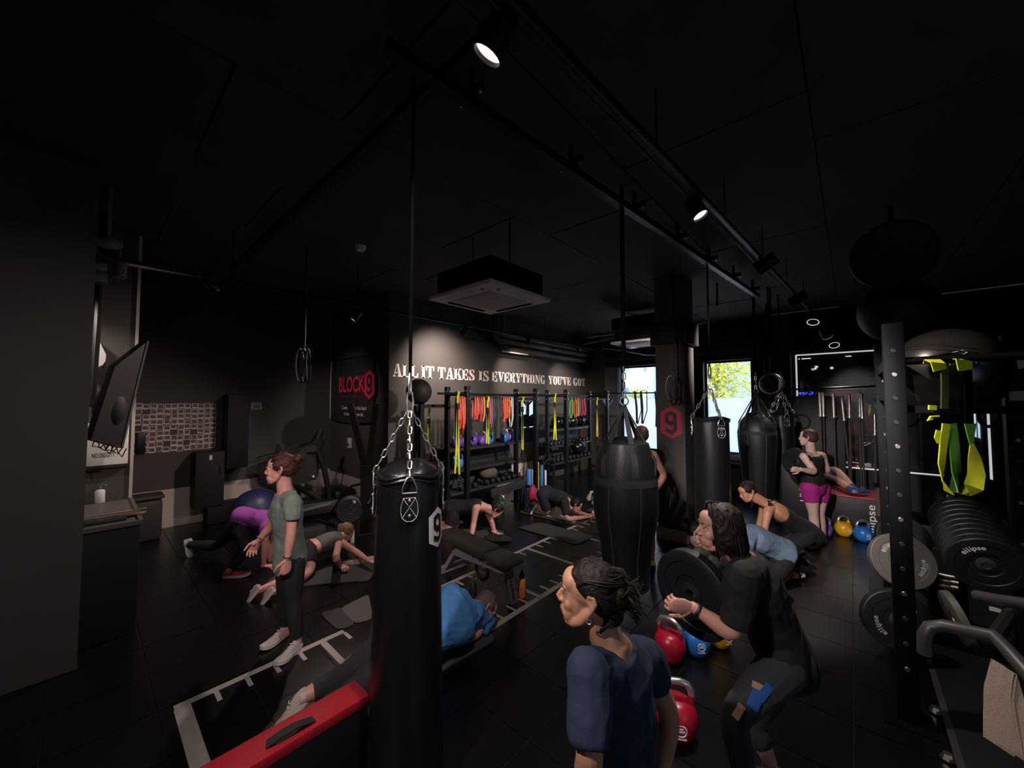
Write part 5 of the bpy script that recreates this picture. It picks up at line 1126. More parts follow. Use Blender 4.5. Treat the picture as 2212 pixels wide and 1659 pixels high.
# plates
m_grip = mat('grey rubber plate', (.085, .075, .070), .5, bump=(120, .1)); m_pl = m_rub
def plate_mesh(r, th, m, hubm, parent, c, ax, up, words=True, wcol=None):
    ax = V(ax).normalized(); u = V(up) - ax * V(up).dot(ax); u.normalize(); s = u.cross(ax)
    obj('disc', B().lathe([(r * .25, th * .28), (r * .42, th * .28), (r * .44, th * .4), (r * .74, th * .4), (r * .76, th / 2), (r * .97, th / 2), (r, th * .42), (r, -th * .42), (r * .97, -th / 2), (r * .25, -th / 2)], c, ax, 44), m, parent)
    obj('hub', B().lathe([(.026, th * .5), (r * .13, th * .52), (r * .25, th * .40), (r * .25, -th * .4), (.026, -th * .45), (.026, th * .5)], c, ax, 28), hubm, parent)
    if words:
        for base in words:
            n = len('ellipse')
            for i, ch in enumerate('ellipse'):
                wds = (.09, .055, .055, .055, .085, .08, .085); a = base - (sum(wds[:i]) + wds[i] / 2 - sum(wds) / 2) * 2.1
                d = s * sin(-a) + u * cos(-a); d = u * cos(a) - s * sin(a) * -1 if False else u * cos(a) + (-s) * sin(a)
                tt = d; uu = tt.cross(ax)
                text(ch, V(c) + d * (r * .56) + ax * (th * .4 + .001), uu, tt, r * .17, wcol or m_logo, parent, name='lettering', center=True, bold=.02)
def plate(name, label, c, r, th, ax, up=(0, 0, 1), m=None, hub=None, words=(0,), wcol=None, group=None):
    t = thing(name, label, 'weight plate', c, 0, group); plate_mesh(r, th, m or m_pl, hub or m_dull, t, V(c), ax, up, words, wcol); return t
m_lt = mat('light grey print', (.42, .40, .39), .5)
tree_ = thing('plate_tree', 'black plate storage stand behind the rack post', 'plate stand', V((.2, 5.0, 0)))
axp = (-CF * .86 - CR * .32 + UP * .30).normalized()
pA, pB, pC = W(1947, 1211, 3.32), W(1949, 1162, 3.85), W(1936, 1338, 3.02)
obj('base', B().box((pB.x, pB.y + .25, .03), (.5, .6, .06)), m_rack, tree_); obj('post', B().box((pB.x + .02, pB.y + .25, .6), (.08, .08, 1.15)), m_rack, tree_)
for p in (pA, pB, pC): obj('peg', B().tube([p + axp * .06, p - axp * .05, V((pB.x + .02, pB.y + .2, max(.15, p.z - .1)))], .024, 8), m_dull, tree_)
plate('weight_plate', 'large grey rubber plate facing out behind the rack post', pA, .225, .07, axp, UP, m_grip, m_chrome, (.62, -1.9), m_lt)
plate('weight_plate', 'black plate with pale hub just above the grey plate', pB, .215, .07, axp, UP, None, m_dull, (.55,))
plate('weight_plate', 'black plate lowest on the left of the rack post', pC, .225, .07, (-CF * .8 - CR * .3 + UP * .1), UP, None, m_steel2, (-.45, 2.0), m_lt)
# barbell with a stack of bumper plates
bA = W(2128, 1216, 3.0); axb = (-YY * .85 - UP * .22 + XX * .02).normalized()
bar_ = thing('loaded_barbell', 'black bar holding a row of bumper plates on the right', 'barbell', bA - axb * .4); obj('bar', B().cyl(bA + axb * .03, bA - axb * 1.2, .025, n=12), m_dull, bar_); obj('support', B().bar(bA - axb * .9, V(((bA - axb * .9).x, (bA - axb * .9).y, 0)), .08), m_rack, bar_)
for k in range(9):
    c = bA - axb * (.085 * k); s_ = .225 - .004 * (k > 0)
    plate('bumper_plate', 'front bumper plate with white lettering on the right bar' if k == 0 else f'{ORD[k]} bumper plate from the front in the row on the right bar', c, s_, .075, axb, UP, None, m_steel2, (.55,) if k == 0 else None, m_logo, 'bumper plates on the right bar')
plate('weight_plate', 'small worn plate standing edge on beside the dip bar', W(2066, 1334, 2.35), .15, .04, (-CF * .45 + CR * .75 + UP * .25), UP, mat('worn grey plate', (.07, .065, .055), .5), mat('tarnished brass', (.3, .26, .18), .4, metal=1.0), (-.8,), m_lt)
rl = thing('roller_sleeves', 'row of shiny steel sleeves low behind the rack', 'barbell rest', W(2050, 1250, 3.4))
for k in range(3): obj('sleeve', B().cyl(W(2029, 1241 + 11 * k, 3.4 - .05 * k), W(2072, 1249 + 11 * k, 3.3 - .05 * k), .02, n=12), m_dull, rl)
obj('frame', B().box(W(2018, 1255, 3.45) , (.1, .1, .12)), m_rack, rl); obj('foot', B().bb(V((W(2018, 1255, 3.45).x - .04, W(2018, 1255, 3.45).y - .04, 0)), W(2018, 1255, 3.45) + V((.04, .04, -.05))), m_rack, rl)
obj('bench_top', B().box(W(2030, 1165, 4.0), (.55, .9, .06), None, .02), m_pad, thing('flat_bench', 'dim brown flat bench behind the plate rack', 'bench', G(2030, 1230)))
pf = thing('lifting_platform', 'low black lifting platform under the right rack', 'platform', (1.0, 4.2, 0)); obj('deck', B().bb((.42, 3.2, .0), (2.6, 5.6, .045), .006), m_foamblk, pf); obj('edge_strip', B().bar((.41, 3.2, .03), (.41, 5.6, .03), .012, .05, UP), m_steel2, pf)
# dark machines further back
mc = thing('cable_machine', 'dark weight machine standing at the right wall', 'exercise machine', (1.9, 6.2, 0))
obj('frame', B().bar((1.7, 6.1, 0), (1.7, 6.1, 2.3), .12), m_rack, mc); obj('frame', B().bar((2.3, 6.6, 0), (2.3, 6.6, 2.3), .12), m_rack, mc); obj('weight_stack', B().bb((1.8, 6.2, .1), (2.1, 6.5, 1.3)), m_steel2, mc); obj('pad', B().box((1.5, 5.7, .55), (.35, .6, .1), None, .04), m_pad, mc); obj('pulley', B().torus(W(2135, 900, 4.6), CF, .12, .02, 20, 6), m_steel, mc)
hb2 = thing('hanging_bag_dark', 'short dark punch bag behind the right rack', 'punch bag', W(2127, 1110, 4.4)); hb2.name = 'short_bag'; obj('body', B().lathe([(0, -.35), (.14, -.35), (.16, -.3), (.16, .3), (.14, .35), (0, .36)], W(2127, 1108, 4.3), UP, 28), m_leather, hb2); obj('stand', B().cyl(V((W(2127, 1108, 4.3).x, W(2127, 1108, 4.3).y, 0)), W(2127, 1108, 4.3) - UP * .3, .04, n=10), m_rack, hb2)
# pier at the right
struct('wall_right_pier', B().bb((1.35, 5.2, 0), (1.75, 5.7, ZC)), m_wall)
# wall mirrors with bright edges on the street wall
YM = YF - .02
m_mir2 = mat('dim wall mirror', (.42, .47, .49), .02, metal=.93, var=0); m_brt = mat('glowing mirror edge strip', (.6, .62, .66), .4, var=0, emis=(.9, .92, 1), es=.55)  # brightness of the mirror edges is put in as emission
def wmirror(px0, px1, label, ex):
    x0_, x1_ = oY(px0, 850, YM).x, oY(px1, 850, YM).x; t = thing('gym_mirror', label, 'mirror', ((x0_ + x1_) / 2, YM, .76))
    obj('glass', B().bb((x0_, YM, .76), (x1_, YF - .001, 3.06)), m_mir2, t)
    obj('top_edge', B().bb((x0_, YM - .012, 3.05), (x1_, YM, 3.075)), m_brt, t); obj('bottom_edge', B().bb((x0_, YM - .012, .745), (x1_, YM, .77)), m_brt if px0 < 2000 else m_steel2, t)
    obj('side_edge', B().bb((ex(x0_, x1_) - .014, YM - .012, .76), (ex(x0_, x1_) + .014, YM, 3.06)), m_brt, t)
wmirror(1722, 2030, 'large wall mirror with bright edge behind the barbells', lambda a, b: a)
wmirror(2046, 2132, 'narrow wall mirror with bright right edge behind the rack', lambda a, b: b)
# tall dark partition that hides the lower left part of the mirror
struct('trim_7', B().bb((-1.62, YF - .30, 0), (-.95, YF, 3.2)), m_wallb)
pt_ = thing('speaker_tower', 'dark tall cabinet with round speaker cone beside the mirror', 'cabinet', (-.55, 9.8, 0)); obj('body', B().bb((-.93, 9.7, 0), (-.12, 10.1, 2.18), .01), m_dark, pt_)
obj('cone', B().torus(oY(1731, 911, 9.69), YY, .14, .02, 24, 6), m_steel2, pt_)
pbt = thing('long_pull_bar', 'long thin black bar crossing before the wall mirror', 'bar', oY(1800, 838, 9.2)); pa_, pb_ = oY(1700, 842, 9.2), oY(1935, 832, 9.2); obj('tube', B().tube([pa_, pb_], .018, 8), m_steel, pbt)
for p in (pa_, pb_): obj('bracket', B().tube([p, V((p.x, YF, p.z))], .014, 6), m_steel, pbt)
# standing barbells
bh = thing('barbell_holder', 'low black holder for the standing barbells', 'holder', (-.1, 9.35, 0)); obj('base', B().bb((-.85, 9.15, 0), (.85, 9.55, .18), .01), m_rack, bh)
BX = ((1771, 1778, 848), (1778, 1784, 848), (1800, 1808, 850), (1818, 1843, 858), (1834, 1840, 850), (1856, 1862, 847), (1861, 1868, 850), (1889, 1893, 895), (1898, 1904, 885))
for k, (pt, pb, py) in enumerate(BX):
    yb_ = 9.3 + .08 * (k % 2); a = oY(pt, py, yb_ + .12); b_ = oY(pb, 1095, yb_); L = (b_ - a).normalized(); b_ = a + L * ((a.z - .10) / -L.z) if L.z < 0 else b_
    t = thing('standing_barbell', f'{ORD[k]} barbell from the left standing upright before the mirror', 'barbell', b_, 0, 'barbells standing before the mirror')
    obj('sleeve', B().cyl(a, a.lerp(b_, .2), .025, n=10), m_chrome, t); obj('collar', B().cyl(a.lerp(b_, .2), a.lerp(b_, .215), .04, n=10), m_chrome, t); obj('shaft', B().cyl(a.lerp(b_, .215), a.lerp(b_, .8), .0145, n=8), m_dull, t); obj('sleeve', B().cyl(a.lerp(b_, .8), b_, .025, n=10), m_dull, t)
# things seen in the mirrors on the wall behind the viewer
bl = thing('wall_emblem', 'huge red hexagon 9 emblem on the wall facing the mirrors', 'emblem', (-.4, -1.69, 1.6)); logo9((-.35, -1.695, 1.15), -XX, UP, 3.0, bl, mat('red wall print', (.32, .03, .05), .7), m_wallb)
lc = thing('led_clock', 'blue glowing display on the wall facing the mirrors', 'clock', (-1.5, -1.68, 2.4)); obj('case', B().box((-1.55, -1.66, 2.42), (.7, .05, .24)), m_dark, lc)
m_led = mat('blue led', (0, 0, .2), .4, emis=(.05, .05, 1), es=6, var=0); text('EGO', (-1.78, -1.632, 2.35), XX, UP, .15, m_led, lc, width=.48)
obj('arrow', B().prism([(0, 0), (.06, .04), (0, .08)], (-1.86, -1.634, 2.38), XX, UP, .003), mat('red led', (.2, 0, 0), .4, emis=(1, .1, .1), es=4, var=0), lc)
ww = thing('wall_words', 'faint pale lettering on the wall facing the mirrors', 'lettering', (.6, -1.69, .9)); text('blocknine', (1.7, -1.698, .35), -XX, UP, .3, mat('faint grey print', (.1, .11, .12), .7), ww, width=2.2)
# ================================================================ PEOPLE
def remesh(b, vox, smooth=2, name='body'):
    me = b.mesh(name, [], 0); o = bpy.data.objects.new('tmp', me); C.objects.link(o)
    r = o.modifiers.new('r', 'REMESH'); r.mode = 'VOXEL'; r.voxel_size = vox; r.use_smooth_shade = True
    if smooth: s = o.modifiers.new('s', 'SMOOTH'); s.factor = .5; s.iterations = smooth
    dg = bpy.context.evaluated_depsgraph_get(); out = bpy.data.meshes.new_from_object(o.evaluated_get(dg))
    bpy.data.objects.remove(o); bpy.data.meshes.remove(me); return out
def takemesh(b, me, mi=0):
    n = len(b.v); b.v += [v.co.copy() for v in me.vertices]
    for p in me.polygons: b.f.append([i + n for i in p.vertices]); b.sm.append(True); b.mi.append(mi)
    bpy.data.meshes.remove(me)
def spline(pts, k=4):
    P = [pts[0]] + list(pts) + [pts[-1]]; out = []
    for i in range(1, len(P) - 2):
        for j in range(k):
            t = j / k; a, b_, c, d = P[i - 1], P[i], P[i + 1], P[i + 2]
            out.append(.5 * ((2 * b_) + (c - a) * t + (2 * a - 5 * b_ + 4 * c - d) * t * t + (3 * b_ - a - 3 * c + d) * t ** 3))
    out.append(P[-2]); return out
def hand(b, w_, d, n, curl=.5, s=1.0, thumb=1, spread=.12):
    """palm and five fingers; w_ wrist, d finger direction, n palm normal (fingers curl to n), thumb side +1/-1"""
    d = V(d).normalized(); n = V(n); n = (n - d * n.dot(d)).normalized(); t = d.cross(n) * thumb
    b.tube([w_ - d * .02 * s, w_ + d * .01 * s, w_ + d * .05 * s, w_ + d * .088 * s], [.021 * s, .024 * s, .038 * s, .039 * s], 10, ref=t, ry=[.8, .7, .40, .36], rnd=True)
    b.ell(w_ + d * .035 * s + t * .024 * s + n * .008 * s, .019 * s, n=8, m=6)
    for k, (off, L, r) in enumerate(((.029, .070, .0088), (.010, .079, .0092), (-.010, .073, .0088), (-.028, .058, .0078))):
        p = w_ + d * .082 * s + t * off * s; q = (d + t * spread * (1.5 - k) * .5).normalized(); pts = [p - q * .02 * s, p]; a = 0; cr = curl * (1 + .12 * k)
        for l in (.45, .31, .24):
            a += cr; v = q * cos(a) + n * sin(a); p = p + v * (L * l * s); pts.append(p)
        b.tube(pts, [r * s, r * s, r * .95 * s, r * .88 * s, r * .75 * s], 7, rnd=True)
    p = w_ + d * .028 * s + t * .03 * s; v0 = (t * .75 + d * .65 + n * .25).normalized(); v1 = (d * .9 + t * .25 + n * (.25 + curl * .4)).normalized()
    b.tube([p - v0 * .015 * s, p, p + v0 * .034 * s, p + v0 * .034 * s + v1 * .028 * s, p + v0 * .034 * s + v1 * .05 * s], [.012 * s, .0125 * s, .0105 * s, .0095 * s, .0075 * s], 7, rnd=True)
def headblobs(b, c, f, u, s=1.0, neck=None):
    f = V(f).normalized(); u = V(u); u = (u - f * u.dot(f)).normalized(); r = f.cross(u); R = Matrix((r, f, u)).transposed()
    P = lambda x, y, z: c + R @ (V((x, y, z)) * s)
    e = lambda x, y, z, rx, ry_, rz, tilt=0: b.ell(P(x, y, z), (rx * s, ry_ * s, rz * s), R @ Matrix.Rotation(tilt, 3, 'X'), 14, 10)
    e(0, -.012, .032, .073, .092, .080); e(0, .030, -.015, .057, .059, .085); e(0, .036, -.060, .045, .047, .045)
    e(0, .068, -.091, .024, .020, .019); e(0, .050, .046, .055, .037, .043); e(0, .030, -.086, .036, .046, .022); e(0, .074, -.060, .034, .020, .032)
    for sx in (-1, 1):
        e(sx * .034, .060, -.026, .022, .021, .025); e(sx * .028, .079, .026, .023, .010, .007); e(sx * .028, .062, -.060, .024, .024, .030)
        b.tube([P(sx * .058, -.008, -.040), P(sx * .050, .020, -.072), P(sx * .036, .048, -.088), P(sx * .014, .068, -.096)], [.017 * s, .018 * s, .018 * s, .015 * s], 8, rnd=True)
        e(sx * .0105, .094, -.028, .008, .009, .007); e(sx * .031, .0715, .0145, .0155, .0105, .006); e(sx * .031, .0705, .0005, .0145, .0095, .005)
        b.tube([P(sx * .070, -.020, .022), P(sx * .080, -.030, .030), P(sx * .083, -.036, .010), P(sx * .077, -.026, -.016), P(sx * .070, -.014, -.034)], [.006 * s, .0085 * s, .009 * s, .0085 * s, .0075 * s], 8, rnd=True)
        b.tube([P(sx * .070, -.012, .022), P(sx * .077, -.018, .03)], .006 * s, 6, rnd=True); e(sx * .070, -.022, .0, .006, .014, .022)
    b.tube([P(0, .082, .022), P(0, .091, .004), P(0, .104, -.018), P(0, .099, -.030)], [.0075 * s, .0075 * s, .0105 * s, .0085 * s], 8, rnd=True)
    e(0, .0875, -.054, .021, .010, .0055); e(0, .085, -.065, .018, .010, .0065); e(0, .076, -.060, .028, .018, .02)
    if neck is not None: b.tube([P(0, -.022, -.04), P(0, -.024, -.085), neck], [.054 * s, .052 * s, .058 * s], 12, rnd=True)
    return P, R
SK = {n: mat(n + ' skin', c, .5, var=.1, vs=20, bump=(180, .06)) for n, c in dict(fair=(.50, .27, .20), warm=(.46, .235, .145), pink=(.52, .26, .21), tan=(.42, .20, .115), pale=(.58, .38, .33)).items()}
m_lip = mat('lips', (.33, .10, .09), .45); m_eyew = mat('eye white', (.6, .58, .56), .3, var=0); m_iris = mat('dark iris', (.03, .02, .015), .2, var=0); m_brow = mat('brow hair', (.03, .018, .012), .8)
HAIR = {n: mat(n + ' hair', c, .55, spec=.3, bump=(90, .5), var=.5, vs=40) for n, c in dict(brown=(.013, .008, .006), dark=(.010, .007, .006), red=(.05, .018, .014), blond=(.20, .13, .07), grey=(.12, .095, .085), black=(.006, .005, .005)).items()}
def fabric(name, c, **k): return mat(name, c, k.pop('rough', .85), bump=(110, .18), var=.1, vs=10, **k)
def lerp(a, b_, t): return a + (b_ - a) * t
def person(label, J, look, hup=UP, skin='fair', hs=1.0, bs=1.0, vox=.008, hair=None, garments=(), hands=(None, None), shoes=None, arch=0.0, fold=0.008, group=None, loc=None, belly=0.0, extra=None, legs=True):
    g = {k: (V(v) if not isinstance(v, (int, float)) else v) for k, v in J.items()}
    pel, nk, hd = g['pel'], g['neck'], g['head']
    base = loc or V((pel.x, pel.y, 0)); t = thing('person', label, 'person', base, 0, group)
    latP = (g['hR'] - g['hL']).normalized(); latS = (g['sR'] - g['sL']).normalized(); ax = (nk - pel).normalized(); L = (nk - pel).length
    back = latS.cross(ax).normalized()         # points to the chest side or the back, only used for the arch
    def tor(tt): return pel.lerp(nk, tt) + back * arch * sin(pi * min(1, max(0, tt))) 
    TS = [(-.20, .105, .9), (-.10, .150, .72), (0, .170, .66), (.14, .160, .66), (.34, .136 + belly, .70), (.50, .138 + belly * .6, .70), (.68, .158, .66), (.84, .158, .60), (.94, .105, .62), (1.02, .060, .9)]
    def torso(b, t0, t1, infl=0.0, k=1.0):
        n = 16; pts, rs, rf, rr = [], [], [], []
        for i in range(n + 1):
            tt = min(1.0199, max(-.1999, t0 + (t1 - t0) * i / n))
            for (a, r0, q0), (c, r1, q1) in zip(TS, TS[1:]):
                if a <= tt <= c: f = (tt - a) / (c - a); f = f * f * (3 - 2 * f) if False else f; r_, q_ = lerp(r0, r1, f), lerp(q0, q1, f); break
            r_ *= bs; pts.append(tor(tt)); rs.append((r_ + infl) * k); rr.append((r_ * q_ + infl) / (r_ + infl)); rf.append(latP.lerp(latS, min(1, max(0, tt))).normalized())
        b.tube(pts, rs, 20, ref=rf, ry=rr)
    def limb(b, A, Bm, Cc, ra, t0, t1, infl=0.0, rnd=True):   # A->B->C, t in 0..2
        N = 16; pts, rs = [], []
        for i in range(N + 1):
            tt = t0 + (t1 - t0) * i / N; p = A.lerp(Bm, tt) if tt <= 1 else Bm.lerp(Cc, tt - 1)
            if .8 < tt < 1.2:
                q = (tt - .8) / .4; p = A.lerp(Bm, .8).lerp(Bm, q).lerp(Bm.lerp(Cc, .2 * q), q)
            x = tt / 2 * (len(ra) - 1); k_ = min(int(x), len(ra) - 2); r_ = lerp(ra[k_], ra[k_ + 1], x - k_); pts.append(p); rs.append(r_ * bs + infl)
        b.tube(pts, rs, 12, rnd=rnd)
    AR = [.054, .050, .044, .041, .040, .041, .037, .030, .026]; LR = [.092, .088, .078, .066, .054, .056, .054, .042, .034]
    b = B(); torso(b, -.2, 1.02)
    for s in 'LR':
        b.tube([tor(.88) + latS * (.06 if s == 'R' else -.06) * bs, g['s' + s]], [.062 * bs, .055 * bs], 12, rnd=True)
        limb(b, g['s' + s], g['e' + s], g['w' + s], AR, 0, 2)
        if legs: limb(b, g['h' + s], g['k' + s], g['a' + s], LR, 0, 2); b.ell(g['h' + s].lerp(pel, .25), .088 * bs, n=12, m=8)
        if legs and 't' + s in g and not (shoes and shoes['LR'.index(s)]):
            a, to = g['a' + s], g['t' + s]; b.tube([a, a.lerp(to, .45), to], [.036, .036, .024], 10, rnd=True)
            pass
    b.tube([nk - ax * .03, nk.lerp(hd, .5), hd], [.06, .054, .05], 12, rnd=True)
    body = B(); takemesh(body, remesh(b, vox, 3))
    hb_ = B(); P, R = headblobs(hb_, hd, look, hup, hs, nk - ax * .02); takemesh(body, remesh(hb_, min(vox, .0048), 2))
    for s, h in zip('LR', hands):
        if h: 
            q = B(); hand(q, g['w' + s], h[0], h[1], h[2] if len(h) > 2 else .5, hs * .98, h[3] if len(h) > 3 else 1); takemesh(body, remesh(q, .0036, 1))
    k = hs; fv = R @ YY
    body.cm = 1
    for sx in (-1, 1): body.ell(P(sx * .031, .0695, .0075), .0112 * k, n=10, m=8)
    body.cm = 2
    for sx in (-1, 1): body.ell(P(sx * .031, .0785, .0075), .0048 * k, n=8, m=6)
    body.cm = 3; body.ell(P(0, .0935, -.0545), (.019 * k, .0055 * k, .0045 * k), R, 10, 6); body.ell(P(0, .0905, -.065), (.016 * k, .006 * k, .0055 * k), R, 10, 6)
    body.cm = 4
    for sx in (-1, 1): body.tube([P(sx * .015, .088, .030), P(sx * .030, .086, .034), P(sx * .046, .074, .030)], [.003 * k, .004 * k, .002 * k], 6, rnd=True)
    bo_ = obj('body', body, [SK[skin], m_eyew, m_iris, m_lip, m_brow], t, sharp=0)
    # clothing: separate shells that follow the body
    for gm in garments:
        nm, m, kind = gm[0], gm[1], gm[2]; o = gm[3] if len(gm) > 3 else {}; b = B(); inf = o.get('inf', .013)
        if kind == 'top':
            torso(b, o.get('t0', -.06), o.get('t1', .97), inf, 1.0)
            if o.get('t0', -.06) < 0 and legs:
                for s in 'LR': b.ell(g['h' + s].lerp(pel, .2) + ax * .03, .088 * bs + inf * .9, n=12, m=8)
            for s in 'LR':
                sl = o.get('sleeve' + s, o.get('sleeve', .55))
                if sl:
                    b.tube([tor(.88) + latS * (.06 if s == 'R' else -.06) * bs, g['s' + s]], [.062 * bs + inf, .055 * bs + inf], 12)
                    b.ell(g['s' + s], .056 * bs + inf, n=12, m=8); limb(b, g['s' + s], g['e' + s], g['w' + s], AR, 0, sl, inf + .004, False)
                else:
                    b.tube([tor(.72) + latS * (.085 if s == 'R' else -.085) * bs, tor(.97) + latS * (.07 if s == 'R' else -.07) * bs], .045 * bs + inf * .5, 10)
        else:
            torso(b, -.21, o.get('t1', .30), inf)
            for s in 'LR': limb(b, g['h' + s], g['k' + s], g['a' + s], LR, 0, o.get('leg', 1.7), inf, False); b.ell(g['h' + s], .093 * bs + inf, n=14, m=10); b.ell(g['h' + s].lerp(pel, .25), .088 * bs + inf, n=12, m=8)
        me = remesh(b, max(.006, vox), 2)
        fa = o.get('fold', fold); me.update()
        nn = [v.normal.copy() for v in me.vertices]
        for v, n_ in zip(me.vertices, nn):
            q = v.co; h = .8 * noise.noise(V((q.x * 5, q.y * 5, q.z * 9))) + 1.1 * (.35 - abs(noise.noise(V((q.x * 7 + q.z * 5, q.y * 7 - q.z * 5, q.z * 6 + 3.3))))) + .25 * noise.noise(q * 26)
            v.co = q + n_ * (h * fa)
        gb_ = B(); takemesh(gb_, me); obj(nm, gb_, m, t, sharp=0)
    if hair: hair(t, P, R, k, nk)
    for s, sh in zip('LR', shoes or ()):
        if sh: shoe(t, sh, m_shoe if len(sh) < 5 else sh[4], sole=sh[5] if len(sh) > 5 else None)
    if extra: extra(t, g, P, R)
    return t
m_shoe = mat('pale grey running shoe', (.42, .37, .35), .7, bump=(300, .3)); m_sole = mat('white rubber sole', (.55, .52, .50), .6); m_sock = mat('white sock', (.5, .45, .42), .9)
def shoe(t, sp, m, sole=None):
    heel, toe, up, L = V(sp[0]), V(sp[1]), V(sp[2]), sp[3]; f = (toe - heel).normalized(); up = (up - f * up.dot(f)).normalized(); r = f.cross(up); k = L / .27
    st = [(0, .026, .0, .075), (.02, .033, .0, .085), (.06, .035, .0, .09), (.10, .037, .0, .078), (.14, .041, 0, .066), (.18, .046, 0, .054), (.22, .043, .004, .044), (.25, .033, .010, .035), (.268, .016, .016, .028)]
    sb = B(); pts = [(x, w_) for x, w_, _, _ in st]; poly = [(x * k, -w_ * 1.08 * k) for x, w_ in pts] + [(x * k, w_ * 1.08 * k) for x, w_ in pts[::-1]]
    sb.prism([(x, -y) for x, y in poly][::-1] if False else poly, heel, f, r, -.0) if False else None
    n = len(pts); lo = [heel + f * x * k + r * (-w_ * 1.08 * k) + up * z * k for x, w_, z, _ in st] + [heel + f * x * k + r * (w_ * 1.08 * k) + up * z * k for x, w_, z, _ in st[::-1]]
    hi = [p + up * .028 * k for p in lo]; N = len(lo); sb.add(lo + hi, [tuple(range(N)), tuple(range(2 * N - 1, N - 1, -1))] + [(i, N + i, N + (i + 1) % N, (i + 1) % N) for i in range(N)], False)
    ub = B(); vs_ = []; M = 9
    for x, w_, z, h in st:
        for j in range(M):
            a = pi * j / (M - 1); vs_.append(heel + f * x * k + r * (cos(a) * w_ * k * (1 - .25 * sin(a))) + up * ((z + .02) * k + sin(a) ** .8 * (h - .02) * k))
    ub.add(vs_, [(i * M + j, i * M + j + 1, (i + 1) * M + j + 1, (i + 1) * M + j) for i in range(len(st) - 1) for j in range(M - 1)] + [tuple(range(M)), tuple(range(len(st) * M - 1, (len(st) - 1) * M - 1, -1))])
    s_ = obj('shoe', ub, m, t); obj('sole', sb, sole or m_sole, s_)
    lb = B()
    for i in range(4):
        x = .10 + .022 * i; lb.tube([heel + f * x * k - r * .018 * k + up * (.078 - .016 * i + .006) * k, heel + f * (x + .008) * k + up * (.086 - .014 * i) * k, heel + f * x * k + r * .018 * k + up * (.078 - .016 * i + .006) * k], .0035 * k, 5)
    obj('laces', lb, m_sole, s_)
# ---- hair
def strands(b, P, pts_list, r=.004):
    for pts in pts_list: b.tube([P(*p) for p in pts], [r * .7] + [r] * (len(pts) - 2) + [r * .4], 5)
def haircap(b, P, R, k, back=0.0, low=0.0, fwd=0.0):
    e = lambda x, y, z, rx, ry_, rz: b.ell(P(x, y, z), (rx * k, ry_ * k, rz * k), R, 18, 12)
    e(0, -.026 + fwd, .044, .080, .094, .082); e(0, -.045 + back, .010 - low, .076, .078, .075)
    for sx in (-1, 1): e(sx * .056, -.012 + fwd, .040, .028, .055, .045)
def hair_bun(col, bun=(0, -.125, .06), r=.04, fluff=.0):
    def f(t, P, R, k, nk):
        b = B(); haircap(b, P, R, k); b.tube([P(0, -.09, .05), P(*bun)], .022 * k, 8); me = remesh(b, .005, 2); h = B(); takemesh(h, me); h.ell(P(*bun), (r * k, r * k * .9, r * k), R, 14, 10)
        for q in h.v: q += V((noise.noise(q * 45), noise.noise(q * 45 + V((9, 0, 0))), noise.noise(q * 45 + V((0, 9, 0))))) * .006 * k
        o = obj('hair', h, HAIR[col], t, sharp=0); s = B(); rd = random.Random(3)
        strands(s, P, [[(x, .055, .095 - abs(x) * .5), (x * 1.1, .0, .132 - abs(x) * .6), (x * .7, -.08, .10), (bun[0], bun[1] + .02, bun[2])] for x in [(-.055 + .011 * i) for i in range(11)]], .0045 * k)
        strands(s, P, [[(bun[0] + rd.uniform(-.02, .02), bun[1], bun[2]), (bun[0] + rd.uniform(-.05, .05), bun[1] - r * .9, bun[2] + rd.uniform(-.04, .04)), (bun[0] + rd.uniform(-.05, .05), bun[1] - r * 1.3, bun[2] + rd.uniform(-.06, .03))] for i in range(14)], .002 * k)
        obj('strand', s, HAIR[col], o, kind='stuff', sharp=0)
    return f
def hair_tail(col, drop=.2, width=.035, backy=-.14):
    def f(t, P, R, k, nk):
        b = B(); haircap(b, P, R, k); me = remesh(b, .005, 2); h = B(); takemesh(h, me)
        for q in h.v: q += V((noise.noise(q * 50), noise.noise(q * 50 + V((9, 0, 0))), 0)) * .004
        o = obj('hair', h, HAIR[col], t, sharp=0); s = B(); rd = random.Random(5)
        strands(s, P, [[(x, .06, .090 - abs(x) * .5), (x * 1.15, .0, .132 - abs(x) * .6), (x * .8, -.075, .09), (0, -.105, .045)] for x in [(-.06 + .01 * i) for i in range(13)]], .0045 * k)
        strands(s, P, [[(0, -.10, .045), (rd.gauss(0, .012), backy, .05 + rd.gauss(0, .012))] for i in range(8)], .006 * k)
        q0 = P(0, backy + .01, .05)
        for i in range(56):
            o1, o2, o3 = [V((rd.gauss(0, width * f_), rd.gauss(0, width * f_), 0)) for f_ in (.3, .6, .8)]; s.tube([P(0, -.11, .045), q0 + o1, q0 + o2 - UP * drop * .5, q0 + o3 - UP * (drop + rd.gauss(0, .03))], [.005, .006, .006, .003], 5)
        obj('strand', s, HAIR[col], o, kind='stuff', sharp=0); obj('hair_tie', B().torus(P(0, -.112, .045), R @ V((0, 1, .2)), .016 * k, .005 * k, 12, 6), m_dark, o)
    return f
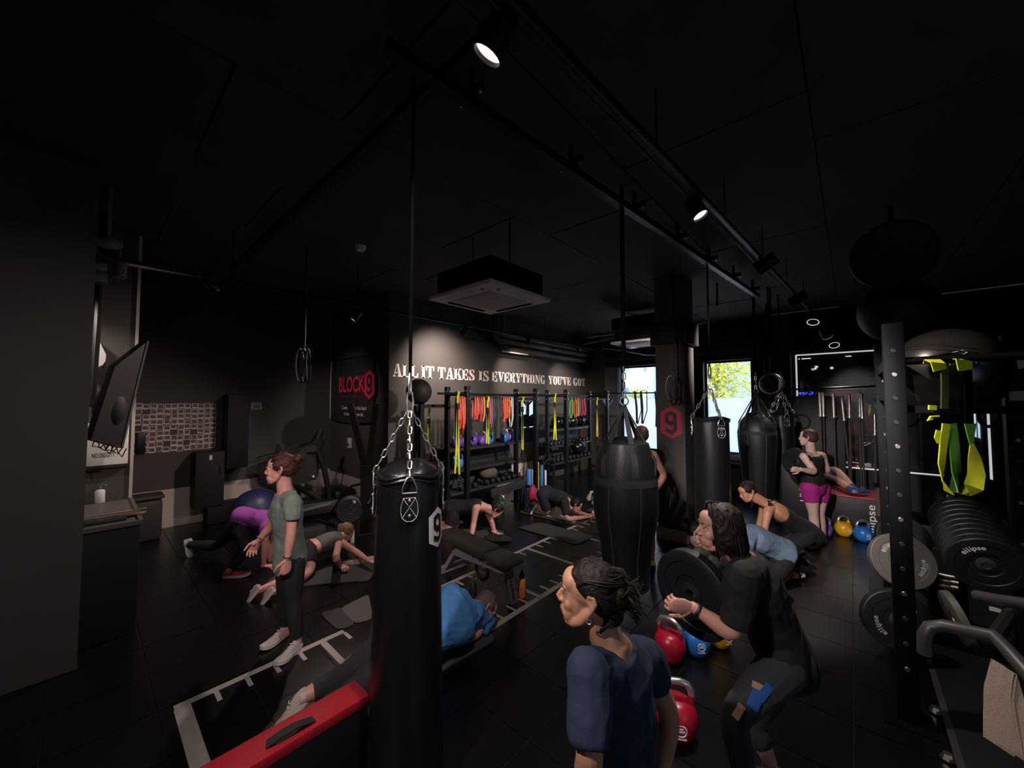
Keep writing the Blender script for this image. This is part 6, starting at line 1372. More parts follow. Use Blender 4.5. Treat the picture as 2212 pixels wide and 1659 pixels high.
def hair_long(col, drop=.17):
    def f(t, P, R, k, nk):
        b = B(); haircap(b, P, R, k, -.005, .01); e = lambda x, y, z, rx, ry_, rz: b.ell(P(x, y, z), (rx * k, ry_ * k, rz * k), R, 16, 10)
        for sx in (-1, 1): e(sx * .070, -.015, -.02, .026, .058, .085)
        e(0, -.075, -.05, .085, .045, .10); me = remesh(b, .006, 2); h = B(); takemesh(h, me)
        for q in h.v: q += V((noise.noise(q * 40), noise.noise(q * 40 + V((9, 0, 0))), noise.noise(q * 22))) * .007
        o = obj('hair', h, HAIR[col], t, sharp=0); s = B(); rd = random.Random(8); L_ = []
        for i in range(70):
            a = rd.uniform(.15, 1) * pi * (1 if i % 2 else -1); x, y = sin(a), cos(a)
            L_.append([(x * .03, .02 + y * .03, .128), (x * .078, -.02 + y * .085, .07), (x * .092, -.03 + y * .09, -.01), (x * .092 + rd.gauss(0, .008), -.035 + y * .092, -.08), (x * .085 + rd.gauss(0, .012), -.035 + y * .085, -drop + rd.gauss(0, .02))])
        strands(s, P, L_, .0055 * k); obj('strand', s, HAIR[col], o, kind='stuff', sharp=0)
    return f
def hair_short(col, thin=0.0):
    def f(t, P, R, k, nk):
        b = B(); kk = k * (1 - thin); haircap(b, P, R, kk, 0, 0); me = remesh(b, .005, 2); h = B(); takemesh(h, me)
        for q in h.v: q += V((noise.noise(q * 60), noise.noise(q * 60 + V((9, 0, 0))), noise.noise(q * 60 + V((0, 0, 9))))) * .004
        obj('hair', h, HAIR[col], t, sharp=0)
    return f
def hair_messy(col):   # gathered up loosely at the back, strands swept back to a spiky tie
    def f(t, P, R, k, nk):
        b = B(); e = lambda x, y, z, rx, ry_, rz: b.ell(P(x, y, z), (rx * k, ry_ * k, rz * k), R, 20, 14)
        e(0, -.026, .046, .079, .090, .079); e(0, -.058, .004, .072, .066, .074); e(0, -.112, .020, .056, .044, .058); e(0, -.085, -.055, .050, .042, .046)
        me = remesh(b, .005, 3); h = B(); takemesh(h, me)
        for q in h.v: q += V((noise.noise(q * 38), noise.noise(q * 38 + V((9, 0, 0))), noise.noise(q * 38 + V((0, 0, 9))))) * .0045
        o = obj('hair', h, HAIR[col], t, sharp=0); s = B(); rd = random.Random(11); L_ = []
        for i in range(150):
            x = rd.uniform(-.068, .068); z0 = .098 - abs(x) * .75
            L_.append([(x, .046 - abs(x) * .3, z0 + .004), (x * 1.16, .0, .127 - abs(x) * .72 + rd.gauss(0, .0015)), (x * 1.02, -.07, .108 - abs(x) * .5 + rd.gauss(0, .004)), (x * .6, -.125, .06 + rd.gauss(0, .012)), (rd.gauss(0, .02), -.15, .03 + rd.gauss(0, .02))])
        for i in range(90):
            sx = rd.choice((-1, 1)); u = rd.random(); L_.append([(sx * (.060 + .012 * u), .040 - .045 * u, .075 - .040 * u), (sx * .081, -.03, .050 - .02 * u + rd.gauss(0, .008)), (sx * .074, -.075, .03 - .05 * u + rd.gauss(0, .010)), (sx * .035, -.125, .01 + rd.gauss(0, .02)), (0, -.15, .01 + rd.gauss(0, .02))])
        for i in range(40):
            sx = rd.choice((-1, 1)); L_.append([(sx * rd.uniform(.02, .055), -.045, -.095 + rd.gauss(0, .006)), (sx * .045, -.085, -.07 + rd.gauss(0, .012)), (sx * .03, -.12, -.02), (0, -.15, .01)])
        for i in range(60):
            z = rd.uniform(-.05, .07); L_.append([(rd.gauss(0, .02), -.125, z * .5), (rd.gauss(0, .03), -.155, z * .9), (rd.gauss(0, .035), -.185 + rd.gauss(0, .012), z + rd.gauss(-.02, .025))])
        strands(s, P, L_, .0026 * k); obj('strand', s, HAIR[col], o, kind='stuff', sharp=0)
        sp_ = B(); sp_.tube([P(.0, -.158, .02), P(.0, -.172, -.02), P(0, -.150, -.065)], .007 * k, 8); obj('hair_clip', sp_, m_dull, o)
    return f
c_sage = fabric('sage green jersey', (.14, .185, .155)); c_navyleg = fabric('navy black leggings', (.006, .0065, .012)); c_navy = fabric('navy cotton', (.007, .017, .045)); c_black = fabric('black cotton', (.005, .0047, .005)); c_charcoal = fabric('charcoal leggings', (.022, .023, .03))
c_blue = fabric('sky blue cotton', (.055, .19, .46)); c_pale = fabric('dusty blue cotton', (.085, .125, .19)); c_fuch = fabric('fuchsia shorts cloth', (.33, .012, .19)); c_purple = fabric('violet pink jersey', (.26, .05, .30)); c_khaki = fabric('khaki cotton', (.13, .13, .10)); c_grn = fabric('grey green jersey', (.085, .092, .075)); c_teal = fabric('teal cotton', (.015, .08, .08)); c_maroon = fabric('dark red shorts cloth', (.06, .01, .012)); c_dknavy = fabric('dark navy shorts cloth', (.006, .008, .016))
def joints(**k): return k
def mid(a, b_, t=.5): return V(a).lerp(V(b_), t)
def body_from(pel, neck, lat, hw=.09, sw=.17):
    lat = V(lat).normalized(); return dict(hL=V(pel) - lat * hw, hR=V(pel) + lat * hw, sL=V(neck) - lat * sw - (V(neck) - V(pel)).normalized() * .05, sR=V(neck) + lat * sw - (V(neck) - V(pel)).normalized() * .05, pel=V(pel), neck=V(neck))

# 1 standing trainer, profile to the left
D = 3.28; lf = CF * .16
J = dict(pel=W(627, 1208, D), neck=W(616, 1060, D), head=W(606, 1014, D), hL=W(632, 1216, D - .08), hR=W(622, 1216, D + .08), sL=W(637, 1088, D - .15), sR=W(606, 1086, D + .17),
         eL=W(629, 1152, D - .20), wL=W(621, 1206, D - .22), eR=W(584, 1138, D + .2), wR=W(560, 1166, D + .14), kL=W(634, 1302, D - .08), kR=W(614, 1296, D + .10), aL=W(643, 1388, D - .07), aR=W(617, 1358, D + .12))
J['sL'] = W(633, 1086, D - .16); J['tL'] = G(624, 1418, .03); J['tR'] = G(590, 1388, .03)
hL_, hR_ = G(648, 1396, .004), G(622, 1368, .004)
J['qL'], J['qR'] = hL_ + UP * .03, hR_ + UP * .03
def ex_tr(t, g, P, R):
    obj('bracelet', B().torus(g['wR'].lerp(g['eR'], .12), (g['wR'] - g['eR']), .033, .006, 20, 6), m_chrome, t); obj('wrist_band', B().torus(g['wL'].lerp(g['eL'], .06), (g['wL'] - g['eL']), .030, .003, 20, 6), m_dark, t)
    a = g['aR']; obj('sock', B().tube([a + UP * .05, a - UP * .03], [.042, .044], 12), SK['pink'], t)
person('standing woman in sage green tee and navy leggings, looking left', J, -CR * 1 + CF * -.25 + UP * .0, UP, 'pink', 1.10, .98, .007, hair_bun('red', (0, -.125, .075), .036), [('tee', c_sage, 'top', dict(t0=-.14, sleeve=.55, inf=.018, fold=.010)), ('leggings', c_navyleg, 'bottom', dict(leg=1.86, inf=.006, fold=.002))],
       ((-UP * .95 - CR * .12, -CR * .6 + CF * .5, .35, -1), (-UP * .8 - CR * .5, CR * .6 - CF * .6, .5, 1)), ((hL_, G(621, 1420, .004), UP, .265), (hR_, G(586, 1393, .004), UP, .265)), extra=ex_tr)

# 2 front woman in navy tee, seen from behind left, head in profile
D = 1.30
J = dict(pel=W(1345, 1770, 1.36), neck=W(1322, 1392, D), head=W(1268, 1282, D + .0), sL=W(1268, 1452, D - .12), sR=W(1392, 1422, D + .17), eL=W(1275, 1630, D - .22), wL=W(1255, 1740, D - .1), eR=W(1449, 1545, D + .20), wR=W(1424, 1690, D + .16),
         hL=W(1310, 1790, 1.25), hR=W(1385, 1780, 1.47), kL=W(1240, 1960, 1.3), kR=W(1350, 1950, 1.6))
J['aL'] = V((J['kL'].x, J['kL'].y, .1)) + (CR * .2 + CF * .05); J['aR'] = V((J['kR'].x, J['kR'].y, .1)) + (CR * .2 + CF * .05); J['tL'] = J['aL'] - CR * .16 - UP * .06; J['tR'] = J['aR'] - CR * .16 - UP * .06
def ex_nv(t, g, P, R):
    e_ = B(); e_.torus(P(-.082, -.012, -.052), R @ V((1, 0, .2)), .008, .0016, 14, 5); obj('earring', e_, m_chrome, t)
    for s in 'LR':
        pass
person('woman in navy tee crouching in front, face in profile to the left', J, -CR * 1 + CF * .30 - UP * .02, UP * 1 - CR * .12, 'warm', .95, .98, .006, hair_messy('brown'), [('tee', c_navy, 'top', dict(t0=-.1, sleeve=.86, sleeveR=.40, inf=.016, fold=.013)), ('leggings', c_navyleg, 'bottom', dict(leg=1.8, inf=.008, fold=.002))],
       ((-UP, -CR, .8, 1), (-UP * .9 - CR * .3, -CF, .8, 1)), ((J['aL'] - UP * .096 + CR * .05, J['aL'] - UP * .096 - CR * .2, UP, .25), (J['aR'] - UP * .096 + CR * .05, J['aR'] - UP * .096 - CR * .2, UP, .25)), extra=ex_nv, arch=0)

# 3 woman in black tee holding a plate
D = 1.95
J = dict(pel=W(1696, 1415, D + .02), neck=W(1606, 1205, D), head=W(1552, 1140, D + .02), sL=W(1604, 1246, D - .15), sR=W(1590, 1225, D + .2), eL=W(1583, 1372, D - .17), wL=W(1497, 1311, D - .1), eR=W(1560, 1330, D + .3), wR=W(1500, 1290, D + .22),
         hL=W(1692, 1440, D - .10), hR=W(1700, 1425, D + .12), kL=W(1582, 1548, D - .16), kR=W(1625, 1560, D + .22), aL=W(1618, 1722, D - .12), aR=W(1664, 1648, D + .14))
J['tL'] = V((J['aL'].x, J['aL'].y, .05)) - CR * .15; J['tR'] = V((J['aR'].x, J['aR'].y, .05)) - CR * .15
def ex_bk(t, g, P, R):
    obj('watch', B().torus(g['wL'].lerp(g['eL'], .10), (g['wL'] - g['eL']), .031, .007, 20, 6), m_dark, t)
    th_ = (g['kL'] - g['hL']).normalized()
    def patch(px, py, w_, h, rot, m, nm):
        d0 = W(px, py, D - .21) - EYE; d0 = d0.normalized()
        A, Bv = g['hL'], g['kL']; best = min((EYE + d0 * (1.2 + .004 * i) for i in range(300)), key=lambda p: abs(((p - A) - th_ * (p - A).dot(th_)).length - (.093 - .022 * min(1, max(0, (p - A).dot(th_) / (Bv - A).length)))) + (0 if (p - EYE).length < (A.lerp(Bv, .5) - EYE).length else 9))
        c_ = A + th_ * (best - A).dot(th_); rr = (.093 - .022 * min(1, max(0, (best - A).dot(th_) / (Bv - A).length))) * 1.01 + .009; n0 = (best - c_).normalized(); s_ = n0.cross(th_); vs_ = []
        for j in range(5):
            for i in range(5):
                u, v = (i / 4 - .5) * w_, (j / 4 - .5) * h; u, v = u * cos(rot) - v * sin(rot), u * sin(rot) + v * cos(rot); a = v / rr
                vs_.append(c_ + th_ * u + (n0 * cos(a) + s_ * sin(a)) * rr)
        q = B(); q.add(vs_, [(j * 5 + i, j * 5 + i + 1, j * 5 + i + 6, j * 5 + i + 5) for j in range(4) for i in range(4)]); obj(nm, q, m, t, sharp=0)
    beige, bl_ = mat('beige print patch', (.33, .20, .12), .8), mat('blue print patch', (.01, .06, .25), .8)
    patch(1648, 1472, .028, .065, .5, beige, 'print_patch'); patch(1603, 1534, .065, .03, .2, beige, 'print_patch'); patch(1650, 1505, .11, .05, .3, bl_, 'print_patch'); patch(1676, 1502, .08, .035, .1, bl_, 'print_patch')
person('woman in black tee and charcoal leggings crouching with a weight plate', J, -CR * 1 + CF * .12 - UP * .05, UP * 1 - CR * .15, 'pink', 1.02, 1.01, .0065, hair_long('brown', .11), [('tee', c_black, 'top', dict(t0=-.19, sleeve=.82, inf=.022, fold=.012)), ('leggings', c_charcoal, 'bottom', dict(leg=1.62, inf=.006, fold=.002))],
       ((-CR * .9 + UP * .12 - CF * .1, CF * .9 + CR * .2, .62, 1), (-CR * .8 + CF * .1, -CF, .9, -1)), ((J['aL'] * 1 - UP * (J['aL'].z - .004) + CR * .06, J['aL'] - UP * (J['aL'].z - .004) - CR * .2, UP, .26), (J['aR'] - UP * (J['aR'].z - .004) + CR * .06, J['aR'] - UP * (J['aR'].z - .004) - CR * .2, UP, .26)), extra=ex_bk)
plate('weight_plate', 'black weight plate held upright by the woman in black tee', W(1499, 1281, D + .06), .222, .06, (-CR * .88 - CF * .46 - UP * .08), UP, None, m_dark, None)

# 4 standing woman in fuchsia shorts holding a plate
D = 5.46; a4 = G(1752, 1180)
J = dict(pel=W(1757, 1050, D), neck=W(1752, 976, D), head=W(1745, 946, D), sL=W(1737, 986, D - .08), sR=W(1775, 985, D + .08), eL=W(1760, 1020, D - .19), wL=W(1729, 1014, D - .25), eR=W(1788, 1018, D + .12), wR=W(1765, 1012, D + .3),
         hL=W(1749, 1055, D - .06), hR=W(1773, 1055, D + .06), kL=W(1757, 1110, D - .05), kR=W(1770, 1110, D + .08), aL=W(1763, 1168, D - .03), aR=W(1778, 1163, D + .12))
J['tL'] = G(1742, 1182, .03); J['tR'] = G(1765, 1174, .03)
m_gsh = mat('grey running shoe', (.16, .13, .14), .7)
person('woman in black vest and fuchsia shorts standing with a plate', J, -CR * .55 + CF * .8, UP, 'pale', 1.02, 1.10, .009, hair_short('red'), [('vest', c_black, 'top', dict(t0=-.14, t1=.9, sleeve=0, inf=.012, fold=.006)), ('shorts', c_fuch, 'bottom', dict(leg=.48, inf=.013, t1=.1, fold=.005))],
       ((-CR * .9 - CF * .1, CR * .3 + CF * .6, .8, 1), (-CR * .9, CF, .6, -1)), ((G(1768, 1180, .004), G(1738, 1186, .004), UP, .27, m_gsh), (G(1783, 1172, .004), G(1762, 1177, .004), UP, .27, m_gsh)))
plate('weight_plate', 'black weight plate held by the woman in fuchsia shorts', W(1721, 998, D + .02), .2, .055, (-CR * .9 - CF * .35), UP, None, m_dark, None)

# 5 woman in black tank kneeling forward
D = 4.75
J = dict(pel=W(1748, 1150, D), neck=W(1652, 1086, D), head=W(1614, 1062, D + .02), sL=W(1658, 1108, D - .13), sR=W(1650, 1098, D + .15), eL=W(1652, 1140, D - .16), wL=W(1650, 1172, D - .1), eR=W(1640, 1135, D + .2), wR=W(1632, 1165, D + .15),
         hL=W(1745, 1158, D - .1), hR=W(1752, 1152, D + .1), kL=W(1678, 1196, D - .12), kR=W(1672, 1186, D + .15))
J['aL'] = W(1728, 1196, D - .08); J['aL'].z = .06; J['aR'] = W(1728, 1184, D + .12); J['aR'].z = .06; J['tL'] = J['aL'] + CR * .15 - UP * .02; J['tR'] = J['aR'] + CR * .15 - UP * .02
def ex_tk(t, g, P, R): obj('strap', B().tube([g['neck'] + CF * -.05 + UP * .03, g['neck'].lerp(g['pel'], .18) + UP * .115 - CF * .05, g['neck'].lerp(g['pel'], .32) + UP * .12], .008, 6), c_black, t)
person('woman in black open backed tank kneeling, dark hair, looking down', J, -CR * .9 - UP * .45, UP * .8 - CR * .4, 'tan', 1.0, .98, .008, hair_short('brown'), [('tank', c_black, 'top', dict(t0=-.05, t1=.66, sleeve=0, inf=.012, fold=.003)), ('leggings', c_black, 'bottom', dict(leg=1.9, inf=.008, t1=.2, fold=.002))], ((-UP, -CR, .3, 1), (-UP, -CR, .3, 1)), ((J['aL'] + UP * .03, J['aL'] - UP * .045 + CR * .2, UP * .6 - CR * .3, .2, m_dark, m_dark), (J['aR'] + UP * .03, J['aR'] - UP * .045 + CR * .2, UP * .6 - CR * .3, .2, m_dark, m_dark)), extra=ex_tk)

# 6 person in dusty blue top on hands and knees
D = 4.2
J = dict(pel=W(1690, 1192, D), neck=W(1608, 1152, D), head=W(1572, 1150, D + .02), sL=W(1612, 1172, D - .14), sR=W(1608, 1160, D + .15), eL=W(1606, 1210, D - .15), wL=W(1596, 1250, D - .12), eR=W(1600, 1200, D + .18), wR=W(1588, 1240, D + .2),
         hL=W(1694, 1204, D - .09), hR=W(1694, 1196, D + .09), kL=W(1665, 1258, D - .1), kR=W(1668, 1246, D + .12))
J['aL'] = W(1710, 1253, 4.44); J['aR'] = J['aL'] + CF * .2; J['aL'].z = .06; J['aR'].z = .06; J['tL'] = J['aL'] + CR * .12 - UP * .01; J['tR'] = J['aR'] + CR * .12 - UP * .01
def ex_sk(t, g, P, R):
    for s in 'LR':
        b = B(); a, to = g['a' + s], g['t' + s]; b.tube([a + (to - a) * .1, a.lerp(to, .5), to + (to - a) * .1], [.042, .042, .028], 12, rnd=True); so = obj('sock', b, m_sock, t); obj('stripe', B().tube([a.lerp(to, .55), a.lerp(to, .68)], [.0445, .0435], 12), m_dark, so)
person('person in dusty blue tee on hands and knees, white sock showing', J, -CR * .9 - UP * .5, UP * .8 - CR * .4, 'fair', 1.0, 1.05, .009, hair_short('dark'), [('tee', c_pale, 'top', dict(t0=-.04, sleeve=.6, inf=.03, fold=.016)), ('shorts', c_black, 'bottom', dict(leg=1.1, inf=.016, t1=.1))], ((-CR, -UP, .1, 1), (-CR, -UP, .1, 1)), extra=ex_sk)
# 6b kneeling person with hair bun beyond
D = 4.5
J = dict(pel=W(1530, 1248, D + .1), neck=W(1524, 1184, D), head=W(1503, 1152, D), sL=W(1507, 1196, D - .15), sR=W(1546, 1192, D + .1), eL=W(1512, 1232, D - .2), wL=W(1535, 1250, D - .3), eR=W(1560, 1225, D), wR=W(1545, 1248, D - .1), hL=W(1515, 1250, D), hR=W(1545, 1250, D + .15), kL=W(1520, 1278, D - .25), kR=W(1560, 1275, D - .1))
J['aL'] = V((J['pel'].x, J['pel'].y, .06)) - CR * .1 + CF * .15; J['aR'] = V((J['pel'].x, J['pel'].y, .06)) + CR * .1 + CF * .15
person('person with dark hair bun in khaki top kneeling behind the black plate', J, CR * .8 - CF * .3 - UP * .5, UP * .9 + CR * .3, 'pale', 1.0, .95, .01, hair_bun('black', (0, -.135, .07), .045), [('tee', c_khaki, 'top', dict(t0=-.05, sleeve=.6, inf=.016)), ('leggings', c_black, 'bottom', dict(leg=1.8, inf=.008))], ((-UP, CF, .3, 1), (-UP, CF, .3, 1)))

# 7 man behind the angled bag
D = 4.85
J = dict(pel=W(1385, 1078, D), neck=W(1384, 966, D), head=W(1384, 941, D), sL=W(1355, 983, D - .05), sR=W(1411, 983, D), eL=W(1335, 1035, D + .1), wL=W(1355, 1065, D), eR=W(1435, 1026, D + .06), wR=W(1417, 1060, D - .05), hL=W(1372, 1085, D), hR=W(1398, 1085, D), kL=W(1375, 1150, D), kR=W(1404, 1148, D - .05), aL=W(1380, 1212, D), aR=W(1407, 1212, D))
J['tL'] = G(1376, 1226, .03); J['tR'] = G(1404, 1224, .03); m_ysh = mat('yellow running shoe', (.62, .33, .02), .6)
person('man standing behind the central angled bag, hand on hip, yellow shoes', J, -CR * .1 - CF * .2 + CF * 1.0, UP, 'pink', 1.04, 1.08, .01, hair_short('red'), [('vest', c_black, 'top', dict(t0=-.1, t1=.93, sleeve=0, inf=.016)), ('shorts', c_maroon, 'bottom', dict(leg=.75, inf=.022))], ((-UP, CF, .4, 1), (-UP * .5 - CR * .6, CF, .5, 1)), ((G(1382, 1212, .004), G(1374, 1232, .004), UP, .28, m_ysh), (G(1408, 1211, .004), G(1407, 1228, .004), UP, .28, m_ysh, m_dark)))

# 8 man in blue tee face down on his forearms
hd_ = G(1048, 1308, .24); ft_ = G(665, 1530, .1); dr = (hd_ - ft_); dr.z = 0; dr.normalize(); la = dr.cross(UP)
pel_ = hd_ - dr * .80; pel_.z = .24; nk_ = hd_ - dr * .17; nk_.z = .31
J = body_from(pel_, nk_, la, .09, .23)
J.update(head=hd_ - UP * .02, eL=J['sL'] + dr * .02 - la * .10 - UP * .22, eR=J['sR'] - dr * .08 + la * .10 - UP * .24)
J['wL'] = J['eL'] + dr * .24 + la * .1; J['wR'] = J['eR'] - dr * .16 + la * -.06 - UP * .0; J['wL'].z = .05; J['wR'].z = .06; J['eL'].z = .06; J['eR'].z = .065
J['sR'] = W(1047, 1334, 3.50); J['eR'] = W(1026, 1408, 3.28); J['eR'].z = .07; J['wR'] = G(955, 1385, .06)
J['kL'] = pel_ - dr * .46 - la * .1 - UP * .12; J['kR'] = pel_ - dr * .46 + la * .1 - UP * .12; J['aL'] = V((ft_.x, ft_.y, .12)) - la * .1; J['aR'] = V((ft_.x, ft_.y, .12)) + la * .12
J['tL'] = J['aL'] - dr * .02 - UP * .1; J['tR'] = J['aR'] - dr * .02 - UP * .1
m_wsh = mat('white knit shoe', (.50, .40, .35), .8, bump=(120, .8)); c_grey = fabric('dark grey leggings', (.035, .032, .036))
def ex_bl(t, g, P, R):
    b = B(); 
    for s in 'LR':
        a = g['a' + s]; d = (g['k' + s] - a).normalized(); obj('sock', B().tube([a - d * .03, a + d * .02, a + d * .13], [.042, .044, .054], 14), m_sock, t)
person('man in sky blue tee lying face down on the mat, thin grey hair', J, dr * .55 - UP * .8 + la * .3, dr * .8 + UP * .5, 'pink', 1.08, 1.30, .0075, hair_short('grey', .05), [('tee', c_blue, 'top', dict(t0=-.22, t1=.99, sleeve=.62, inf=.03, fold=.018)), ('leggings', c_grey, 'bottom', dict(leg=1.72, inf=.004))], ((dr, -UP, .3, 1), (-dr * .6 + la * .4, -UP, .4, 1)),
       ((J['aL'] + UP * .0 + dr * .05, J['aL'] - UP * .16 - dr * .10 + UP * .04, -dr, .275, m_wsh), (J['aR'] + dr * .05, J['aR'] - UP * .16 - dr * .10 + UP * .04, -dr, .275, m_wsh)), extra=ex_bl)

# 9 woman in grey green crop top planking
D = 4.75
sh_ = W(737, 1160, 5.05); pel_ = W(662, 1188, 4.72); la = (sh_ - pel_).cross(UP).normalized()
J = body_from(pel_, sh_, la, .085, .16)
J.update(head=W(748, 1150, 5.15), eL=G(725, 1205, .3) , eR=W(766, 1190, 4.9), wL=G(735, 1222, .07), wR=G(797, 1212, .12), kL=W(628, 1258, 4.3), kR=W(668, 1262, 4.45), aL=G(560, 1275, .10), aR=G(590, 1280, .10))
J['sR'] = W(730, 1168, 4.88); J['sL'] = W(735, 1160, 5.15); J['kL'].z = .07; J['kR'].z = .07; J['tL'] = J['aL'] - CR * .06 - UP * .07; J['tR'] = J['aR'] - CR * .06 - UP * .07
def ex_gr(t, g, P, R): obj('sleeve_trim', B().torus(g['sR'], (g['eR'] - g['sR']), .06, .005, 16, 5), c_grn, t)
person('woman in grey green crop top planking behind the trainer, blond ponytail', J, CR * .7 - UP * .6 + CF * .2, UP * .8 + CR * .5, 'pink', 1.0, 1.0, .008, hair_tail('blond', .12), [('crop_top', c_grn, 'top', dict(t0=.30, t1=.97, sleeve=.12, inf=.012)), ('shorts', c_black, 'bottom', dict(leg=.6, inf=.008, t1=.12))], ((CR * .6 - CF * .5, -UP, .2, 1), (CR * .9 - CF * .2, -UP, .3, 1)), ((J['aL'] + UP * .02 + CR * .03, J['aL'] - UP * .095 - CR * .06, -CR, .25), (J['aR'] + UP * .02 + CR * .03, J['aR'] - UP * .095 - CR * .06, -CR, .25)), extra=ex_gr)
rt = G(778, 1222, .0); b = B().tube([W(744, 1217, 4.83), W(770, 1216, 4.85), W(803, 1210, 4.95)], [.035, .05, .055], 12, rnd=True)
for q in b.v: q.z = max(.016, q.z + .01 * noise.noise(q * 20))
single('rolled_towel', b, mat('pale rolled towelling', (.36, .29, .24), .95, bump=(90, .8)), 'rolled pale towel under the hands of the planking woman', 'towel')

# 10 person in violet top, black leggings, low behind the trainer
D = 4.75
J = dict(pel=W(522, 1116, D), neck=W(584, 1124, D), head=W(604, 1140, D + .1), sL=W(574, 1140, D - .14), sR=W(578, 1130, D + .15), eL=W(572, 1185, D - .15), wL=W(570, 1222, D - .1), eR=W(582, 1180, D + .2), wR=W(585, 1215, D + .2), hL=W(516, 1134, D - .09), hR=W(516, 1128, D + .09), kL=W(530, 1188, D - .2), kR=W(470, 1180, D + .3))
J['aL'] = G(494, 1233, .11); J['aR'] = G(402, 1176, .16); J['tL'] = G(510, 1248, .03); J['tR'] = J['aR'] - UP * .12
m_rsh = mat('red pink running shoe', (.42, .05, .07), .6); m_gr2 = mat('silver grey running shoe', (.27, .28, .27), .6)
person('person in violet pink top bent over low behind the trainer, red shoe', J, CR * .8 - UP * .6, UP * .8 + CR * .5, 'pink', 1.0, .98, .009, hair_short('dark'), [('top', c_purple, 'top', dict(t0=-.16, sleeve=.3, inf=.014)), ('leggings', c_navyleg, 'bottom', dict(leg=1.9, inf=.008, t1=.05))], ((CR, -UP, .3, 1), (CR, -UP, .3, 1)),
       ((G(484, 1248, .004), G(522, 1245, .004), UP, .28, m_rsh), (J['aR'] + UP * .06 - CR * .02, J['aR'] - UP * .155 + CR * .035, CR * 1 + CF * .3, .26, m_gr2)))

# 11 man in black planking on the beige towel
D = 6.9
sh_ = W(1226, 1082, 6.75); pel_ = W(1178, 1066, 6.95); la = (sh_ - pel_).cross(UP).normalized(); J = body_from(pel_, sh_, la, .10, .19)
J.update(head=W(1244, 1091, 6.7), eL=W(1237, 1110, 6.95), eR=G(1224, 1122, .07), wL=G(1268, 1112, .07), wR=G(1266, 1117, .07), kL=G(1196, 1098, .09), kR=G(1184, 1106, .09), aL=G(1154, 1094, .14), aR=G(1150, 1088, .14))
J['sR'] = W(1220, 1086, 6.6); J['sL'] = W(1230, 1078, 6.9); J['eL'].z = .07; J['kR'].z = .08; J['tL'] = J['aL'] - CR * .06 - UP * .1; J['tR'] = J['aR'] - CR * .06 - UP * .1
def ex_ph(t, g, P, R): pass
person('man in black tee planking on his elbows on the beige towel', J, CR * .8 - UP * .6, UP * .8 + CR * .5, 'pink', 1.05, 1.1, .009, hair_short('black'), [('tee', c_black, 'top', dict(t0=-.05, sleeve=.75, inf=.02)), ('shorts', c_dknavy, 'bottom', dict(leg=.85, inf=.022))], ((CR * .9 + CF * .1, -UP, .5, 1), (CR * .9 + CF * .2, UP, .5, 1)),
       ((J['aL'] + CR * .04 + UP * .02, J['aL'] - UP * .13 - CR * .05, -CR, .27, m_dark), (J['aR'] + CR * .04 + UP * .02, J['aR'] - UP * .13 - CR * .05, -CR, .27, m_dark)))
p = G(1283, 1111, .05); ph = thing('mobile_phone', 'pale phone held in the hands of the planking man', 'phone', p); obj('case', B().box(p + UP * .02, (.075, .15, .009), Matrix.Rotation(.5, 3, 'Y') @ Matrix.Rotation(.4, 3, 'Z'), .002), m_white, ph)

# 12 person in black vest on hands and knees
D = 5.95
J = dict(pel=W(976, 1098, D + .1), neck=W(1047, 1094, D), head=W(1072, 1102, D + .02), sL=W(1050, 1100, D + .2), sR=W(1028, 1098, D - .14), eL=W(1062, 1128, D + .28), eR=W(1023, 1132, D - .2), wL=G(1068, 1150, .06), wR=G(1018, 1160, .07), hL=W(972, 1104, D + .18), hR=W(980, 1108, D), kL=G(985, 1140, .08), kR=G(968, 1146, .08), aL=G(940, 1128, .08), aR=G(930, 1136, .08))
J['tL'] = J['aL'] - CR * .1 - UP * .03; J['tR'] = J['aR'] - CR * .1 - UP * .03
def ex_sc(t, g, P, R): obj('scrunchie', B().torus(g['wL'].lerp(g['eL'], .1), UP, .035, .012, 16, 6), m_sock, t)
person('person in black vest on hands and knees, long dark hair hanging', J, CR * .5 - UP * .8, UP * .6 + CR * .8, 'pink', 1.02, 1.1, .009, hair_tail('dark', .2), [('vest', c_black, 'top', dict(t0=-.05, t1=.92, sleeve=0, inf=.016)), ('shorts', c_black, 'bottom', dict(leg=.7, inf=.014))], ((CR * .7 - UP * .2, -UP, .1, 1), (CR * .8 - UP * .2, -UP, .1, 1)), extra=ex_sc)
b = B().ell(G(1075, 1162, .035), (.22, .13, .03), Matrix.Rotation(.5, 3, 'Z'), 18, 10)
for q in b.v: q.z = max(.002, q.z + .02 * noise.noise(q * 12))
single('dark_cloth', b, c_black, 'crumpled black cloth on the floor before the kneeling person', 'cloth')
bmr = G(1003, 1104, .0); sack(G(975, 1100, .06) , (.07, .07, .05), 'small pale bundle on the floor behind the front bag', m_sock, 'cloth_bundle', 'cloth')

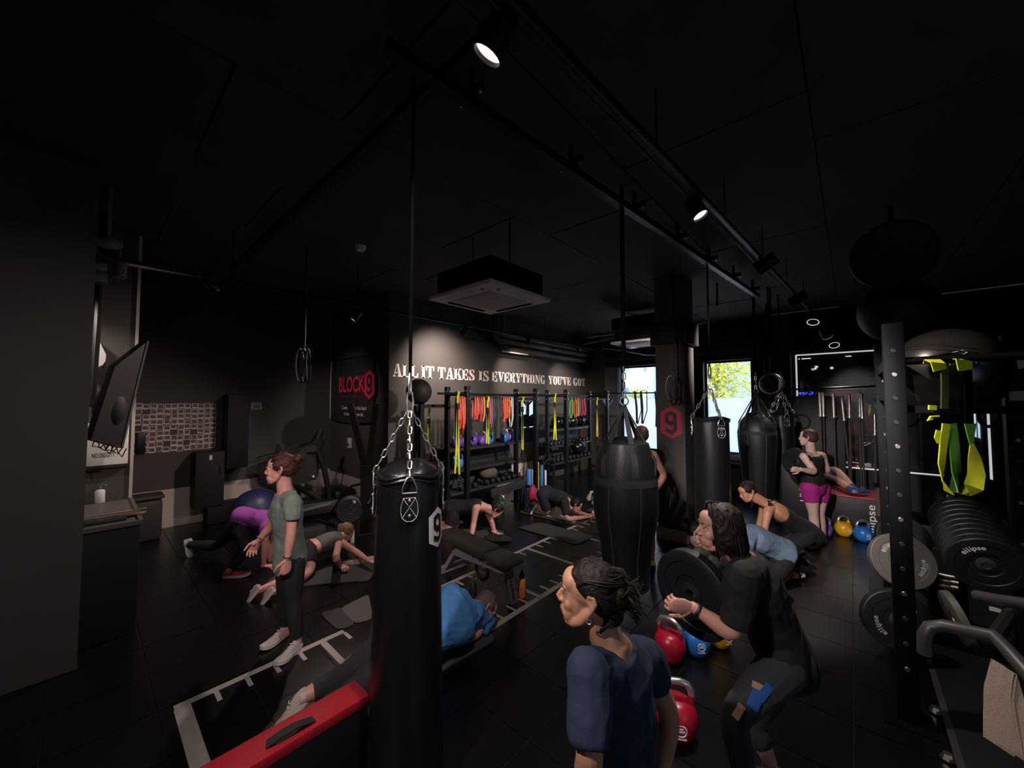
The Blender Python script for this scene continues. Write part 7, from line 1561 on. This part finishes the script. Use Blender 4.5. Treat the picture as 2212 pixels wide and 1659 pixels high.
# 13 person in teal beyond the angled bag
D = 7.7
sh_ = W(1290, 1078, D); pel_ = W(1340, 1086, D + .1); la = (sh_ - pel_).cross(UP).normalized(); J = body_from(pel_, sh_, la, .09, .16)
J.update(head=W(1318, 1066, D + .3), eL=G(1272, 1090, .10), eR=W(1280, 1088, D - .1), wL=W(1285, 1066, D - .15), wR=G(1300, 1096, .08), kL=G(1385, 1100, .1), kR=G(1388, 1095, .1), aL=G(1420, 1100, .1), aR=G(1425, 1096, .1))
J['sL'] = W(1285, 1072, D); J['eL'] = W(1269, 1088, D - .1); J['eL'].z = .1; J['wL'] = W(1277, 1063, D - .12)
person('person in teal tee lying beyond the angled bag, forearm raised', J, -CR * .3 + UP * .6, UP * .6 - CR * .4, 'pale', 1.0, 1.0, .01, hair_short('dark'), [('tee', c_teal, 'top', dict(t0=-.05, sleeve=.7, inf=.018)), ('shorts', c_black, 'bottom', dict(leg=.9, inf=.02))], ((CR * .9 + UP * .1, -UP, .5, 1), (CR, -UP, .3, 1)))

# 14 person lying on the padded box with blue socks
Z0 = .61
sh_ = V((-.62, 8.62, Z0 + .13)); pel_ = V((-.20, 8.42, Z0 + .12)); pel_ = W(1772, 1052, 7.0); pel_.z = Z0 + .12; nk_ = pel_ + V((-.52, .12, .02)); la = (nk_ - pel_).cross(UP).normalized(); J = body_from(pel_, nk_, la, .09, .17)
kn1, kn2 = W(1806, 1037, 6.55), W(1800, 1046, 6.4); an1, an2 = W(1850, 1052, 6.0), W(1842, 1056, 5.95)
an1.z = Z0 + .06; an2.z = Z0 + .06
kn2 = mid(pel_, an2); kn2.z = Z0 + .16; kn1 = mid(pel_, an1); kn1.z = Z0 + .30
J.update(head=nk_ + V((-.18, .04, .02)), eL=nk_ + V((-.0, -.3, -.12)), eR=nk_ + V((0, .32, -.05)), wL=nk_ + V((.1, -.42, -.3)), wR=nk_ + V((.2, .3, -.05)), kL=kn2, kR=kn1, aL=an2, aR=an1)
J['tL'] = J['aL'] + CR * .15 - UP * .0; J['tR'] = J['aR'] + CR * .16 - UP * .01
c_bs = fabric('blue sock', (.035, .075, .21))
def ex_bs(t, g, P, R):
    for s in 'LR':
        a, to, k_ = g['a' + s], g['t' + s], g['k' + s]; b = B(); b.tube([a.lerp(k_, .22), a, a.lerp(to, .5), to + (to - a) * .12], [.043, .045, .044, .028], 12, rnd=True); me = remesh(b, .008, 2); q = B(); takemesh(q, me); obj('sock', q, c_bs, t, sharp=0)
person('person lying on the padded box, bare legs and blue socks', J, UP * .8 + CF * .3, -CR, 'fair', 1.0, 1.0, .01, hair_short('brown'), [('tee', c_black, 'top', dict(t0=-.05, sleeve=.6, inf=.016)), ('shorts', c_black, 'bottom', dict(leg=.5, inf=.018))], ((-UP, CF, .3, 1), (-UP, CF, .3, 1)), extra=ex_bs, loc=V((pel_.x, pel_.y, Z0)))

# ================================================================ ADDED LAMPS, unseen, on a track put in behind the viewer for frontal light
track('light_track', 'unseen light track added behind the viewer', (-1.3, -1.5, ZT), (-.95, .6, ZT))
p_, d_ = spotlight(V((-1.15, -.7, ZT - .14)), (-1.4, 2.8, .2), 'added unseen spotlight behind the viewer aimed at the mid floor', True); spot(p_ + d_ * .06, p_ + d_ * 3, 260, (1, .88, .82), 80, .8)

p_, d_ = spotlight(V((-.3, .1, ZT - .14)), (-.4, -1.7, 1.3), 'added unseen spotlight behind the viewer aimed at the emblem wall', True); spot(p_ + d_ * .06, p_ + d_ * 3, 70, (1, .88, .8), 85, .8)
p_, d_ = spotlight(V((-1.05, .2, ZT - .14)), (-2.1, 6.0, 1.3), 'added unseen spotlight behind the viewer aimed at the column', True); spot(p_ + d_ * .06, p_ + d_ * 3, 240, (1, .88, .8), 40, 1.0)

p_, d_ = spotlight(V((-.6, -.9, ZT - .14)), (-.55, 6.7, .75), 'added unseen spotlight behind the viewer aimed at the far kettlebells', True); spot(p_ + d_ * .06, p_ + d_ * 3, 1500, (1, .9, .86), 27, .7)
p_, d_ = spotlight(V((-1.25, -1.2, ZT - .14)), (-3.5, 1.25, 1.15), 'added unseen spotlight behind the viewer aimed at the trainer', True); spot(p_ + d_ * .06, p_ + d_ * 3, 380, (1, .74, .74), 34, .9)
